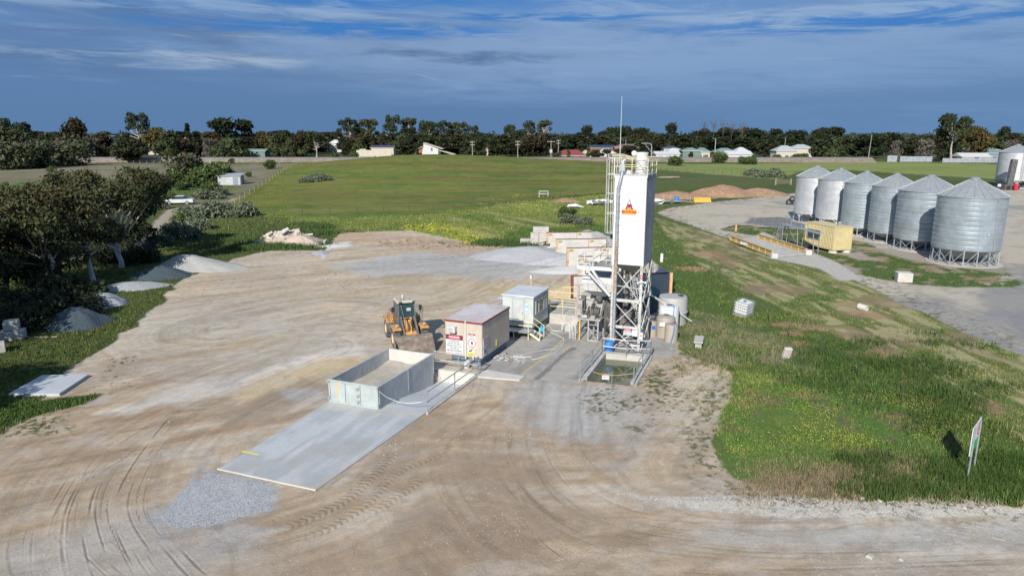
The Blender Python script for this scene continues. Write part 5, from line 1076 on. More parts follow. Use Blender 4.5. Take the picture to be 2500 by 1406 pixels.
def build_loader():
    t = thing('wheel_loader', 'dusty orange wheel loader with cream cab roof and lowered bucket', 'loader', (-6.45, 41.35, 0), math.radians(20)); t.scale = (.91, .91, .91)
    A_ = lambda nm, mb, m, p=t, s=False: mb.build(nm, M[m], p, s)
    for x in (-.97, .97): wheel(t, x, 0)
    for x in (-.97, .97): wheel(t, x, 2.75)
    A_('front_frame', MB().bbox(-.42, .42, -.55, 1.0, .55, 1.15, .06).bar((0, -.2, 1.1), (0, .75, 1.75), .62, .28), 'orange')
    A_('front_axle', MB().bbox(-.75, .75, -.18, .18, .45, .82, .05), 'loadg'); A_('rear_axle', MB().bbox(-.75, .75, 2.55, 2.95, .45, .82, .05), 'loadg')
    A_('articulation_joint', MB().cyl((0, 1.2, .5), (0, 1.2, 1.3), .22, n=12), 'loadg')
    A_('rear_frame', MB().bbox(-.45, .45, 1.3, 3.6, .55, 1.0, .05), 'loadg')
    h = A_('engine_hood', MB().extrx([(2.2, 1.0), (3.75, 1.0), (3.85, 1.2), (3.8, 1.62), (3.6, 1.72), (2.2, 1.75)], -.72, .72), 'orange'); A_('hood_cover', MB().extrx([(2.2, 1.755), (3.6, 1.725), (3.55, 1.85), (2.25, 1.98)], -.70, .70), 'loadg', h)
    A_('grille', MB().box(-.55, .55, 3.84, 3.88, 1.15, 1.7), 'black', h); A_('exhaust_pipe', MB().cyl((.35, 2.9, 1.9), (.35, 2.9, 2.5), .06, n=10), 'loadg', h)
    A_('counterweight', MB().bbox(-1.1, 1.1, 3.5, 4.0, .65, 1.15, .08), 'orange')
    for s in (-1, 1):
        f = MB(); f.extrx([(-.62, 1.38), (-.3, 1.47), (.55, 1.47), (.75, 1.30), (.75, 1.25), (.5, 1.42), (-.28, 1.42), (-.62, 1.33)], min(s*.66, s*1.24), max(s*.66, s*1.24)); A_('front_fender', f, 'orange')
        f = MB(); f.extrx([(1.95, 1.25), (2.2, 1.5), (3.3, 1.5), (3.5, 1.3), (3.5, 1.24), (3.25, 1.44), (2.25, 1.44), (2.0, 1.20)], min(s*.73, s*1.24), max(s*.73, s*1.24)); A_('rear_fender', f, 'orange')
        A_('battery_box', MB().bbox(min(s*.5, s*1.15), max(s*.5, s*1.15), 1.35, 1.95, .75, 1.25, .04), 'loadg')
        A_('step', MB().box(min(s*.8, s*1.2), max(s*.8, s*1.2), 1.3, 1.6, .45, .50).box(min(s*.8, s*1.2), max(s*.8, s*1.2), 1.3, 1.6, .75, .80), 'loadg')
    # cab
    c = A_('cab_frame', MB(), 'loadg'); bpy.data.objects.remove(c); ALL_CHILD[t.name].pop()
    fr = MB(); B = [(-.62, .72), (.62, .72), (.68, 2.15), (-.68, 2.15)]; T_ = [(-.55, .95), (.55, .95), (.60, 2.10), (-.60, 2.10)]
    for (x, y), (X, Y) in zip(B, T_): fr.bar((x, y, 1.35), (X, Y, 2.90), .09)
    fr.box(-.70, .70, .70, 2.2, 1.15, 1.38); fr.bar((-.57, .93, 2.88), (.57, .93, 2.88), .08); cab = fr.build('cab', M['loadg'], t)
    def pane(a, b_, c_, d_): MB().add([a, b_, c_, d_], [(0,1,2,3)]).build('window', M['glassg'], cab)
    pane((-.58,.70,1.38),(.58,.70,1.38),(.51,.93,2.86),(-.51,.93,2.86)); pane((-.655,.78,1.38),(-.70,2.1,1.38),(-.62,2.05,2.86),(-.585,.98,2.86)); pane((.655,.78,1.38),(.70,2.1,1.38),(.62,2.05,2.86),(.585,.98,2.86)); pane((-.62,2.19,1.38),(.62,2.19,1.38),(.55,2.14,2.86),(-.55,2.14,2.86))
    MB().tube([(.1+.14*math.cos(a), .66, 1.62+.14*math.sin(a)) for a in np.linspace(0, 2*math.pi, 13)], .014, 5).build('steering_wheel', M['cyan'], cab)
    MB().bbox(-.2, .22, .655, .675, 1.42, 1.60, .0).build('dashboard', mat('pale_teal', (.22,.40,.38), .6), cab); MB().bbox(.0, .3, .805, .825, 2.3, 2.52, 0).build('notice', M['hut'], cab)
    MB().bar((-.42, .73, 2.78), (-.15, .66, 1.55), .02).build('wiper', M['galv'], cab)
    r = MB(); r.add([(-.66,.72,2.90),(.66,.72,2.90),(.70,2.25,2.90),(-.70,2.25,2.90),(-.55,.90,3.05),(.55,.90,3.05),(.58,2.1,3.05),(-.58,2.1,3.05)], [(0,3,2,1),(4,5,6,7),(0,1,5,4),(1,2,6,5),(2,3,7,6),(3,0,4,7)])
    r = A_('cab_roof', r, 'cream')
    for x in (-.35, -.1, .3): MB().cyl((x, 1.1, 3.05), (x, 1.1, 3.10), .05, n=8).build('roof_vent', M['dark'], r)
    MB().cyl((-.05, 1.9, 3.05), (-.05, 1.9, 3.24), .06, .045, n=10).build('beacon', M['signw'], r)
    for x in (-.45, .48): MB().bbox(x-.09, x+.09, .62, .74, 2.93, 3.05, .02).build('work_light', M['dark'], r)
    for s in (-1, 1):
        m = MB(); m.tube([(s*.6, .85, 2.75), (s*.9, .75, 2.75), (s*.95, .72, 2.6)], .018, 5); m = A_('mirror', m, 'dark'); MB().bbox(s*.95-.11, s*.95+.11, .68, .76, 2.33, 2.68, .02).build('mirror_glass', M['black'], m)
        g = MB(); g.tube([(s*1.18, 1.0, 1.4), (s*1.2, 1.0, 2.45), (s*1.16, 1.05, 2.5), (s*.72, 1.2, 2.5)], .02, 5); g.tube([(s*1.19, 1.0, 2.1), (s*.8, 1.1, 2.1)], .018, 5); A_('handrail', g, 'loadg')
        g = MB(); g.tube([(s*1.2, 1.5, 1.3), (s*1.22, 1.5, 1.95), (s*1.18, 1.7, 2.1), (s*1.1, 1.9, 1.4)], .02, 5); A_('grab_rail', g, 'loadg')
        MB().cyl((s*.95, -.35, 1.62), (s*.95, -.44, 1.62), .09, n=12).build('headlight', M['galvp'], t); MB().bar((s*.95, -.35, 1.45), (s*.95, -.35, 1.55), .05).build('lamp_bracket', M['loadg'], t)
        a = MB(); a.extrx([(.75, 1.95), (.55, 2.0), (-.35, 1.35), (-1.15, .55), (-1.25, .30), (-1.05, .25), (-.75, .60), (-.2, 1.0), (.70, 1.65)], s*.47-.06, s*.47+.06); A_('lift_arm', a, 'loadg')
        A_('lift_cylinder', MB().cyl((s*.33, .55, .95), (s*.40, -.2, 1.1), .075, n=10).cyl((s*.40, -.2, 1.1), (s*.44, -.6, 1.0), .04, n=8), 'loadg')
    A_('cross_tube', MB().cyl((-.47, -.55, .92), (.47, -.55, .92), .10, n=12), 'orange')
    A_('bell_crank', MB().extrx([(-.1, 1.75), (-.05, 1.9), (-.30, 1.6), (-.75, .75), (-.85, .45), (-.7, .45), (-.3, 1.2)], -.09, .09), 'orange')
    A_('tilt_cylinder', MB().cyl((0, .8, 1.55), (0, .1, 1.80), .085, n=10), 'loadg')
    for k in range(6):
        r_ = random.Random(40+k); x = r_.uniform(-.35, .35); MB().tube(smooth_line([(x, .6, 1.75), (x+r_.uniform(-.1, .1), .1, 1.95), (x, -.4, 1.45), (x*.8, -.5, 1.1)], 4), .02, 5).build('hydraulic_hose', M['black'], t)
    # bucket: curved section open to the front
    prof = [(-1.02, 1.05), (-1.18, .98), (-1.24, .75), (-1.25, .45), (-1.32, .22), (-1.50, .09), (-1.75, .05), (-2.15, .03)]; inn = [(y-.05, z+.035) for y, z in prof[::-1]]; inn[0] = (-2.13, .055); inn[-1] = (-1.05, 1.075)
    bk = MB(); W = 1.30; bk.extrx(prof+inn, -W, W); bk = bk.build('bucket', M['bucket'], t)
    for s in (-1, 1): MB().extrx([(-1.02, 1.08), (-1.2, 1.0), (-1.28, .45), (-1.35, .2), (-1.55, .06), (-2.17, .02), (-2.15, .10), (-1.62, .62), (-1.20, 1.08)], s*W-.02, s*W+.02).build('side_plate', M['bucket'], bk)
    MB().bar((-W, -2.17, .03), (W, -2.17, .03), .16, .03).build('cutting_edge', M['gsteel'], bk); MB().bar((-W, -1.06, 1.09), (W, -1.06, 1.09), .07, .05).build('top_lip', M['bucket'], bk)
build_loader()

# ================================================================== loose gear on the apron
hz = [G(1333,798,.03), G(1352,800,.03), G(1395,806,.03)]
hose('wash_hose', 'white hose looping from the office steps to the washer', [G(1318,800,.03), G(1326,793,.03), G(1342,797,.03), G(1352,808,.03), G(1383,806,.04)], .022, M['hose'])
hose('wash_hose', 'long white hose snaking across the yellow apron line', [G(1300,870,.03), G(1299,877,.03), G(1318,874,.03), G(1352,862,.03), G(1372,845,.03), G(1376,828,.03), G(1358,817,.03), G(1343,810,.03), G(1352,806,.03)], .022, M['hose'])
hose('wash_hose', 'grey hose curving from scrap pile to mixer pipes', [G(1240,886,.03), G(1275,868,.03), G(1320,856,.03), G(1362,850,.03), G(1376,838,.03), G(1400,820,.04), G(1408,812,.2)], .028, M['galvp'])
p = thing('pump', 'small cyan pump on the apron beside office steps', 'pump', G(1321, 811), TH)
MB().bbox(-.18, .18, -.12, .12, 0, .28, .05).build('body', M['cyan'], p); MB().cyl((.05, 0, .28), (.05, 0, .5), .12, n=12).build('motor', M['cyan'], p, True); MB().bar((.2, 0, .02), (.5, .1, .04), .08, .03).build('handle', M['loadg'], p)
p = thing('pump', 'second cyan pump nearer the camera by the steps', 'pump', G(1318, 797), TH)
MB().cyl((0, 0, 0), (0, 0, .42), .14, n=12).build('body', M['cyan'], p, True); MB().cyl((0, 0, .42), (0, 0, .52), .08, n=10).build('cap', M['galv'], p)
# torn fittings and rags by the plinth
r_ = random.Random(5)
sc = thing('scrap_heap', 'low heap of dusty pipes rags and offcuts beside cabin base', 'scrap', G(1225, 882), TH)
for k in range(26):
    x, y = r_.uniform(-1.0, 1.3), r_.uniform(-.15, .9)+.3; a = r_.uniform(0, 3.1); l = r_.uniform(.2, .9)
    if k % 3: MB().bar((x, y, .03+.004*k), (x+l*math.cos(a), y+l*.5*math.sin(a), .05+.004*k), r_.uniform(.03, .12), .03).build('offcut', M[('galvp', 'conc', 'gsteel', 'white', 'timber')[k % 5]], sc)
    else: MB().tube(smooth_line([(x, y, .04), (x+.3, y+.15, .07), (x+.5, y-.1, .06), (x+.3, y-.2, .05)], 4), .022, 5).build('pipe_piece', M['hose' if k % 2 else 'galvp'], sc)
# painted lane lines on the apron
for pl, nm in (([(1272,915), (1337,867)], 0), ([(1341,862), (1378,825)], 0), ([(1372,862), (1393,845)], 0)):
    a, b_ = G(*pl[0]), G(*pl[1]); o = MB().bar((0, 0, .006), (b_-a)+Vector((0, 0, .006)), .09, .004).build('lane_line', mat('worn_yellow_line', (.50,.38,.14), .8, var=.25, scale=8.), loc=a); tag(o, kind='structure')
# ================================================================== aggregate bins
def heap(name, label, c, rx, ry, h, m, rz=0., peak=1.25, seed=1, cat='heap', nr=16, na=44, flat=.0, px=0., py=0., ledge=0.):
    """a tipped heap: noisy cone with slumped toe, peak shifted by (px, py)"""
    a = np.linspace(0, 2*math.pi, na, endpoint=False); r = np.linspace(0, 1, nr); A_, R_ = np.meshgrid(a, r)
    edge = 1+.22*(fbm(np.cos(A_)*1.3+seed*3., np.sin(A_)*1.3, .6, 3, seed)-.5)*2
    X = R_*np.cos(A_)*edge; Y = R_*np.sin(A_)*edge; sh = (1-R_)
    X = X+px*sh; Y = Y+py*sh
    Z = h*np.clip(1-R_**peak, 0, 1)*(1-flat*ss(.5, 0, R_)*.0); Z = np.minimum(Z, h*(1-flat)+.12*h*(1-R_))
    Z = Z+h*.26*(fbm(X*2.2+seed, Y*2.2, .7, 5, seed+3, .6)-.5)*ss(1, .8, R_)-.03*ss(.9, 1, R_)
    V = np.stack([X.ravel()*rx, Y.ravel()*ry, Z.ravel()], 1); F = []
    i = (np.arange(nr-1)[:, None]*na+np.arange(na)[None, :]); j = (np.arange(nr-1)[:, None]*na+(np.arange(na)+1)[None, :] % na)
    F = np.stack([i.ravel(), (i+na).ravel(), (j+na).ravel(), j.ravel()], 1)
    o = npmesh(name, V, F, m, smooth=True); o.location = c; o.rotation_euler = (0, 0, rz); return tag(o, label, cat)
HB = 2.1
def binwall(label, A_, B_, seams, frame, plate=None):
    a, b_ = G(*A_, HB), G(*B_, HB); a.z = b_.z = 0; d = (b_-a); L_ = d.length; rz = math.atan2(d.y, d.x)
    t = thing('bin_wall', label, 'wall', a, rz); cuts = [0]+[(G(s_, A_[1], HB)-a).length for s_ in seams]+[L_]
    cuts = [c for c in cuts if c <= L_]
    for i in range(len(cuts)-1):
        p_ = MB().bbox(cuts[i]+.05, cuts[i+1]-.03, -.07, .07, -.05, HB-.03, .015).build('concrete_panel', M['panel'], t)
        MB().box(cuts[i]-.03 if i else -.10, cuts[i]+.045 if i else .10, -.10, .10, 0, HB).build('end_frame' if i == 0 else 'frame_post', M[frame], t)
        if plate: 
            q = MB().box(cuts[i]+.12, cuts[i]+.62, -.085, -.072, HB-.34, HB-.14).build('name_plate', mat('plate_orange', (.50,.38,.17), .6, var=.1), p_)
            text('JCP', q, (cuts[i]+.37, -.088, HB-.24), .20, M['signb'], bold=.005)
    MB().box(-.1, L_, -.10, .10, HB+.002, HB+.06).build('top_rail', M['rustd' if frame == 'rustd' else 'rusty'] if frame != 'rusty' else M['rustd'], t)
    return t
binwall('farthest precast bin wall with yellow end frame, behind the block steps', (1336.4,568.3), (1445,567), [1392.7], 'rusty', 1)
binwall('second farthest precast bin wall with thin dark top rail', (1359.5,584.8), (1481,583), [1421.7], 'rusty', 1)
binwall('middle precast bin wall with heavily rusted end post', (1386,606), (1520,603), [1451.6], 'rusty', 1)
binwall('precast bin wall lettered JCP partly behind the tower walkway', (1417.5,627), (1562,626), [1490], 'rusty', 1)
binwall('nearest precast bin wall with dark red frame behind the tower', (1397,674), (1632,667), [1480,1560], 'rustd')
def backwall():
    pts = [(1445,567),(1481,583),(1520,603),(1562,626),(1634,667)]; P_ = [G(*p, HB) for p in pts]
    for p in P_: p.z = 0
    t = thing('back_wall', 'long precast back wall closing the gravel bins on the right', 'wall', P_[0])
    for i in range(4):
        a, b_ = P_[i]-P_[0], P_[i+1]-P_[0]; n = 2
        for k in range(n): MB().bar(a.lerp(b_, (k+.02)/n)+Vector((.2,0,HB/2-.02)), a.lerp(b_, (k+.98)/n)+Vector((.2,0,HB/2-.02)), .15, HB).build('concrete_panel', M['panel'], t)
    e = P_[-1]-P_[0]; MB().box(e.x+.05, e.x+.26, e.y-.15, e.y+.15, 0, HB+.05).build('end_frame', mat('peach_post', (.62,.36,.20), .8), t)
backwall()
# stepped block wall
for (x0, x1, n, tier) in ((1270,1337,3,0), (1295,1337,2,1), (1301,1340,1,2)):
    a, b_ = P(x0, 590, 82.), P(x1, 590, 82.); L_ = (b_.x-a.x)/n
    for k in range(n):
        o = MB().bbox(.015, L_-.015, -.35, .35, 0, .72, .03).build('concrete_block', M['conc'], loc=(a.x+k*L_, 82.3, tier*.73))
        tag(o, ('block in the lowest course of the stepped block wall, %s' % ('at its free left end', 'in the middle of the course', 'against the bins')[k]) if tier == 0 else ('block in the middle course of the stepped wall, %s' % ('left one', 'right one')[k] if tier == 1 else 'single top block of the stepped block wall by the bins'), 'block', 'stacked concrete blocks beside the bins')
pl = MB().prism([(0,0),(.9,.2),(2.6,-1.9),(1.9,-2.2)], .0, .3).build('fallen_slab', M['panel'], loc=G(1422, 570)); tag(pl, 'flat concrete slab lying in grass above the farthest bin', 'slab')
heap('gravel_heap', 'broad pale grey gravel heap spilling left out of the bins', G(1288, 628), 6.2, 4.0, 1.25, M['gravel'], -.2, 1.3, 3)
heap('gravel_heap', 'grey gravel in the farthest bin against the back wall', G(1432, 600), 5.0, 2.2, 1.75, M['gravelm'], -.05, 1.15, 4, px=.25)
heap('gravel_heap', 'grey gravel slope in the second bin', G(1415, 622), 6.2, 2.5, 1.7, M['gravelm'], .0, 1.2, 5, px=.3)
heap('gravel_heap', 'grey gravel tongue in the third bin running down to the yard', G(1400, 642), 5.6, 1.9, 1.15, M['gravel'], .05, 1.2, 6, px=.3)
heap('gravel_heap', 'pale wedge of fine gravel before the rusty bin wall', G(1362, 662), 3.0, 1.5, .55, mat('light_gravel', (.47,.47,.45), .95, var=.1, scale=8.), .1, 1.2, 7, px=.5)
heap('sand_heap', 'yellow sand heap beside the white weigh hopper', G(1440, 712), 4.3, 3.4, 1.35, M['sandh'], .0, 1.3, 8, px=.2)
heap('gravel_heap', 'dark aggregate behind the tower against the back wall', G(1538, 674), 3.3, 2.9, 1.9, mat('brown_aggregate', (.22,.19,.17), .95, var=.2, scale=9.), .0, 1.2, 9, px=.2)
o = MB().add([(0,0,.35),(.8,.1,.55),(1.5,.3,.75),(1.9,.0,.7),(1.5,-.4,.45),(.9,-.1,.45),(.5,-.7,.25),(1.3,-.8,.3)], [(0,1,5),(1,2,4,5),(2,3,4),(5,4,7,6)]).build('black_sheet', M['black'], loc=G(1312, 611)+Vector((0,0,.45))); tag(o, 'torn black plastic sheet lying on the gravel heap', 'sheet')
# heaps along the left margin
heap('aggregate_heap', 'dark blue metal heap in the tree shade, nearest of the left heaps', G(183, 790), 2.5, 2.3, 1.25, M['graveld'], -.1, 1.25, 11)
heap('gravel_heap', 'small pale gravel heap beside the dark blue one', G(257, 742), 1.75, 1.6, .95, M['gravel'], 0, 1.3, 12)
heap('gravel_heap', 'low slumped grey heap under the white trunked tree', G(316, 703), 3.3, 1.6, .55, M['gravelm'], .3, 1.6, 13)
heap('aggregate_heap', 'low dark heap beside the long white one', G(392, 674), 2.9, 2.1, 1.0, M['graveld'], 0, 1.3, 14)
heap('crusher_dust_heap', 'long white crusher dust heap with tail, farthest of the left heaps', G(490, 655), 5.0, 2.4, 1.35, mat('white_dust', (.33,.325,.31), .95, var=.06, scale=4., bump=.02, bscale=8), -.05, 1.25, 15, px=-.35, py=.1)
heap('gravel_heap', 'thin patch of white dust past the rubble', G(812, 600), 2.4, 1.2, .12, mat('white_dust2', (.55,.54,.52), .95), .3, 1.6, 16)
heap('gravel_heap', 'small grey scoop of gravel in front of the rubble', G(783, 617), 1.0, 1.7, .22, M['gravel'], .3, 1.6, 17)
for i, (x, y, z, lab) in enumerate(((20, 829, 0, 'left block of the bottom pair under the trees'), (44, 826, 0, 'right block of the bottom pair under the trees'), (33, 826, .62, 'block laid on top of the pair under the trees'), (-5, 860, 0, 'lone pale block at the left edge in shade'))):
    c = G(x, y); o = MB().bbox(-.42, .42, -.42, .42, 0, .6, .04).build('concrete_block', M['conc'], loc=(c.x, c.y, z), rz=.2+.15*i); tag(o, 'weathered concrete '+lab, 'block')
o = MB().cyl((0, 0, .05), (2.2, .05, .06), .04, n=6).build('pole', M['timber'], loc=G(58, 825)); tag(o, 'thin timber pole on the ground beside the stacked blocks', 'pole')
# free-standing pad at the left
q = L2([(22,968), (146,967), (217,920), (104,922)]); c = Vector(q[0]+(0,)); pad = thing('concrete_pad', 'pale square concrete pad on the ground near left edge', 'pad', c)
MB().prism([(x-c.x, y-c.y) for x, y in offs(q, 0.)], -.1, .16).build('slab', M['concb'], pad)
# ================================================================== rubble
def build_rubble():
    r_ = random.Random(3); c = G(706, 592); t = thing('rubble_pile', 'pile of broken concrete slabs and earth at far yard edge', 'rubble', c)
    h = heap('earth_mound', None, (0, 0, 0), 4.8, 2.7, 1.35, mat('rubble_earth', (.42,.34,.27), .95, var=.15, scale=3., bump=.05, bscale=5), .05, 1.2, 21, cat=None, px=.1); h.parent = t
    h = heap('clay_mound', None, (2.0, -2.0, 0), 2.6, 1.8, 1.25, mat('clay_mound', (.47,.38,.31), .95, var=.1, scale=3., bump=.04, bscale=5), .1, 1.3, 22, cat=None); h.parent = t
    for k in range(95):
        big = k < 26; x = r_.gauss(.3, 1.9); y = r_.gauss(.0, 1.0); z = max(.02, 1.45*(1-min(1, math.hypot(x/4.8, y/2.7)))+r_.uniform(-.15, .2)); s = r_.uniform(.35, .95) if big else r_.uniform(.12, .35)
        mb = MB().bbox(-s*r_.uniform(.6, 1.1), s*r_.uniform(.6, 1.1), -s*.55, s*.55, -s*.15, s*.22, s*.07)
        R = Matrix.Rotation(r_.uniform(0, 3), 3, 'Z') @ Matrix.Rotation(r_.uniform(-.9, .5), 3, 'X') @ Matrix.Rotation(r_.uniform(-.6, .6), 3, 'Y')
        mb.v = [tuple(R @ Vector((p[0]*(1+.2*math.sin(7*p[1]+k)), p[1], p[2])) + Vector((x, y, z))) for p in mb.v]; mb.build('slab_piece' if big else 'stone', M['panel' if k % 3 == 0 else 'mortar'], t)
build_rubble()
# ================================================================== right-hand side things
def build_ibc():
    c = G(1813, 771); t = thing('ibc_tote', 'white caged liquid tote tilted in the long green grass', 'tote', c+Vector((0, 0, .05)), math.radians(-14)); t.rotation_euler = (math.radians(4), math.radians(7), math.radians(-46))
    MB().bbox(-.50, .50, -.5, .5, .15, 1.08, .07).build('tank', M['polyw'], t); MB().box(-.52, .52, -.52, .52, .0, .13).build('pallet', M['timber'], t); MB().cyl((0, 0, 1.08), (0, 0, 1.13), .12, n=12).build('cap', M['dark'], t)
    for s in (-.53, .53):
        for k in range(7): v = -.5+k/6; MB().bar((v, s, .12), (v, s, 1.13), .014).build('cage_bar', M['galv'], t); MB().bar((s, v, .12), (s, v, 1.13), .014).build('cage_bar', M['galv'], t)
        for z in (.3, .52, .75, .95, 1.13): MB().bar((-.53, s, z), (.53, s, z), .022).build('cage_rail', M['galv'], t); MB().bar((s, -.53, z), (s, .53, z), .022).build('cage_rail', M['galv'], t)
build_ibc()
c = G(1704, 851); t = thing('slab_bench', 'thin pale concrete slab propped on a block at margin', 'bench', c, math.radians(72))
MB().bbox(-.1, 1.35, -.28, .28, .36, .47, .015).build('top', M['conc'], t); MB().bbox(.05, .3, -.2, .2, 0, .36, .02).build('support', M['conc'], t); MB().bbox(.9, 1.2, -.2, .2, 0, .36, .02).build('support', M['conc'], t)
o = MB().bbox(-.23, .23, -.12, .12, 0, .72, .03).build('leaning_block', M['mortar'], loc=G(1917, 873), rz=.1); o.rotation_euler = (.35, .05, .1); tag(o, 'stained concrete block leaning in dry grass past the tote', 'block')
o = MB().bbox(-.62, .62, -.55, .55, 0, .85, .03).build('concrete_block', M['panel'], loc=G(2205, 687), rz=-.25); tag(o, 'large square concrete block on the verge by the silo road', 'block')
o = MB().bbox(-.14, .14, -.05, .05, 0, .9, .02).build('marker_post', M['signw'], loc=G(1615, 640), rz=-.1); tag(o, 'short white marker post in the ditch right of tower', 'post')
t = thing('culvert', 'round concrete culvert pipe end poking from the grass bank', 'culvert', G(2106, 757), math.radians(35)); t.scale = (.68, .68, .68); t.location.z = -.08
MB().lathe([(.22, -.5), (.36, -.5), (.36, .5), (.22, .5), (.22, -.5)], n=20).build('pipe', M['panel'], t, True).rotation_euler = (math.radians(97), 0, 0); ALL_CHILD[t.name][-1].location = (0, 0, .42)
MB().lathe([(.215, -.25), (0, -.25)], n=20).build('bore_shade', M['black'], t).rotation_euler = (math.radians(97), 0, 0); ALL_CHILD[t.name][-1].location = (0, 0, .42)  # black disc standing in for the shade inside the open pipe
def build_board():
    a, b_ = G(2361.5, 1171), G(2377, 1145); d = b_-a; L_ = d.length; rz = math.atan2(d.y, d.x); t = thing('site_sign', 'two post white site notice board seen edge on, near right edge', 'sign', a, rz)
    MB().cyl((0, 0, -.1), (0, 0, 2.1), .035, n=10).build('post', M['galv'], t, True); MB().cyl((L_, 0, -.1), (L_, 0, 2.1), .035, n=10).build('post', M['galv'], t, True)
    x0, x1, z0, z1 = -.05, L_+.35, .98, 2.12; bd = MB().box(x0, x1, .04, .07, z0, z1).build('board', M['signw'], t)
    y = .035
    y1, y2 = .032, .038
    MB().box(x0+.62, x1-.02, y1, y2, z0+.02, z0+.42).build('green_panel', M['signg'], bd)
    for k in range(5): MB().box(x0+.08, x0+.55, y1, y2, z1-.2-.11*k, z1-.15-.11*k).build('text_line', M['signb'], bd)
    MB().box(x0+.08, x0+.52, y1, y2, z0+.12, z0+.40).build('blue_panel', M['signblue'], bd)
    n = 24; ring = MB(); c = (x1-.34, z1-.36); P_ = lambda r_, a_: (c[0]+r_*math.cos(a_), c[1]+r_*math.sin(a_))
    for k in range(n): ring.extr([P_(.20, 2*math.pi*k/n), P_(.26, 2*math.pi*k/n), P_(.26, 2*math.pi*(k+1)/n), P_(.20, 2*math.pi*(k+1)/n)], y1-.004, y2-.004)
    ring.build('red_ring', M['signr'], bd); text('8', bd, (c[0], .028, c[1]), .28, M['signb'])
build_board()
# ================================================================== grain silos
SILO_M = dict(smooth=mat('zincalume_smooth', (.60,.615,.635), .42, .5, var=.08, scale=1.2, col2=(.50,.515,.53), amt=.6, streak=((.40,.41,.42), .5), rnd=.045),
              ribbed=mat('zincalume_ribbed', (.47,.53,.575), .40, .55, var=.1, scale=1., col2=(.40,.45,.49), amt=.5, streak=((.33,.36,.38), .55), rnd=.05), roof=mat('silo_roof_sheet', (.30,.325,.335), .6, .3, var=.08, scale=2.))
def silo(label, apex, eave_l, bot_y, base_y, Yc, kind, nleg, group='grain silos in a row'):
    ax_ = P(apex[0], apex[1], Yc); e = P(eave_l[0], eave_l[1], Yc); ze = e.z; cx = ax_.x; R = cx-e.x; zb = P(apex[0], bot_y, Yc).z; zt = ax_.z
    t = thing('grain_silo', label, 'silo', (cx, Yc, 0), group=group); m = SILO_M['smooth' if kind == 'smooth' else 'ribbed']
    nb = 8 if kind == 'smooth' else (14 if kind == 'fine' else 11)
    for k in range(nb):
        z0 = zb+(ze-zb)*k/nb; z1 = zb+(ze-zb)*(k+1)/nb; g = (z1-z0)
        if kind == 'smooth': pr = [(R*.994, z0), (R, z0+.012), (R, z1-.012), (R*.994, z1)]
        else: pr = [(R*.990, z0), (R*.998, z0+g*.10), (R*.998, z0+g*.78), (R*1.012, z0+g*.85), (R*1.012, z0+g*.93), (R*.990, z1)]
        MB().lathe(pr, n=56).build('wall_ring', m, t, True)
    MB().lathe([(R*.99, zb+.01), (R*.3, max(zb-1.1, .35)), (0, max(zb-1.15, .3))], n=32).build('cone', SILO_M['roof'], t, True)
    rf = MB().lathe([(R*1.03, ze-.05), (R*1.03, ze+.02), (R*.12, zt-.06), (R*.12, zt), (0, zt+.02)], n=48).build('roof', SILO_M['roof'], t)
    for k in range(24): a = 2*math.pi*k/24; MB().bar((R*.12*math.cos(a), R*.12*math.sin(a), zt-.03), (R*1.03*math.cos(a), R*1.03*math.sin(a), ze+.045), .06, .05).build('roof_seam', M['galv'], rf)
    MB().lathe([(R*.14, zt-.06), (R*.15, zt+.12), (0, zt+.18)], n=16).build('cap', M['galv'], t, True)
    lm = M['wsteel'] if kind == 'smooth' else M['galv']
    for k in range(nleg):
        a = 2*math.pi*(k+.5)/nleg; c_, s_ = math.cos(a), math.sin(a); a2 = a+2*math.pi/nleg
        MB().bar((R*.97*c_, R*.97*s_, 0), (R*.97*c_, R*.97*s_, zb), .11, .07, up=(c_, s_, 0)).build('leg', lm, t)
        if kind == 'smooth':
            MB().bar((R*.97*c_, R*.97*s_, zb*.55), (R*.97*math.cos(a+.25), R*.97*math.sin(a+.25), zb-.05), .09).build('brace', lm, t); MB().bar((R*.97*c_, R*.97*s_, zb*.55), (R*.97*math.cos(a-.25), R*.97*math.sin(a-.25), zb-.05), .09).build('brace', lm, t)
        elif kind == 'big' or k % 2 == 0: MB().bar((R*.95*c_, R*.95*s_, 0.02), (R*.95*math.cos(a2), R*.95*math.sin(a2), zb-.02), .07, .05).build('brace', lm, t)
        if kind == 'big': MB().bar((R*.93*c_, R*.93*s_, zb*.75), (R*.62*c_, R*.62*s_, .0), .08).build('prop', lm, t)
    if kind == 'smooth':
        MB().lathe([(R*.98, zb-.18), (R*1.0, zb-.18), (R*1.0, zb), (R*.98, zb)], n=40).build('ring_beam', M['wsteel'], t)
        a = -1.35-.45; c_, s_ = math.cos(a), math.sin(a); ld = MB(); w = Vector((-s_, c_, 0))*.2; b0 = Vector((R*1.04*c_, R*1.04*s_, 0))
        for q in (w, -w): ld.bar(b0+q+Vector((0,0,zb)), b0+q+Vector((0,0,ze)), .04)
        for z in np.arange(zb, ze, .35): ld.bar(b0-w+Vector((0,0,z)), b0+w+Vector((0,0,z)), .03)
        ld.build('ladder', M['gsteel'], t)
    elif kind in ('big',): 
        a = -1.4; MB().tube([(R*1.02*math.cos(a+.1*k/10), R*1.02*math.sin(a+.1*k/10), ze-(ze-zb)*k/10) for k in range(11)], .02, 5).build('cable', M['gsteel'], t)
    MB().prism([((R+.4)*math.cos(2*math.pi*k/24), (R+.4)*math.sin(2*math.pi*k/24)) for k in range(24)], -.05, .05).build('base_slab', M['conc'], t)
    return t, R, ze, zt
s6 = silo('largest steel silo at the near right end of the row', (2381,436), (2301,478), 604, 655, 70.5, 'big', 16); t = s6[0]
MB().box(-.1, .1, -s6[1]*1.03, -s6[1]*1.015, 3.2, 3.55).build('patch', M['gsteel'], t)
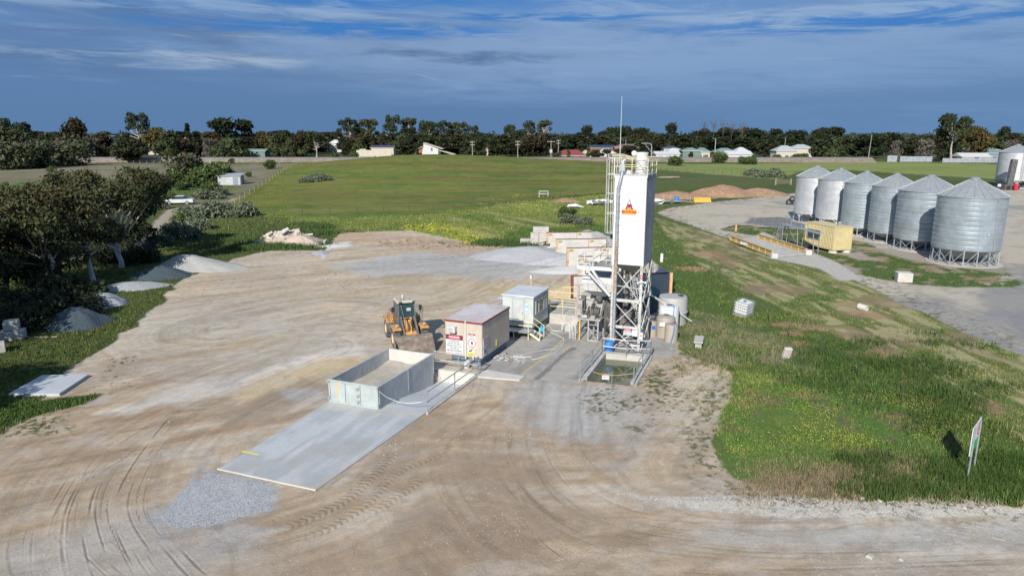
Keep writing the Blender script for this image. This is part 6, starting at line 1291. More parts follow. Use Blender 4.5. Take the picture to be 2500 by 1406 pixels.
f = MB().cyl((s6[1]*.62, -.9, s6[2]+1.0), (s6[1]*.62, -.9, s6[2]+1.25), .16, n=10).build('roof_vent', M['signw'], t)
silo('big steel silo second from the near right end of the row', (2275,430), (2203,465), 582, 622, 79.5, 'big', 14)
silo('finely ribbed bluish silo third from the near right end', (2191,426), (2136,454), 566, 601, 85.5, 'fine', 10)
silo('finely ribbed silo standing behind the yellow container', (2117,420), (2067,446), 553, 590, 91.5, 'fine', 10)
silo('smooth walled silo on white braced legs, second from the far end', (2054,412.5), (2002.4,438), 529, 566, 98., 'smooth', 8)
silo('smooth walled silo on white legs at the far left end', (1996.5,406.5), (1948.3,431.5), 517, 546, 105., 'smooth', 8)
s7 = silo('distant tall smooth silo cut by the right edge', (2487,354), (2447,372), 438, 461, 176., 'smooth', 8)
silo('most distant silo, mostly outside the right edge', (2545,352), (2503,371), 440, 463, 180., 'smooth', 8, group='distant silos')
a = P(2468, 458, 168.); t = thing('auger', 'black grain auger leaning up the distant silo', 'auger', (a.x, a.y, 0)); MB().bar((-.6, 0, .6), (.4, .8, 7.2), 1.3, .9).build('tube', M['dark'], t); MB().box(-2., 1.5, -.8, .8, .1, 1.2).build('chassis', M['dark'], t)
for x in (-1.2, 1.0): MB().cyl((x, -.95, .5), (x, -.75, .5), .5, n=14).build('wheel', M['black'], t)
a = P(2480, 461, 166.); o = MB().bbox(-.4, .4, -.3, .3, 0, 1.6, .1).build('fuel_pod', M['signr'], loc=(a.x, a.y, 0)); tag(o, 'small red pump unit at the foot of distant silo', 'pump')
# ================================================================== yellow container and weighbridge
def build_ycont():
    zt = .30+2.6; N_ = G(2038.4, 555.8, zt); Lf = G(1966.4, 541.7, zt); N_.z = Lf.z = 0
    l2 = (Lf-N_); D = l2.length; rz = math.atan2(-l2.x, l2.y); W = (G(2090, 555.8, zt)-G(2038.4, 555.8, zt)).length*.98; print('cont', N_, D, W, math.degrees(rz))
    t = thing('shipping_container', 'pale yellow corrugated shipping container office with dark window', 'container', N_, rz); z0, z1 = .30, zt; ym = mat('container_yellow', (.52,.44,.23), .6, var=.06, scale=1.5, col2=(.42,.36,.20), amt=.5, streak=((.36,.29,.17), .4))
    def corr(nm, p, q, n, out):
        p, q = Vector(p), Vector(q); e = (q-p); L_ = e.length; e.normalize(); vs = []; fs = []; o_ = Vector(out)*.045; k = 0
        for i in range(n):
            for f, h in ((0, 0), (.25, 0), (.38, 1), (.87, 1)):
                b = p+e*(L_*(i+f)/n)+o_*h; vs += [tuple(b+Vector((0,0,z0+.12))), tuple(b+Vector((0,0,z1-.1)))]; k += 1
        vs += [tuple(q+Vector((0,0,z0+.12))), tuple(q+Vector((0,0,z1-.1)))]; k += 1
        fs = [(2*i, 2*i+2, 2*i+3, 2*i+1) for i in range(k-1)]; MB().add(vs, fs).build(nm, ym, t)
    MB().box(.02, W-.02, .02, D-.02, z0+.02, z1-.02).build('shell', ym, t)
    corr('end_wall', (.08, -.01, 0), (W-.08, -.01, 0), 10, (0, -1, 0)); corr('side_wall', (-.01, D-.08, 0), (-.01, .08, 0), 20, (-1, 0, 0))
    f = MB()
    for x in (-.03, W-.09):
        for y in (-.03, D-.09): f.box(x, x+.12, y, y+.12, z0, z1+.02)
    for z in (z0, z1-.09): f.box(.09, W-.09, -.03, .06, z, z+.1); f.box(.09, W-.09, D-.06, D+.03, z, z+.1); f.box(-.03, .06, .09, D-.09, z, z+.1); f.box(W-.06, W+.03, .09, D-.09, z, z+.1)
    f.build('frame', ym, t); MB().box(-.02, W+.02, -.02, D+.02, z1+.022, z1+.05).build('roof', mat('container_roof', (.54,.47,.26), .6, var=.04), t)
    w = MB().box(-.10, -.065, 2.3, 4.6, z0+.95, z0+1.85).build('window', M['glass'], t); g = MB()
    for y in (2.25, 3.4, 4.55): g.box(-.13, -.055, y, y+.09, z0+.88, z0+1.92)
    g.box(-.13, -.057, 2.25, 4.64, z0+1.87, z0+1.94); g.box(-.13, -.057, 2.25, 4.64, z0+.86, z0+.93); g.build('window_frame', M['galv'], w)
    v = MB().cyl((W*.55, .9, z1+.05), (W*.55, .9, z1+.3), .12, n=10).build('roof_vent', M['galv'], t, True); MB().lathe([(.2, 0), (.24, .12), (.12, .26), (0, .28)], (W*.55, .9, z1+.28), 14).build('vent_cap', M['galv'], v, True)
    for x in (.3, W-.3):
        for y in (.35, D-.5): MB().lathe([(.5, 0), (.42, .2), (.25, .3), (0, .3)], (x, y, -.02), 9).build('footing', M['panel'], t)
build_ycont()
def build_bridge():
    A0, A1, B0, B1 = G(1785,590,0), G(1885,629,0), G(1853,584,0), G(1968,621,0); dk = MB(); z = .20
    d = (A1-A0).normalized(); t = thing('weighbridge', 'concrete weighbridge deck between two yellow steel side beams', 'weighbridge', A0)
    r = lambda p, z_=0: Vector((p.x-A0.x, p.y-A0.y, z_))
    MB().prism([tuple(r(p)[:2]) for p in (A0-d*.2, A1+d*.3, B1+d*.2, B0-d*.2)], .02, .12).build('deck', M['conc'], t)
    for nm, p, q in (('side_beam', A0, A1), ('side_beam', B0, B1)):
        h = (.62 if p is A0 else .52); m = mat('beam_yellow', (.48,.345,.13), .6, var=.1, col2=(.34,.24,.10), amt=.4); b = MB(); b.bar(r(p, .14+h-.04), r(q, .14+h-.04), .26, .06); b.bar(r(p, .14+h/2), r(q, .14+h/2), .05, h-.07); b.bar(r(p, .15), r(q, .15), .26, .06); b = b.build('side_beam', m, t)
        n = 7
        for k in range(n+1): c = r(p).lerp(r(q), k/n); MB().box(c.x-.11, c.x+.11, c.y-.03, c.y+.03, .18, .14+h-.07).build('stiffener', m, b)
    c = r(A0).lerp(r(A1), .35); s = MB().add([(c.x-.4, c.y+1.25*.4-.2, .25), (c.x+.1, c.y-1.1, .25), (c.x+.1, c.y-1.1, .6), (c.x-.4, c.y+.3, .6)], [(0,1,2,3)]).build('notice_plate', M['signw'], t)
    for p in (A1, B1): q = r(p+d*.35); MB().bbox(q.x-.35, q.x+.35, q.y-.35, q.y+.35, 0, .55, .03).build('end_block', M['panel'], t)
build_bridge()
def build_platform():
    a, b_ = G(1905, 596), G(1982, 621); d = (b_-a); L_ = d.length; rz = math.atan2(d.y, d.x); t = thing('inspection_platform', 'grey steel truck inspection platform with stairs by yellow container', 'platform', a, rz); h = 2.35
    MB().box(-.6, L_+.4, .1, .9, h, h+.07).build('deck', M['galv'], t)
    for x in (0, L_*.52, L_):
        for y, l in ((0.15, 1), (.85, .6)): MB().bar((x-(.0 if l == 1 else .3), y, 0), (x-.35*(x > 0), y, h), .07).build('leg', M['galv'], t)
    MB().bar((.3, .5, 0), (L_*.5, .5, h), .05).build('brace', M['galv'], t); MB().bar((L_*.5, .5, 0), (.3, .5, h), .05).build('brace', M['galv'], t)
    for k in range(7): MB().bar((-.55+.12*k-.0, .1, h), (-.55+.12*k, .1, h), .03)
    for x in (-.55, .6, L_*.4, L_*.6): MB().bar((x, .88, h+.07), (x, .88, h+1.1), .045).build('post', M['galv'], t)
    for z in (.55, 1.08): MB().bar((-.55, .88, h+z), (L_*.6, .88, h+z), .045).build('rail', M['galv'], t)
    st = thing('stair_flight', None, None) if 0 else None
    for s in (0, .8): MB().bar((-.62, .1+s, h), (-2.0, .1+s, .0), .05, .16).build('stringer', M['galv'], t)
    for k in range(9): f = k/9; MB().box(-.62-1.38*f-.14, -.62-1.38*f+.12, .13, .87, h*(1-f)-.08, h*(1-f)-.04).build('tread', M['galv'], t)
    for s in (.1, .9):
        MB().bar((-.62, s, h+1.05), (-2.1, s, 1.0), .04).build('rail', M['galv'], t); MB().bar((-2.1, s, 0), (-2.1, s, 1.02), .045).build('post', M['galv'], t)
    MB().bbox(-2.25, -1.95, .7, 1., 1.03, 1.25, .05).build('red_lamp', M['signr'], t)
build_platform()
# ================================================================== bits in the grass beyond the bins
def junk():
    r_ = random.Random(9)
    t = thing('scrap_heap', 'heap of silver sheet metal scraps in the grass', 'scrap', GT(1464, 500))
    for k in range(26):
        x, y = r_.uniform(-2.0, 2.6), r_.uniform(-1, 1); s = r_.uniform(.3, .9); mb = MB().box(-s, s, -s*.5, s*.5, 0, .03); R = Matrix.Rotation(r_.uniform(0, 3), 3, 'Z') @ Matrix.Rotation(r_.uniform(-1.1, .4), 3, 'X'); mb.v = [tuple(R @ Vector(p)+Vector((x, y, r_.uniform(.3, .9)))) for p in mb.v]; mb.build('metal_sheet', M[('tarp', 'galv', 'tarp', 'dark')[k % 4]], t)
    o = MB().add([(-1.6,0,.1),(-1.2,.4,.6),(.2,.5,.75),(1.7,.1,.15),(1.4,-.5,.1),(.3,-.6,.35),(-1.0,-.5,.3)], [(0,1,6),(1,2,5,6),(2,3,4,5)]).build('white_sheet', M['tarp'], loc=GT(1404, 508)); tag(o, 'crumpled white sheet lying in grass beyond the bins', 'sheet')
    t = thing('boat', 'small white dinghy hull half behind the tower', 'boat', GT(1596, 499), -.2); MB().add([(-2.2,-.7,.5),(-2.2,.7,.5),(1.4,.6,.7),(2.2,0,.8),(1.4,-.6,.7),(-2.0,-.4,0),(-2.0,.4,0),(1.5,0,.05),(-1.5,-.3,1.0),(-1.5,.3,1.0),(.8,0,1.1)], [(0,5,7,3,4),(1,2,3,7,6),(0,1,6,5),(5,6,7),(0,4,10,8),(1,9,10,2),(8,10,9),(0,8,9,1),(4,3,10),(3,2,10)]).build('hull', M['white'], t); MB().box(-1.4, 1.0, -.9, .9, .0, .25).build('cradle', M['dark'], t)
    t = thing('trailer', 'galvanised flat trailer parked before the dirt bank', 'trailer', GT(1640, 497), -.12); MB().box(-1.8, 1.8, -.8, .8, .45, .55).build('deck', M['galv'], t); MB().bar((1.8, 0, .5), (3.9, 0, .35), .1).build('drawbar', M['galv'], t)
    for y in (-.85, .85): MB().cyl((-.1, y-.1, .33), (-.1, y+.1, .33), .33, n=14).build('wheel', M['tyre'], t)
    for x in (-1.7, 3.4, -.3): MB().bar((x, -.6, .5), (x, -.6, 1.9 if x < 0 else 1.6), .07).build('upright', M['galv'], t)
    d = MB().cyl((.9, 0, .55), (.9, 0, 1.35), .42, n=14).build('drum', M['loadg'] if 0 else M['blue'], loc=t.location, rz=-.12); tag(d, 'blue drum standing on the galvanised trailer', 'drum')
    o = MB().extrx([(-.5,0),(.6,0),(.9,.8),(.3,.95),(-.2,.5)], -1.7, 1.7).build('loader_bucket', mat('bright_yellow', (.52,.34,.06), .5), loc=GT(1714, 494), rz=.1); tag(o, 'bright yellow attachment bucket on the grass before the bank', 'bucket')
    t = thing('timber_pile', 'low pile of grey timber in the far grass', 'timber', GT(1622, 436)); 
    for k in range(8): MB().bar((r_.uniform(-3,-1), r_.uniform(-.8,.8), .15+.05*k), (r_.uniform(2,5), r_.uniform(-.8,.8), .15+.05*k), .3, .15).build('plank', M['timber'], t)
    # long earth bank
    for i, (x, y, rx, ry, h, lab) in enumerate(((1648, 485, 9, 2.6, 1.5, 'left end of the red earth bank behind the trailer'), (1760, 480, 9.5, 3.2, 2.5, 'highest red earth mound behind the gravel road'), (1850, 478, 8, 2.5, 1.7, 'right end of the red earth bank by the road'), (1383, 493, 3.2, 1.4, .7, 'small red earth heap in the mown grass'))):
        heap('earth_bank', lab, GT(x, y), rx, ry, h, M['soil'], .1, 1.5, 31+i, cat='earth bank')
    t = thing('tyre_stack', 'dark tyres heaped at the silo road edge', 'tyres', G(1934, 500)); 
    for k, (x, y, z) in enumerate(((-.6,0,.45),(.5,.2,.45),(0,.1,1.0))): MB().tube([(x+.5*math.cos(a), y, z+.5*math.sin(a)) for a in np.linspace(0, 2*math.pi, 15)], .17, 6).build('tyre', M['black'], t)
    t = thing('stile_frame', 'white pipe frame standing in the paddock fence line', 'frame', GT(1327, 482)); 
    for x in (-.95, .95): MB().bar((x, 0, 0), (x, 0, 1.3), .1).build('post', M['signw'], t)
    for z in (.75, 1.3): MB().bar((-.95, 0, z), (.95, 0, z), .1).build('rail', M['signw'], t)
    o = MB().extr([(-.15,0),(.15,0),(.1,.9),(-.05,.95)], -.1, .1).build('marker', mat('dull_orange', (.62,.30,.14), .8), loc=G(1796, 564)); tag(o, 'small orange marker standing in the road island grass', 'marker')
    t = thing('yard_gate', 'old timber stock gate between posts by the road', 'gate', GT(1893, 452), .1)
    for x in (0, 4.2): MB().bar((x, 0, 0), (x, 0, 1.6), .3).build('post', M['timber'], t)
    for z in (.4, .8, 1.2): MB().bar((0, 0, z), (4.2, 0, z), .08).build('rail', M['timber'], t)
    # scattered stones on the foreground road
    for i, (x, y, s, lab) in enumerate(((2124,1361,.10,'squarish pale stone on the road at bottom right'), (2200,1366,.06,'flat stone right of the squarish one'), (2355,1240,.06,'pale stone left of the cracked patch by the verge'), (2148,1223,.06,'pale stone at the verge of dry grass'), (2104,1217,.07,'tan stone at the verge of dry grass'))):
        r2 = random.Random(i); mb = MB().bbox(-s*1.2, s*1.2, -s, s, -.02, s*.9, s*.35); mb.v = [(a+.3*s*r2.random(), b_+.3*s*r2.random(), c_) for a, b_, c_ in mb.v]; o = mb.build('stone', mat('road_stone', (.42,.39,.35), .9), loc=G(x, y), rz=r2.random()*3); tag(o, lab, 'stone')
    t = thing('broken_paving', 'patch of broken flat concrete pieces set in the road gravel', 'paving', G(2335, 1305))
    for k in range(22):
        x, y = r_.uniform(-1.3, 1.4), r_.uniform(-.6, .6); s = r_.uniform(.07, .17); n = r_.randint(5, 7); q = [(x+s*r_.uniform(.7, 1.3)*math.cos(2*math.pi*j/n), y+s*r_.uniform(.6, 1.2)*math.sin(2*math.pi*j/n)) for j in range(n)]
        MB().prism(q, -.02, r_.uniform(.008, .025)).build('piece', mat('set_stone', (.36,.33,.30), .9), t)
junk()
# ================================================================== railway embankment
def embankment():
    Y0, Y1 = 337., 352.; x0, x1 = -420., P(2122, 384, 345).x; n = 220; V = []; F = []; pr = [(0, -.1), (3.2, 1.45), (4.0, 1.75), (4.4, 2.25), (9., 2.3), (13.5, 0)]
    xs = np.linspace(x0, x1, n)
    for x in xs:
        for k, (y, z) in enumerate(pr): V.append((x, Y0+y+.5*(vnoise(x*.3, k*3.)-.5)*(k < 3), z+.25*(vnoise(x*.5+k, 1.)-.5)*(0 < k < 3)))
    m = len(pr); mi = []
    for i in range(n-1):
        for k in range(m-1): F.append((i*m+k, (i+1)*m+k, (i+1)*m+k+1, i*m+k+1)); mi.append(0 if k < 2 or k == 4 else 1)
    o = npmesh('railway_embankment', V, F, [mat('dry_bank', (.225,.18,.145), .95, var=.2, scale=.5, col2=(.15,.135,.085), amt=.7, bump=.1, bscale=1.), mat('ballast', (.155,.145,.15), .95, var=.2, scale=1.)], mi=mi); tag(o, kind='structure')
embankment()
# ================================================================== houses
HM = dict(cream=mat('cream_wall', (.48,.44,.36), .8, var=.05), brick=mat('red_brick_wall', (.26,.10,.07), .85, var=.1), whitew=mat('white_wall', (.52,.52,.51), .8, var=.04), greenw=mat('green_wall', (.13,.20,.17), .8), grey=mat('grey_roof', (.34,.37,.40), .6, var=.06),
          red=mat('red_roof', (.19,.045,.045), .6, var=.06), green=mat('green_roof', (.15,.225,.205), .6, var=.06), whiter=mat('white_roof', (.52,.53,.54), .55, var=.05), tan=mat('tan_roof', (.42,.37,.28), .7, var=.06), darkr=mat('dark_roof', (.045,.05,.07), .5, var=.1), win=M['glass'], brown=mat('brown_roof', (.15,.10,.085), .8, var=.1), blueg=mat('bluegrey_roof', (.20,.25,.31), .6, var=.06))
def house(label, x0, x1, ybase, yeave, yridge, Y, wall, roof, kind='hip', nwin=3, cat='house', rz=0., name='house', chim=False, depth=9., door=True):
    a, b_ = P(x0, ybase, Y), P(x1, ybase, Y); W = b_.x-a.x; z0 = min(a.z, 0) if a.z < 0 else 0; he = max(P(x0, yeave, Y).z, 2.2); hr = max(P(x0, yridge, Y).z, he+.4); cx = (a.x+b_.x)/2
    t = thing(name, label, cat, (cx, Y, 0), rz); D = depth; w = W/2
    MB().box(-w+.3, w-.3, 0, D, 0, he-.02).build('wall', HM[wall], t); r = MB(); e = .35
    if kind == 'hip': i = min(D/2, w*.7); r.add([(-w-e,-e,he),(w+e,-e,he),(w+e,D+e,he),(-w-e,D+e,he),(-w+i,D/2,hr),(w-i,D/2,hr)], [(0,1,5,4),(1,2,5),(2,3,4,5),(3,0,4),(0,3,2,1)])
    elif kind == 'gable': r.add([(-w-e,-e,he),(w+e,-e,he),(w+e,D+e,he),(-w-e,D+e,he),(-w-e,D/2,hr),(w+e,D/2,hr)], [(0,1,5,4),(1,2,5),(2,3,4,5),(3,0,4),(0,3,2,1)])
    elif kind == 'front': r.add([(-w-e,-e,he),(w+e,-e,he),(w+e,D+e,he),(-w-e,D+e,he),(0,-e,hr),(0,D+e,hr)], [(0,4,5,3),(1,2,5,4),(0,1,4),(2,3,5),(0,3,2,1)])
    elif kind == 'skill': r.add([(-w-e,-e,he),(w+e,-e,he),(w+e,D+e,hr),(-w-e,D+e,hr),(-w-e,-e,he+.2),(w+e,-e,he+.2),(w+e,D+e,hr+.2),(-w-e,D+e,hr+.2)], [(0,3,2,1),(4,5,6,7),(0,1,5,4),(1,2,6,5),(2,3,7,6),(3,0,4,7)])
    r = r.build('roof', HM[roof], t)
    if chim: MB().box(-.6, .6, D*.6, D*.6+.9, hr-.8, hr+1.4).build('chimney', HM['brick'], r)
    MB().box(-w-e, w+e, -e-.08, -e, he-.18, he+.06).build('gutter', HM['whitew'], r)
    for k in range(nwin):
        x = -w+W*(k+.6)/(nwin+.2); wi = MB().box(x-.8, x+.8, -.06, -.002, 1.0, min(2.2, he-.4)).build('window', HM['win'], t); MB().box(x-.9, x+.9, -.09, -.061, .88, .99).build('sill', HM['whitew'], wi); MB().box(x-.04, x+.04, -.09, -.061, 1.0, min(2.2, he-.4)).build('frame', HM['whitew'], wi)
    if door: MB().box(w*.1-.5, w*.1+.5, -.05, -.003, 0, 2.05).build('door', HM['brown'], t)
    return t
HS = [
 ('red hip roofed brick house behind the embankment', 1358,1432, 388,380,366, 372, 'brick','red','hip',3),
 ('low tan roofed house right of the red roofed one', 1420,1447, 388,378,367, 395, 'cream','tan','hip',1),
 ('white roofed house half hidden left of the tower antenna', 1460,1502, 388,374,364, 400, 'cream','whiter','hip',2),
 ('dark roofed brick house with solar panels in the tree edge', 1441,1500, 372,362,354.5, 470, 'brick','darkr','gable',2),
 ('red brick house with pale gable right of the antenna', 1500,1560, 370,360,352, 455, 'brick','brown','hip',2),
 ('low pale house roof left of the tower rails', 1495,1538, 390,382,376, 365, 'cream','tan','hip',1),
 ('long white garage with three roller doors behind the embankment', 1600,1660, 386,376,370, 375, 'whitew','whiter','gable',0),
 ('big green shed with low gable beside the white garage', 1665,1712, 388,369,361, 378, 'greenw','green','front',0),
 ('green roofed house joined right of the green shed', 1700,1734, 385,371,361, 390, 'cream','green','hip',2),
 ('dark roofed house behind the green shed among trees', 1620,1660, 372,363,356, 470, 'cream','darkr','hip',1),
 ('pale roofed house between garage and green shed', 1632,1664, 378,369,362, 440, 'cream','whiter','hip',1),
 ('green roofed house right of the tall pole', 1745,1800, 382,372,362, 400, 'brick','green','hip',2),
 ('low white shed with shallow roof before the green roofed house', 1773,1836, 384,377,369, 372, 'whitew','whiter','gable',0),
 ('white roofed house deep in trees behind the low shed', 1800,1826, 376,368,360, 450, 'cream','whiter','hip',1),
 ('grey hip roofed house with dark windows', 1894,1947, 383,369,356, 375, 'cream','grey','hip',3),
 ('second grey roofed house right behind the first', 1935,1985, 378,362,353, 400, 'cream','grey','hip',2),
 ('blue grey roofed house in the gap beside the big gum', 2365,2440, 378,366,359, 400, 'cream','blueg','hip',2),
 ('green roofed house at the far right edge', 2405,2452, 384,374,364, 380, 'cream','green','hip',2),
 ('dark roofed house on the far right rise', 2425,2490, 362,356,348, 560, 'brick','darkr','hip',2),
 ('cream shed with open dark doorway by the iron fence', 2348,2420, 388,383,374, 345, 'cream','whiter','gable',1),
 ('blue grey shed joining the cream one at right', 2400,2448, 392,382,376, 350, 'blueg','blueg','gable',0),
 ('white gable end of a cottage seen between left trees', 446,463, 348,344,334, 520, 'whitew','whiter','front',1),
 ('long low cottage with dark verandah on the hill crest', 905,962, 372,361,355, 430, 'cream','darkr','gable',2),
 ('white roofed house half seen among gums left of the crest', 803,834, 353,350,341, 540, 'whitew','whiter','front',1),
 ('pale green roofed shed behind the left embankment', 600,648, 377,369,364, 400, 'greenw','green','gable',0),
 ('low white roof peeping from the far left trees', 147,172, 345,338,333, 560, 'cream','whiter','skill',0),
 ('second pale roof in trees beside the tall left gum', 248,270, 340,335,332, 600, 'cream','blueg','skill',0),
 ('green roofed house glimpsed between the left trees', 360,390, 362,353,346, 470, 'cream','green','hip',1)]
for h in HS: house(h[0], *h[1:6], h[6], h[7], h[8], h[9], h[10])
# details on some houses
gz_h = [o for o in bpy.data.objects if o.get('label', '').startswith('long white garage')][0]
for k in range(3): MB().box(-4.6+3.9*k-.8+.2, -4.6+3.9*k+2.2, -.08, -.002, .05, 2.2).build('roller_door', HM['grey'], gz_h)
gz_h = [o for o in bpy.data.objects if o.get('label', '').startswith('dark roofed brick house with solar')][0]
for k in range(6): MB().add([(-6+2*k, -.1, 4.2), (-4.2+2*k, -.1, 4.2), (-4.2+2*k, 3.6, 6.3), (-6+2*k, 3.6, 6.3)], [(0,1,2,3)]).build('solar_panel', mat('solar_blue', (.03,.045,.09), .25), gz_h)
def skillion():
    Y = 400.; a = P(1022, 366, Y); t = thing('skillion_house', 'cream house with long slanting tan roof on the hill crest', 'house', (a.x, Y, 0)); Q = lambda x, y: (P(x, y, Y).x-a.x, P(x, y, Y).z)
    MB().extr([Q(1030,380), Q(1070,380), Q(1070,364), Q(1034,350)], 0, 8).build('wall', HM['whitew'], t)
    MB().extr([Q(1022,374), Q(1035,374), Q(1035,356), Q(1022,364)], .5, 7).build('side_wing', HM['brick'], t)
    MB().extr([Q(1033,350), Q(1034.5,348.5), Q(1082,363.5), Q(1079,364.5)], -.5, 9).build('roof', HM['tan'], t); MB().extr([Q(1069,367), Q(1071,366), Q(1112,377), Q(1107,379)], -.5, 7).build('lean_to_roof', HM['tan'], t)
    MB().extr([Q(1021,364), Q(1022,362.5), Q(1034,356), Q(1034,358)], -.5, 7).build('wing_roof', HM['tan'], t)
    x, z = Q(1054, 366); MB().box(x-.5, x+.5, -.08, -.002, z-.6, z+1.1).build('window', M['signblue'], t)
    b = P(870, 372, 425.); e = P(955, 372, 425.); o = thing('garden_wall', 'long cream boundary wall before the crest cottage', 'wall', (b.x, 425., 0)); z1 = P(880, 367, 425).z; MB().box(0, e.x-b.x, 0, .4, 0, z1).build('wall_run', HM['cream'], o); MB().box(2, 6, -.1, -.002, z1-.1, z1+.7).build('higher_section', HM['cream'], o)
    for k in range(5): MB().box(3+3.6*k, 3.4+3.6*k, -.12, -.003, 0, z1+.15).build('pier', HM['cream'], o)
skillion()
# corrugated iron fences at right
def ironfence(label, x0, x1, y0, y1, Y, m):
    a, b_ = P(x0, y0, Y), P(x1, y0, Y); h = P(x0, y1, Y).z; t = thing('iron_fence', label, 'fence', (a.x, Y, 0)); n = max(2, int((b_.x-a.x)/3.)); L_ = (b_.x-a.x)/n
    for k in range(n): MB().box(k*L_+.04, (k+1)*L_-.04, 0, .06, 0, h*(.96+.08*random.random())).build('iron_sheet', m, t)
im = mat('weathered_iron', (.33,.36,.40), .6, .2, var=.15, scale=.8, col2=(.24,.26,.29), amt=.5, streak=((.22,.2,.19), .4))
ironfence('short bright iron fence left of the bare tree', 2166, 2190, 391, 380, 345, im)
ironfence('leaning grey iron fence under the bare tree', 2197, 2276, 391, 382, 345, im)
ironfence('long blue grey iron fence in front of the sheds', 2300, 2447, 398, 386.5, 335, im)
# ================================================================== poles
pm = mat('pole_timber', (.36,.33,.29), .9, var=.15); pg = mat('pole_green', (.24,.30,.27), .9, var=.1)
def pole(label, x, ybase, ytop, Y, arms=2, m=pm, aw=2.6, tr=False, lamp=False, r=.17):
    a = P(x, ybase, Y); zt = P(x, ytop, Y).z; t = thing('power_pole', label, 'pole', (a.x, Y, 0), .1); MB().cyl((0, 0, -.3), (0, 0, zt), r*1.2, r*.8, 8).build('post', m, t)
    for k in range(arms):
        z = zt-.5-1.6*k; c = MB().box(-aw/2, aw/2, -.1, .1, z-.1, z+.12).build('crossarm', m, t)
        for x_ in (-aw/2+.2, -.4, .4, aw/2-.2): MB().cyl((x_, 0, z+.12), (x_, 0, z+.4), .07, n=6).build('insulator', M['signw'], c)
    if tr: MB().bbox(-.7, .7, -.5, .5, zt-6.3, zt-4.4, .15).build('transformer', M['galvp'], t)
    if lamp: MB().bar((0, 0, zt-.3), (-1.8, 0, zt+.3), .12).build('lamp_arm', M['galv'], t)
for a in (('twin armed power pole left of the tower on the crest', 1153.5, 388, 345, 385, 2), ('tallest power pole beside the embankment with two arms', 1264, 388, 344, 370, 2), ('power pole carrying a grey transformer box', 1345, 388, 344, 360, 1, pm, 4., True), ('thin power pole right behind the transformer pole', 1363, 372, 342, 430, 2), ('power pole above the columnar cypress', 1436, 350, 335, 520, 1), ('power pole with double arm near the antenna', 1459, 356, 336, 500, 2), ('small distant power pole beside the antenna', 1486, 360, 345, 560, 1), ('bare pole seen left of the filter cylinder', 1527, 374, 341, 450, 0), ('pale concrete pole with street lamp right of the tower', 1744.5, 386, 339, 362, 0, M['galvp'], 2, False, True), ('distant pole over the grey roofed house', 1916.5, 355, 336, 480, 0), ('tall leaning green pole at the end of the embankment', 2120.5, 379, 327, 352, 0, pg), ('second green pole in the trees right of the tall one', 2161, 354, 334, 470, 0, pg), ('distant power pole by the left white roof', 829, 348, 335, 560, 1), ('small power pole left of the crest house', 798, 352, 336, 580, 1)):
    pole(*a)
bpy.data.objects['power_pole.010'].rotation_euler = (0, .04, 0)
w = P(1170, 358, 390); a = P(1153.5, 357, 385); b_ = P(1080, 362, 400); o = MB().tube([(0,0,0), ((b_.x-a.x)/2, 7, -1.2), (b_.x-a.x, 15, b_.z-a.z)], .05, 4).build('power_line', M['dark'], loc=a); tag(o, 'power line from the crest pole to the skillion house', 'wire')
# ================================================================== paddock fences
wire = mat('fence_wire', (.22,.21,.19), .7, .3)
def fence(label, pts, n, h=1.25, r=.05, wires=(.35,.75,1.15), m=None, pm_=None):
    P_ = [GT(*p) for p in pts]; O = P_[0]; t = thing('wire_fence', label, 'fence', O); seg = [(P_[i+1]-P_[i]).length for i in range(len(P_)-1)]; tot = sum(seg); pos = []
    for k in range(n+1):
        s = tot*k/n; i = 0
        while i < len(seg)-1 and s > seg[i]: s -= seg[i]; i += 1
        p = P_[i].lerp(P_[i+1], min(1, s/seg[i])); p.z = gzf(p.x, p.y); pos.append(p-O)
    for p in pos: MB().bar(p-Vector((0,0,.1)), p+Vector((0,0,h)), r*2).build('post', pm_ or M['timber'], t)
    for w_ in wires: MB().tube([p+Vector((0,0,w_)) for p in pos], .012 if r > .02 else .005, 3, caps=False).build('wire', wire, t)
dkp = mat('dark_post', (.07,.06,.05), .9)
fence('wire fence along the near edge of the hill paddock', [(600,528),(740,526),(900,521),(1040,516),(1200,500),(1320,485),(1410,477),(1500,469)], 19, pm_=dkp)
fence('wire fence with grey weeds down the left paddock side', [(560,510),(590,488),(640,455),(728,401)], 22)
fence('far wire fence crossing the dry paddock by the embankment', [(200,399),(400,400),(700,400)], 30, 1.2, .07)
fence('far wire fence along the crest of the green hill', [(735,402),(860,388),(1060,377),(1250,383),(1360,392),(1480,400)], 34, 1.2, .06, pm_=M['timber'])
fence('wire fence across the pale right paddock', [(1600,414),(1660,420),(1740,424),(1820,428),(1900,434)], 16, pm_=dkp)
fence('second wire fence behind the red earth bank', [(1600,452),(1700,446),(1800,440),(1890,446)], 14, pm_=dkp)
fence('sagging wire fence through the dark ditch grass', [(1735,660),(1820,742),(1935,830),(2070,905),(2200,985)], 9, .95, .019, (.5,.9), pm_=dkp)
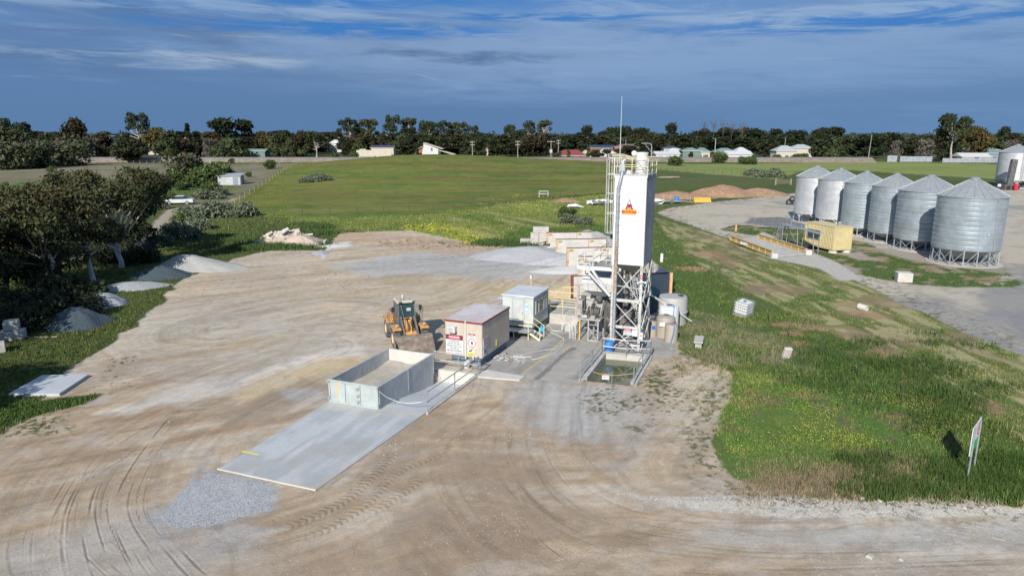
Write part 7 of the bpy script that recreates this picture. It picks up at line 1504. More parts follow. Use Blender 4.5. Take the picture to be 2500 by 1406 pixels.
# ================================================================== car, shed, trailer far left
def build_car():
    t = thing('parked_car', 'old white sedan parked in the scrub beyond the trees', 'car', GT(438, 499), math.radians(12)); B = [(-2.3,.35),(-2.3,.75),(-1.5,.88),(-.95,.92),(-.35,1.36),(.85,1.38),(1.45,.98),(2.2,.92),(2.3,.7),(2.3,.35)]
    MB().extr([(-2.3,.32),(-2.32,.72),(-1.2,.88),(1.6,.92),(2.3,.85),(2.32,.35)][::-1], -.82, .82).build('body', M['white'], t)
    t.scale = (1.15, 1.15, 1.15); MB().extr([(-.95,.90),(-.35,1.36),(.85,1.38),(1.45,.93)][::-1], -.66, .66).build('cabin', M['glass'], t); MB().box(-.42, .9, -.68, .68, 1.36, 1.42).build('roof', M['white'], t)
    for x in (-1.4, 1.4):
        for y in (-.8, .8): w = MB().cyl((x, y-.1, .32), (x, y+.1, .32), .32, n=14).build('wheel', M['tyre'], t); MB().cyl((x, y-.12, .32), (x, y+.12, .32), .17, n=10).build('rim', M['galv'], w)
    for y in (-.6, .6): MB().box(-2.36, -2.31, y-.15, y+.15, .55, .72).build('headlight', M['signw'], t)
    MB().box(-2.4, -2.33, -.8, .8, .36, .48).build('bumper', M['galv'], t)
build_car()
def build_shed():
    c = GT(560, 452); t = thing('shed', 'small grey iron shed half hidden by green bushes', 'shed', c, .12); W, D = 5.6, 4.
    MB().box(-W/2, W/2, 0, D, 0, 2.3).build('wall', M['galvp'], t); MB().box(W/2+.002, W/2+.03, .1, D-.1, .05, 2.2).build('end_sheet', HM['blueg'], t); MB().extrx([(-.3,2.32),(D+.3,2.75),(D+.3,2.82),(-.3,2.4)], -W/2-.3, W/2+.3).build('roof', mat('shed_roof', (.42,.45,.48), .5, .3, var=.1), t); MB().box(1.0, 2.2, -.04, -.002, 0, 2.0).build('door', HM['blueg'], t); MB().bar((W/2+.2, -.2, 0), (W/2+.2, -.2, 2.35), .12).build('post', M['timber'], t)
    c = GT(911, 389); t = thing('utility_trailer', 'small blue trailer on the crest of the green hill', 'trailer', c); MB().box(-1.5, 1.5, -.8, .8, .5, 1.1).build('tray', mat('trailer_blue', (.05,.12,.25), .5), t); MB().bar((-1.5, 0, .5), (-2.8, 0, .4), .12).build('drawbar', M['dark'], t); MB().box(.9, 1.4, -.8, .8, 1.12, 1.7).build('headboard', mat('trailer_blue', (.05,.12,.25), .5), t)
    for y in (-.85, .85): MB().cyl((0, y-.1, .4), (0, y+.1, .4), .4, n=12).build('wheel', M['black'], t)
build_shed()
# ================================================================== vegetation
LEAF = attr_mat('foliage', .75, .25, 3., 0., 5.)
BARK = mat('pale_bark', (.42,.38,.34), .85, var=.2, scale=2., col2=(.17,.13,.105), amt=.75)
BARKD = mat('dark_bark', (.075,.06,.05), .9, var=.2)
BARKW = mat('white_limb', (.52,.49,.45), .8, var=.15, scale=1.5, col2=(.30,.25,.21), amt=.6)
def leaves(C, Rr, n, size, col, var, r_, droop=.3, tip=None, tipamt=0., flat=.8, shell=.55, ctop=None):
    """leaf triangles spread through the clumps C (k,3) with radii Rr (k,)"""
    k = len(C); w = Rr**2; idx = r_.choice(k, n, p=w/w.sum()); d = r_.normal(size=(n, 3)); d /= np.linalg.norm(d, axis=1)[:, None]
    rad = (shell+(1-shell)*r_.random(n))**.8*Rr[idx]*(1+.12*r_.normal(size=n)); p = C[idx]+d*rad[:, None]*np.array([1, 1, flat])
    a = r_.normal(size=(n, 3)); a /= np.linalg.norm(a, axis=1)[:, None]; a = a*.8+d*.35; a[:, 2] -= droop; a /= np.linalg.norm(a, axis=1)[:, None]
    b = np.cross(a, r_.normal(size=(n, 3))); b /= np.linalg.norm(b, axis=1)[:, None]+1e-6; s = size*(.6+.8*r_.random(n))[:, None]
    V = np.stack([p-a*s*.6-b*s*.32, p-a*s*.5+b*s*.36, p+a*s*.75], 1).reshape(-1, 3); F = np.arange(3*n).reshape(n, 3)
    cc = np.array(col)[None]*(1+var*(r_.random((n, 1))*2-1))*(1+.12*(r_.random((n, 3))*2-1)); cl = 1+.28*(r_.random(k)*2-1); cc = cc*cl[idx][:, None]
    if tip is not None:
        zt = (p[:, 2]-p[:, 2].min())/(np.ptp(p[:, 2])+1e-6); m = (np.clip((zt-.45)*2.2, 0, 1)*tipamt*(d[:, 2] > -.1)*(r_.random(n) < .75))[:, None]; cc = cc*(1-m)+np.array(tip)[None]*m
    return V, F, np.repeat(cc, 3, 0)
def tree_proto(name, H, R, th, nc, nleaf, size, col, seed, bark=None, crown='round', tip=None, tipamt=0., clr=.34, var=.3, lean=(0, 0), limb_r=.1, trunk_r=.22, stems=1, droop=.3, flat=.8, nlimb=None, lowest=.0):
    col = tuple(c*(.66 if seed > 300 else 1.) for c in col)
    r_ = np.random.default_rng(seed); C = []; Rr = []
    for i in range(nc):
        u = r_.random()**.6; a = r_.random()*2*math.pi+i*2.399; h = r_.random()
        if crown == 'round': z = th+(H-th)*(lowest+(1-lowest)*h); w = R*math.sqrt(max(.05, 1-((z-th-(H-th)*.45)/((H-th)*.62))**2))*u*.8
        elif crown == 'gum': z = H*(.45+.53*h**.8); w = R*(.35+.6*u)*(1.1-.5*h)
        elif crown == 'high': z = H*(.64+.33*h**.8); w = R*(.30+.65*u)*(1.15-.45*h)
        elif crown == 'col': z = th+(H-th)*h; w = R*.35*u*(1.05-h)
        elif crown == 'umb': z = H*(.72+.25*h); w = R*u*.9
        elif crown == 'low': z = H*(.2+.6*h)*(1-.5*u*u); w = R*u*.85
        rr = clr*R*(.7+.6*r_.random())*(1.25-.5*h if crown in ('col',) else 1.)
        C.append((w*math.cos(a)+lean[0]*z/H, w*math.sin(a)+lean[1]*z/H, min(z, H-rr*.6))); Rr.append(rr)
    C = np.array(C); Rr = np.array(Rr); V, F, cc = leaves(C, Rr, nleaf, size, col, var, r_, droop, tip, tipamt, flat)
    t = bpy.data.objects.new(name, None); link(t)
    mb = MB(); lst = range(nc) if nlimb is None else range(min(nc, nlimb))
    for sidx in range(stems):
        fx = (sidx-(stems-1)/2)*R*.12; top = Vector((fx+lean[0]*.5, lean[1]*.5, H*.55)); base = Vector((fx*.6, 0, -.2))
        mb.tube([base, base.lerp(top, .15), Vector((fx+.15*R*math.sin(seed+sidx), .1*R*math.cos(seed), H*.3)), top], [trunk_r*1.25, trunk_r, trunk_r*.75, trunk_r*.4], 8)
    for i in lst:
        c = Vector(C[i]); f = .28+.5*((i*.618) % 1)*.7; s = Vector((lean[0]*f*.5, lean[1]*f*.5, min(th+.1+H*.3*((i*.37) % 1), c.z*.75))); mid = s.lerp(c, .5)+Vector((0, 0, -.06*H+.1*H*((i*.29) % 1)))
        mb.tube([s, mid, c], [limb_r, limb_r*.6, limb_r*.25], 5, caps=False)
    mb.build('trunk' if th > .5 else 'stem', bark or BARKD, t, True); npmesh('crown' if th > .5 else 'foliage', V, F, LEAF, cc, parent=t)
    return t
GREEN = (.055,.075,.026); OLIVE = (.075,.082,.032); DKG = (.030,.045,.018); BROWNG = (.062,.052,.024); GREYG = (.105,.125,.082); BLUEG = (.06,.085,.05); BRIGHT = (.10,.15,.03)
# ---- near trees, left
def near():
    specs = [('tallest gum with white forked limbs at the yard side of the grove', (297,653), 9.6, 4.3, 2.4, 20, 11500, (.6, 0), 1, 'high'),
             ('gum with leaning dark trunk, nearest the gravel heaps', (228,688), 8.2, 3.4, 2.2, 18, 12000, (-1.2, .5), 2, 'gum'),
             ('broad dark gum filling the grove left of the leaning one', (120,712), 8.4, 4.6, 1.6, 24, 15000, (0, 0), 3, 'round'),
             ('leafy gum at the left edge of the photo', (18,720), 8.6, 4.8, 1.5, 24, 14000, (-.5, 0), 4, 'round'),
             ('gum behind, its crown against the scrub paddock at left', (60,640), 7.8, 4.6, 1.5, 20, 10000, (0, 0), 5, 'round'),
             ('dense dark tree closing the grove on its right rear', (345,612), 7.4, 3.2, 1.2, 18, 9000, (.9, 0), 6, 'round'),
             ('gum between the leaning trunk and the forked one, behind', (205,628), 9.0, 3.8, 2., 18, 9000, (0, 0), 7, 'gum')]
    for lab, px, H, R, th, nc, nl, lean, sd, cr in specs:
        t = tree_proto('gum_tree', H, R, th, nc, int(nl*.85), .25, (.047,.058,.025) if sd != 6 else (.026,.036,.017), sd*11, BARKW if sd in (1, 2, 7) else BARK, cr, (.13,.085,.03), .30 if sd != 6 else .1, .33, .4, lean, .085, .24, 1, .45, .85)
        t.location = G(*px); tag(t, lab, 'tree')
    # bare white limbs fanning out of the tallest gum
    t = [o for o in bpy.data.objects if o.get('label', '').startswith('tallest gum')][0]; r_ = random.Random(3)
    for k in range(18):
        a = -3.0+k*.17; e = Vector((3.2*math.cos(a)*(1 if k % 2 else .6)+.5, -1.2-1.4*r_.random(), 4.0+r_.random()*3.0)); s = Vector((.1, -.1, 1.5+.1*k)); MB().tube([s, s.lerp(e, .45)+Vector((0, -.2, -.35)), e], [.11, .075, .03], 6).build('bare_limb', BARKW, t, True)
    for lab, (x, y), H, R in (('gum outside the frame shading the left yard edge', (-38, 37), 9, 4.6), ('tree outside the frame shading the concrete pad', (-31.5, 23.5), 8, 4.0), ('tree outside the frame shading the grass tongue', (-29, 15.0), 6.5, 3.2), ('gum outside the frame behind the dark heap', (-42, 45), 9.5, 5)):
        o = [q for q in bpy.data.objects if q.get('label', '').startswith('broad dark gum')][0]; d = dup(o, (x, y, 0), x*1.7, H/8.4, lab)
    for i, (x, y, H, R, lab) in enumerate(((60, 800, 1.9, 2.6, 'dark shrub under the left grove nearest the yard'), (150, 770, 1.8, 2.6, 'dark shrub behind the blue metal heap'), (10, 772, 2.2, 2.8, 'dark shrub at the left edge under the gums'), (110, 735, 2.0, 2.4, 'shrub in the shade between the grove trunks'), (205, 722, 1.6, 1.8, 'small dark shrub beside the leaning trunk'), (250, 640, 2., 2.6, 'shrub behind the forked gum'), (330, 640, 1.8, 2.4, 'shrub right of the forked gum trunk'))):
        t = tree_proto('shrub', H, R, .2, 14, 3600, .22, (.035,.045,.022), 70+i, BARKD, 'low', clr=.4, trunk_r=.06, limb_r=.04); t.location = G(x, y); tag(t, lab, 'shrub')
near()
# ---- mid-distance scrub
def scrub():
    P1 = tree_proto('saltbush', 1.5, 2.2, .1, 16, 2400, .26, GREYG, 201, BARKD, 'low', clr=.42, var=.35, trunk_r=.06, limb_r=.04)
    P2 = tree_proto('shrub', 2.4, 2.0, .3, 14, 1700, .32, (.065,.095,.03), 202, BARKD, 'low', clr=.45, var=.35, trunk_r=.08, limb_r=.05)
    P3 = tree_proto('round_shrub', 3.4, 2.9, .4, 16, 1900, .45, (.075,.085,.045), 203, BARKD, 'round', clr=.45, var=.35, trunk_r=.1, limb_r=.06)
    used = set(); bases = {1: P1, 2: P2, 3: P3}
    L_ = [(1,430,583,1.3,'big grey saltbush right of the grove'), (1,470,560,1.1,'grey saltbush beyond the biggest one'), (1,405,600,1.0,'low grey saltbush nearest the heaps, right of grove'), (1,498,530,1.5,'wide grey saltbush on the track edge'), (1,545,527,1.6,'long grey saltbush running to the paddock corner'), (1,590,528,1.3,'grey saltbush at the paddock corner'), (1,396,510,.8,'dark grey bush beside the white car'), (1,462,532,.75,'grey saltbush in front of the white car'), (1,505,487,1.3,'grey weeds by the fence near the shed'), (1,545,478,1.2,'grey bush at the paddock fence below the shed'),
          (2,462,548,.8,'brownish upright shrub among the saltbush'), (2,416,488,.6,'small yellow green bush behind the white car'), (2,428,446,1.2,'bright green bush left of the grey willow'), (2,478,458,1.5,'green bush cluster left of the shed, left part'), (2,510,452,1.9,'tall green bush hiding the shed corner'), (2,535,448,2.1,'biggest green bush in front of the shed'), (2,520,478,1.3,'green bush below the shed cluster'), (2,385,452,1.0,'small green bush in the scrub'), (2,345,445,1.3,'green bush above the grove crowns'), (2,366,442,1.1,'second green bush above the grove crowns'), (2,414,458,.9,'low bush in the green scrub strip'), (2,448,465,.9,'low bush near the scrub strip centre'), (2,316,424,1.0,'lone dark shrub in the dry paddock'), (2,126,421,.8,'tiny dark shrub in the far dry paddock'), (2,661,413,1.3,'round lone shrub beside the fence in the dry paddock'), (2,608,432,.6,'tiny shrub right of the shed'), (2,537,406,.9,'small shrub left of the far fence'), (2,565,400,.9,'little shrub under the embankment at left'),
          (3,463,440,2.0,'grey green willowy tree left of the dead tree'), (3,20,414,2.6,'dark bush at far left edge of the dry paddock'), (3,95,410,2.6,'round grey green bush in the dry paddock'), (3,160,405,3.0,'wide dark bush beside the round one'), (3,12,400,4.2,'large dark tree clump at the left edge'), (3,70,392,3.0,'green bush before the left embankment'), (3,190,395,3.4,'dark green bush touching the embankment'),
          (2,1650,405,1.8,'round dark bush at the foot of the embankment right of tower'), (2,1757,398,2.3,'largest round bush below the embankment'), (2,1814,401,1.4,'small round bush right of the largest'), (2,1832,402,1.7,'round bush beside the smallest one'), (2,818,388,1.5,'dark square bush on the crest left of the trailer'), (2,867,386,1.4,'second dark bush on the crest near the trailer'), (2,705,388,2.2,'bush at the top corner of the paddock fence'), (2,735,387,1.8,'bush right of the paddock top corner'), (2,992,375,1.4,'low bush on the crest before the cottage wall'),
          (1,745,445,1.1,'grey green weed patch on the hill, left part'), (1,765,443,1.2,'grey green weed patch on the hill, middle'), (1,790,441,1.1,'grey green weed patch on the hill, right part'),
          (1,1395,545,.8,'low green weeds on the bank above the bins, left'), (1,1430,548,.8,'green bush on bank above the bins, right'), (2,1385,530,.8,'bush near the crumpled white sheet'), (1,1845,430,1.6,'green mound of weeds behind the earth bank, left'), (1,1880,433,1.7,'green mound of weeds behind the earth bank, right'), (2,1770,480,.9,'shrub growing on the red earth bank')]
    for k, x, y, s, lab in L_:
        loc = GT(x, y); b = bases[k]
        if k not in used: used.add(k); b.location = loc; b.rotation_euler = (0, 0, x); b.scale = (s, s, s); tag(b, lab, 'shrub')
        else: dup(b, loc, x*1.3, (s*(1+.15*math.sin(x)), s, s*(1+.12*math.cos(x))), lab)
    r_ = random.Random(8)      # dead tree
    t = thing('dead_tree', 'bare silver dead tree with spreading limbs by the shed', 'tree', GT(516, 447)); MB().tube([(0,0,-.2),(.1,0,1.8),(.3,0,3.4),(.2,0,6.2)], [.45,.35,.25,.06], 8).build('trunk', BARKW, t)
    for k in range(10):
        a = r_.uniform(0, 6.3); h = r_.uniform(1.5, 4); l = r_.uniform(2.5, 6); e = Vector((l*math.cos(a), l*.5*math.sin(a), h+r_.uniform(-.2, 2.2))); MB().tube([(.1, 0, h), (e.x*.5, e.y*.5, h+.6), e], [.16, .10, .03], 5).build('limb', BARKW, t)
scrub()
# ---- the far belt
def belt():
    K = {}
    def proto(k, *a, **kw): K[k] = dict(o=tree_proto(*a, **kw), used=False, H=a[1], R=a[2])
    proto('gum1', 'gum_tree', 20, 7.5, 8, 22, 1700, 1.05, BLUEG, 301, BARK, 'gum', clr=.27, var=.35, limb_r=.28, trunk_r=.5)
    proto('gum2', 'gum_tree', 22, 7.0, 9, 20, 1600, 1.05, OLIVE, 302, BARK, 'gum', clr=.27, var=.35, limb_r=.28, trunk_r=.5)
    proto('gum3', 'gum_tree', 18, 8.0, 7, 24, 1700, 1.05, GREEN, 303, BARK, 'gum', clr=.28, var=.35, limb_r=.28, trunk_r=.5)
    proto('dense1', 'dense_tree', 13, 7.0, 2.5, 24, 1900, 1.15, DKG, 304, BARKD, 'round', clr=.36, var=.35, limb_r=.25, trunk_r=.45)
    proto('dense2', 'dense_tree', 12, 6.5, 2.5, 24, 1800, 1.15, (.044,.052,.022), 305, BARKD, 'round', clr=.36, var=.35, limb_r=.25, trunk_r=.45)
    proto('dense3', 'dense_tree', 11, 6.5, 2.0, 22, 1800, 1.15, (.068,.085,.036), 306, BARKD, 'round', clr=.37, var=.35, limb_r=.25, trunk_r=.45)
    proto('brown', 'brown_tree', 12, 6.5, 2.5, 24, 1700, 1.15, BROWNG, 307, BARKD, 'round', clr=.35, var=.35, limb_r=.25, trunk_r=.45)
    proto('bush', 'bushy_tree', 7, 5.5, .8, 18, 1400, 1.0, (.075,.10,.04), 308, BARKD, 'low', clr=.42, var=.35, limb_r=.15, trunk_r=.25)
    proto('pine', 'dark_pine', 14, 4.2, 1.5, 26, 1700, 1.0, (.026,.036,.018), 309, BARKD, 'col', clr=.45, var=.3, limb_r=.15, trunk_r=.35)
    proto('cypress', 'cypress_tree', 9, 1.5, .8, 18, 700, .55, (.085,.125,.03), 310, BARKD, 'col', clr=.6, var=.3, limb_r=.08, trunk_r=.15)
    proto('gold', 'golden_tree', 11, 6.0, 2.5, 22, 1600, 1.0, (.115,.10,.032), 311, BARKD, 'round', clr=.33, var=.4, limb_r=.2, trunk_r=.35)
    proto('bare', 'bare_tree', 11, 5.5, 2.0, 30, 900, .8, (.17,.15,.13), 312, BARK, 'round', clr=.32, var=.3, limb_r=.12, trunk_r=.3)
    proto('umb', 'umbrella_tree', 15, 7.5, 8, 20, 1500, 1.1, DKG, 313, BARKD, 'umb', clr=.30, var=.3, limb_r=.25, trunk_r=.4)
    def put(k, x, ytop, Y, wpx=None, lab=None, group=None, base=0., rot=None):
        q = K[k]; p = P(x, 360, Y); zt = P(x, ytop, Y).z; s = max(.35, (zt-base)/q['H']/.96); sx = s if wpx is None else wpx/FPX*Y/(2*q['R'])*.98
        if not q['used']: q['used'] = True; o = q['o']; o.location = (p.x, Y, base); o.scale = (sx, sx, s); tag(o, lab, 'tree', group)
        else: o = dup(q['o'], (p.x, Y, base), (x*7.1) % 6.28 if rot is None else rot, (sx, sx, s), lab, group)
        return o
    N_ = [('gum1',342,281,500,62,'tall light gum rising alone over the left skyline'), ('brown',187,296,470,62,'dark red brown round tree on the left skyline'), ('gum3',14,295,420,45,'gum at the far left skyline'), ('gum1',60,303,480,50,'grey gum second from the left skyline edge'), ('pine',462,306,430,26,'narrow pointed dark tree left of the big dark pair'), ('pine',482,325,400,42,'dark conifer before the big dark pair'),
          ('dense1',548,297,440,98,'left of the big dark rounded pair on the left skyline'), ('dense1',592,300,450,88,'right of the big dark rounded pair on the left skyline'), ('bush',565,338,385,84,'wide olive bush below the big dark pair'), ('bare',508,340,390,38,'pale blossoming tree beside the dark conifer'), ('dense3',410,325,385,62,'light green round tree behind the embankment'), ('gold',378,317,450,60,'golden tree behind the light green round one'), ('dense2',311,347,332,84,'large dark bush in front of the embankment, left'), ('dense3',120,330,400,60,'pale green weeping tree at left'), ('dense3',100,345,370,66,'second pale green tree before the weeping one'), ('bare',155,340,350,56,'greyish bare bush before the left embankment'),
          ('brown',250,330,380,70,'dark brown tree left of the large dark bush'), ('dense2',205,345,370,60,'dark tree right of the bare bush'), ('gold',655,330,420,44,'brown tree left of the pale shed'), ('dense3',680,332,400,52,'olive tree behind the far fence corner'), ('dense3',705,345,380,40,'lighter olive tree at the paddock top corner'), ('gum3',772,326,385,56,'dark gum with visible trunk left of the crest'), ('brown',735,325,420,50,'reddish brown tree left of the dark gum'), ('dense2',840,340,430,36,'dark tree before the distant white roof'), ('dense2',870,335,470,50,'dark tree behind the garden wall'), ('dense3',880,338,445,34,'small grey tree at the left end of garden wall'),
          ('gum1',855,293,560,58,'first of the tall gum row left of the crest house'), ('gum2',905,296,560,56,'second of the tall gum row'), ('gum1',960,286,540,50,'tallest gum in the row above the crest cottage'), ('gum2',1000,293,550,46,'gum right of the tallest in the row'), ('gum3',1045,300,560,50,'gum above the slanting roof house'), ('gum1',1085,299,570,50,'gum right of the slanting roof house'), ('gum2',1125,303,575,50,'gum above the crest power pole'), ('gum1',1155,310,575,40,'smaller gum right of the crest power pole'),
          ('dense2',985,330,480,70,'dark tree between cottage and slanting roof house'), ('dense1',1000,318,500,60,'taller dark tree behind that one'), ('gum3',1243,309,560,36,'gum left of the twin crowned pair'), ('gum1',1292,299,560,36,'left of the twin crowned gums on centre skyline'), ('gum2',1330,298,560,44,'right of the twin crowned gums on centre skyline'), ('dense1',1432,312,620,42,'dome shaped tree on the skyline left of the antenna'), ('umb',1522,312,640,50,'flat topped tree behind the filter cylinder'), ('umb',1490,315,650,40,'flat topped tree at the antenna'), ('umb',1560,316,640,44,'flat topped tree right of the jib'), ('dense1',1638,307,560,46,'large isolated dome tree right of the tower'),
          ('cypress',1388,357,372,10,'yellow green pencil cypress at the red roof left end'), ('cypress',1436,350,368,11,'green pencil cypress right of the red roof'), ('gold',1362,373,366,24,'yellow bush before the red roofed house'), ('dense2',1455,368,372,36,'dark round tree before the white roofed house'), ('umb',1482,366,370,28,'dark palm like tree beside it'), ('dense2',1535,358,420,60,'dark tree behind the tower top'), ('dense2',1575,360,400,40,'dark tree behind the filter cylinder'), ('dense2',1688,372,372,12,'narrow dark tree between shed and house'), ('dense3',2010,345,380,70,'olive round tree right of the grey roofed houses'), ('dense2',1870,335,420,64,'dark round tree left of the grey roofed house'),
          ('bush',1960,375,352,50,'low hedge bush before the grey houses'), ('bush',1900,378,350,30,'low bush left before the grey house'), ('bush',2040,366,358,60,'long hedge right of the grey houses'), ('gum3',2325,286,350,86,'massive dark gum standing over the iron fence'), ('dense2',2300,320,355,60,'dark lower tree at the left foot of the massive gum'), ('gold',2378,316,365,70,'yellowing tree right of the massive gum'), ('gold',2400,325,390,60,'second yellowing tree behind the cream shed'), ('bare',2262,342,350,52,'grey brown bare round tree left of the massive gum'), ('bare',2190,346,355,36,'smaller bare grey tree over the iron fence'), ('dense2',2235,340,400,60,'dark tree behind the bare ones'), ('umb',2447,313,620,26,'lone umbrella shaped tree on the right skyline'), ('bare',2475,345,372,44,'pale bare tree behind the distant silo'), ('dense2',2140,330,440,70,'dark tree behind the tall green pole'), ('bush',1740,372,420,30,'bush between the green shed and pole'), ('dense3',1520,372,372,34,'green tree behind the tower handrails')]
    for k, x, yt, Y, w, lab in N_: put(k, x, yt, Y, w, lab)
    # unnamed trees of the belt
    keep = [(446,463,520), (803,834,540), (147,172,560), (248,270,600), (360,390,470), (600,648,400), (862,965,430), (1018,1112,400), (1350,1990,474), (2345,2500,400), (2425,2500,560)]
    LM = [(0,'left photo edge'),(60,'grey skyline gum'),(125,'pale weeping tree'),(187,'dark red skyline tree'),(260,'second pale left roof'),(342,'tall light left gum'),(400,'golden left tree'),(450,'white gable end'),(500,'dark conifers'),(570,'big dark rounded pair'),(625,'pale green shed'),(680,'top paddock corner'),(750,'dark gum with visible trunk'),(820,'distant white roof'),(870,'first tall row gum'),(915,'crest cottage'),(960,'tallest row gum'),(1000,'trees beside cottage'),(1060,'slanting roof house'),(1110,'lean-to roof'),(1153,'crest twin armed pole'),(1210,'gap right of crest pole'),(1264,'tallest power pole'),(1305,'twin crowned gums'),(1345,'transformer pole'),(1395,'red roofed house'),(1450,'solar panelled house'),(1500,'tower antenna'),(1535,'tower handrails'),(1570,'filter cylinder'),(1605,'white garage'),(1638,'isolated dome tree'),(1695,'big green shed'),(1745,'street lamp pole'),(1800,'low white shed'),(1850,'round tree of the right belt'),(1900,'first grey roofed house'),(1950,'second grey roofed house'),(2010,'olive round tree'),(2060,'long hedge'),(2120,'tall green pole'),(2165,'second green pole'),(2210,'small bare tree'),(2262,'round bare tree'),(2325,'massive gum'),(2380,'yellowing tree'),(2430,'blue grey shed'),(2475,'distant silo'),(2530,'right photo edge')]
    kn = {'gum1': 'slender gum', 'gum3': 'leafy gum', 'dense1': 'very dark round tree', 'dense2': 'dark olive tree', 'dense3': 'grey green tree', 'brown': 'brownish tree'}
    seen = {}
    def belt_label(k, x, Y):
        lx, nm = min(LM, key=lambda q: abs(q[0]-x)); row = 'near row' if Y < 480 else ('middle row' if Y < 600 else 'back row'); side = 'left of' if x < lx-9 else ('right of' if x > lx+9 else 'above')
        q = '%s, %s, %s %s' % (kn[k], row, side, nm); seen.setdefault(q, 0); seen[q] += 1
        return q if seen[q] == 1 else (q.replace(kn[k], kn[k]+', taller or shorter twin') if False else '%s %s' % (['', '', 'overlapped', 'third', 'fourth', 'fifth', 'sixth'][seen[q]], q))
    r_ = random.Random(77); n = 0; skip_gap = lambda x: 636 < x < 800
    for i in range(1500):
        if n >= 285: break
        x = r_.uniform(-60, 2560); Y = r_.choice([r_.uniform(395, 480), r_.uniform(480, 620), r_.uniform(600, 760)])
        if any(a-6-2600/Y < x < b_+6+2600/Y and Y < c+14 for a, b_, c in keep): continue
        k = r_.choice(['dense1', 'dense2', 'dense2', 'dense3', 'dense1', 'dense2', 'brown', 'gum3']); 
        if x > 1600 and k in ('gum1', 'gum3', 'brown'): k = 'dense1'
        top = r_.uniform(324, 336) if Y > 560 else r_.uniform(331, 347)
        if k.startswith('gum'): top -= 7
        if 1680 < x < 2040 and Y > 560: top -= 9
        if 2040 < x < 2300: top += 3
        if x < 640 and Y < 480: top = r_.uniform(330, 352)
        put(k, x, top, Y, r_.uniform(44, 66)*480/Y*1.45, belt_label(k, x, Y), 'trees of the distant belt behind the fields'); n += 1
    # leafless tops over the right belt
    for j, x in enumerate((1718, 1742, 1765, 1786, 1812)):
        r2 = random.Random(x); p = P(x, 330, 600.); t = thing('leafless_tree', ['first', 'second', 'middle', 'fourth', 'last'][j]+' from the left of the leafless trees above the right belt', 'tree', (p.x, 600., 0), group='leafless trees over the right belt'); zt = P(x, r2.uniform(287, 299), 600.).z; MB().tube([(0,0,0),(0,0,zt*.6),(.5,0,zt)], [.3,.2,.05], 5).build('trunk', BARKD, t)
        for q in range(16): a = r2.uniform(-3.5, 3.5); h = r2.uniform(.45, .75)*zt; MB().tube([(0,0,h),(a*.7,r2.uniform(-2,2),h+zt*.12),(a*1.3,0,min(zt*r2.uniform(.85,1.02),h+zt*.4))], [.12,.09,.05], 3).build('limb', BARKD, t)
    # far-off wood, one mass out to the horizon
    rr = np.random.default_rng(5); n = 5200; Yc = rr.uniform(760, 1900, n)**1.0; xs = rr.uniform(-1.05, 1.05, n)*Yc; h = rr.uniform(7, 15, n)*(1+.25*(fbm(xs, Yc, 120., 3, 8)-.4)); C = np.stack([xs, Yc, h*.62], 1)
    V, F, cc = leaves(C, h*.55, 95000, 3.0, (.040,.052,.030), .3, rr, .1, shell=.75)
    o = npmesh('distant_woodland', V, F, LEAF, cc); tag(o, kind='stuff')
belt()
# ---- grass, weeds and flowers
def blades(name, n, box, keep, hgt, wid, nb=3, colf=None, seed=1, lean=.45, mulc=1.5, mat_=None):
    r_ = np.random.default_rng(seed); px = r_.uniform(box[0], box[2], n); py = r_.uniform(box[1], box[3], n); v = (py-703)/FPX; u = (px-1250)/FPX; d = CAMH/(SP+v*CP); x = u*d; y = d*(CP-v*SP)
    z0 = gz(x, y)
    for _ in range(3): d = (CAMH-z0)/(SP+v*CP); x = u*d; y = d*(CP-v*SP); z0 = gz(x, y)
    A = ground_albedo(x, y); k = keep(x, y, A, r_); x, y, z0, A, d = x[k], y[k], z0[k], A[k], d[k]; n = len(x); H = hgt(x, y, A, r_); W = wid(d)
    x = np.repeat(x, nb)+r_.normal(size=n*nb)*.05; y = np.repeat(y, nb)+r_.normal(size=n*nb)*.05; z = np.repeat(z0, nb); H = np.repeat(H, nb)*(.35+1.3*r_.random(n*nb)**1.6); W = np.repeat(W, nb)*(.7+.6*r_.random(n*nb)); a = r_.random(n*nb)*2*math.pi; b = r_.random(n*nb)*2*math.pi
    l = lean*H*r_.random(n*nb); ax, ay = np.cos(a)*W/2, np.sin(a)*W/2
    V = np.stack([np.stack([x-ax, y-ay, z-.01], 1), np.stack([x+ax, y+ay, z-.01], 1), np.stack([x+np.cos(b)*l, y+np.sin(b)*l, z+H], 1)], 1).reshape(-1, 3); F = np.arange(3*n*nb).reshape(-1, 3)
    tn = fbm(x, y, .7, 3, 44)[:, None]; c = np.repeat(A, nb, 0)*(1+(tn-.5)*np.array([1.1,.35,.5]))*mulc*(.65+.7*r_.random((n*nb, 1)))*np.array([1, 1, .9]); c = c+np.array([.10,.09,.03])*(r_.random((n*nb, 1)) < .12); c = np.clip(c, 0, .8)
    o = npmesh(name, V, F, mat_ or GRASSM, np.repeat(c, 3, 0)); tag(o, kind='stuff'); return len(F)
GRASSM = attr_mat('grass_blades', .8, .15, 2., 0., 5.)
def patchy(x, y, s=1.1, sd=3): return fbm(x, y, s, 3, sd)
gr = lambda A: A[:, 1] > A[:, 0]*1.02
STRAW = lambda A: (A[:, 0] < .24)
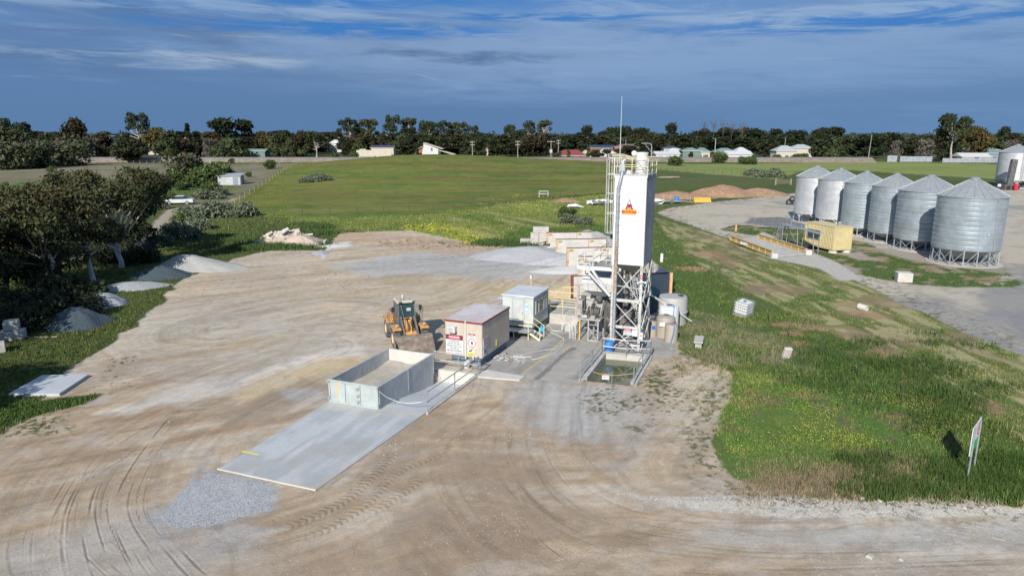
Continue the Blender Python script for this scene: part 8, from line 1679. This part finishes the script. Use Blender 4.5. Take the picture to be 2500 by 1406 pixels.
def grass():
    RX = L2(YARD); PX = L2(PADD); RR = L2(ROADR)
    # tall rank grass of the ditch and verge
    DT = L2([(1592,545),(1625,572),(1700,640),(1800,700),(1950,772),(2100,842),(2230,905),(2400,1000),(2500,1075),(3300,1380),(3300,1500),(2500,1234),(1850,1207),(1640,900),(1600,640)])
    FL = L2([(1800,925),(2080,945),(2260,1000),(2330,1060),(2230,1110),(1960,1120),(1790,1140),(1760,1080)])
    def keepD(x, y, A, r_): return (sdpoly(x, y, DT) > 0) & (A[:, 0] < .30) & (r_.random(len(x)) < np.clip(.35+1.8*(patchy(x, y)-.35), .15, 1))
    def hD(x, y, A, r_): f = ss(-.3, 1.5, sdpoly(x, y, FL)); return (.06+.24*np.clip(patchy(x, y, 1.6, 4)*2.4-.85, 0, 1))*(1-.55*f)*(1-.3*(A[:, 0] > A[:, 1]))
    t = blades('ditch_grass', 95000, (1590, 545, 2540, 1240), keepD, hD, lambda d: .014+.00085*d, 3, seed=11, mulc=1.2, lean=.9)
    def keepM(x, y, A, r_): return (sdpoly(x, y, DT) < 0) & (sdpoly(x, y, RX) < .3) & gr(A) & (A[:, 0] < .3)
    t += blades('mown_grass', 60000, (1590, 500, 2540, 1050), keepM, lambda x, y, A, r_: .04+.07*patchy(x, y, .8, 6), lambda d: .015+.0009*d, 2, seed=12, mulc=1.3)
    t += blades('field_grass', 60000, (380, 395, 1600, 620), lambda x, y, A, r_: gr(A) & (sdpoly(x, y, RX) < .4) & (sdpoly(x, y, PX) < .8), lambda x, y, A, r_: .08+.16*patchy(x, y, 2., 7), lambda d: .02+.0011*d, 2, seed=13, mulc=1.05)
    t += blades('left_grass', 48000, (-40, 420, 700, 1120), lambda x, y, A, r_: gr(A) & (A[:, 0] < .14) & ((sdpoly(x, y, RX) < .4) | (x < -15)), lambda x, y, A, r_: .06+.14*patchy(x, y, 1.5, 8), lambda d: .016+.0009*d, 3, seed=14, mulc=1.05)
    t += blades('weeds', 26000, (-20, 560, 2540, 1260), lambda x, y, A, r_: (A[:, 1] > A[:, 0]*1.1) & (A[:, 0] < .14) & (sdpoly(x, y, RX) > -.4), lambda x, y, A, r_: .04+.05*r_.random(len(x)), lambda d: .03+.0008*d, 3, seed=15, mulc=1.2, lean=1.2)
    # taller clumps: dark tussocks and straw
    def tuss(name, pts, n, spread, h, col, seed, w=.03):
        r_ = np.random.default_rng(seed); V = []; C_ = []
        for (px, py) in pts:
            c = GT(px, py); m = n; x = c.x+r_.normal(size=m)*spread*1.3; y = c.y+r_.normal(size=m)*spread; a = r_.random(m)*6.28; hh = h*(.5+.8*r_.random(m)); l = hh*.5*r_.random(m); b = r_.random(m)*6.28
            V.append(np.stack([np.stack([x-np.cos(a)*w, y-np.sin(a)*w, 0*x+c.z], 1), np.stack([x+np.cos(a)*w, y+np.sin(a)*w, 0*x+c.z], 1), np.stack([x+np.cos(b)*l, y+np.sin(b)*l, c.z+hh], 1)], 1).reshape(-1, 3)); C_.append(np.repeat(np.array(col)[None]*(.6+.8*r_.random((m, 1))), 3, 0))
        V = np.concatenate(V); o = npmesh(name, V, np.arange(len(V)).reshape(-1, 3), GRASSM, np.concatenate(C_)); tag(o, kind='stuff')
    r2 = random.Random(4)
    tuss('dark_tussocks', [(2060+r2.gauss(0, 130)+k*5, 850+r2.gauss(0, 22)+r2.gauss(0, 26)+k*3.0) for k in range(46)], 200, .6, .34, (.05,.09,.022), 21, .02)
    tuss('verge_tussocks', [(r2.uniform(2060, 2500), r2.uniform(1120, 1215)) for k in range(50)], 220, .28, .36, (.055,.10,.022), 24, .016)
    tuss('green_clumps', [(r2.uniform(570, 700), r2.uniform(585, 612)) for k in range(16)]+[(r2.uniform(730, 800), r2.uniform(548, 575)) for k in range(10)]+[(r2.uniform(590, 780), r2.uniform(598, 606)) for k in range(8)]+[(r2.uniform(1160, 1280), r2.uniform(590, 602)) for k in range(10)], 260, .8, .5, (.06,.10,.03), 22, .05)
    tuss('straw_clumps', [(r2.uniform(1830, 2230), r2.uniform(1140, 1205)) for k in range(46)]+[(r2.uniform(1830, 2420), r2.uniform(1120, 1212)) for k in range(34)]+[(2360, 1165), (2385, 1160), (2330, 1150), (2180, 1135), (2215, 1130)], 100, .45, .20, (.235,.185,.115), 23, .012)
    tuss('dry_weeds', [(1700+r2.uniform(0, 270), 780+r2.uniform(0, 110)) for k in range(34)], 120, .4, .24, (.19,.175,.11), 25, .016)
    # flowers
    def flowers(name, n, box, dens, size, h0, seed, poly=None):
        r_ = np.random.default_rng(seed); px = r_.uniform(box[0], box[2], n); py = r_.uniform(box[1], box[3], n); v = (py-703)/FPX; d = CAMH/(SP+v*CP); x = (px-1250)/FPX*d; y = d*(CP-v*SP)
        k = dens(x, y, r_)
        if poly is not None: k &= sdpoly(px, py, poly) > 0
        x, y = x[k], y[k]; m = len(x); z = gz(x, y)+h0*(.5+.8*r_.random(m)); s = size*(.6+.7*r_.random(m)); a = r_.random(m)*6.28; c, q = np.cos(a)*s, np.sin(a)*s; t_ = r_.uniform(-.5, .5, m)*s
        V = np.stack([np.stack([x-c, y-q, z-t_], 1), np.stack([x+q, y-c, z+t_*.3], 1), np.stack([x+c, y+q, z+t_], 1), np.stack([x-q, y+c, z+s*.5], 1)], 1).reshape(-1, 3); col = np.array([.60,.53,.08])[None]*(.7+.5*r_.random((m, 1)))
        o = npmesh(name, V, np.arange(4*m).reshape(-1, 4), GRASSM, np.repeat(col, 4, 0)); tag(o, kind='stuff')
    flowers('yellow_flowers', 26000, (1750, 905, 2480, 1130), lambda x, y, r_: r_.random(len(x)) < np.clip((fbm(x, y, 2.2, 3, 91)-.40)*3.0, .05, 1)*.62, .019, .17, 31, [(1790,915),(1900,905),(2110,915),(2220,935),(2330,1000),(2440,1040),(2480,1075),(2350,1090),(2230,1075),(2260,1020),(2130,985),(2050,1000),(2040,1050),(2180,1085),(2100,1100),(1930,1090),(1790,1130),(1750,1120),(1770,990)])
    flowers('field_flowers', 9000, (930, 540, 1290, 606), lambda x, y, r_: r_.random(len(x)) < np.clip((fbm(x, y, 3., 3, 92)-.42)*4, 0, 1), .085, .12, 32, [(985,552),(1080,545),(1150,560),(1260,578),(1280,600),(1160,602),(1050,582),(1000,566)])
    flowers('bank_flowers', 5000, (1180, 478, 1700, 520), lambda x, y, r_: r_.random(len(x)) < np.clip((fbm(x, y, 4., 3, 93)-.52)*4, 0, 1), .08, .1, 33)
grass()
# ---- loose stones
def stones(name, n, poly, size, col, seed, keepf=None, hz=.0):
    r_ = np.random.default_rng(seed); q = np.array(poly); px = r_.uniform(q[:,0].min(), q[:,0].max(), n); py = r_.uniform(q[:,1].min(), q[:,1].max(), n); k = sdpoly(px, py, poly) > 0; px, py = px[k], py[k]
    v = (py-703)/FPX; d = CAMH/(SP+v*CP); x = (px-1250)/FPX*d; y = d*(CP-v*SP)
    if keepf is not None: k = keepf(x, y, r_); x, y = x[k], y[k]
    m = len(x); s = size*(.5+r_.random(m)**2*1.3); base = np.array([(1,0,.1),(0,1,0),(-1,0,.15),(0,-1,0),(0,0,.8)])
    V = base[None]*s[:, None, None]*(.7+.6*r_.random((m, 5, 3))); a = r_.random(m)*6.28; ca, sa = np.cos(a)[:, None], np.sin(a)[:, None]; X = V[..., 0]*ca-V[..., 1]*sa+x[:, None]; Y = V[..., 0]*sa+V[..., 1]*ca+y[:, None]; Z = V[..., 2]+hz
    V = np.stack([X, Y, Z], -1).reshape(-1, 3); f = np.array([(0,1,4),(1,2,4),(2,3,4),(3,0,4)]); F = (f[None]+5*np.arange(m)[:, None, None]).reshape(-1, 3)
    c = np.array(col)[None]*(.6+.7*r_.random((m, 1))); o = npmesh(name, V, F, GRASSM, np.repeat(c, 5, 0)); tag(o, kind='stuff')
stones('loose_aggregate', 26000, [(390,1262),(445,1197),(515,1155),(560,1162),(640,1174),(665,1195),(655,1240),(600,1260),(500,1288),(420,1288)], .017, (.33,.345,.365), 41, hz=.01)
stones('road_gravel', 16000, [(0,1180),(380,1290),(700,1320),(1000,1280),(1500,1210),(2500,1240),(2560,1440),(-40,1440)], .017, (.37,.33,.285), 42, lambda x, y, r_: r_.random(len(x)) < np.clip((fbm(x, y, 1.8, 3, 95)-.42)*4, .05, 1))
stones('verge_gravel', 6000, [(1490,1202),(1640,1212),(1850,1210),(2200,1222),(2500,1240),(2500,1262),(1900,1262),(1640,1238)], .022, (.44,.42,.385), 43)
stones('yard_stones', 6000, [(240,900),(900,620),(1400,640),(1340,760),(1200,1000),(1500,1180),(900,1250),(300,1180)], .028, (.42,.37,.31), 44, lambda x, y, r_: fbm(x, y, 2.5, 3, 96) > .5)
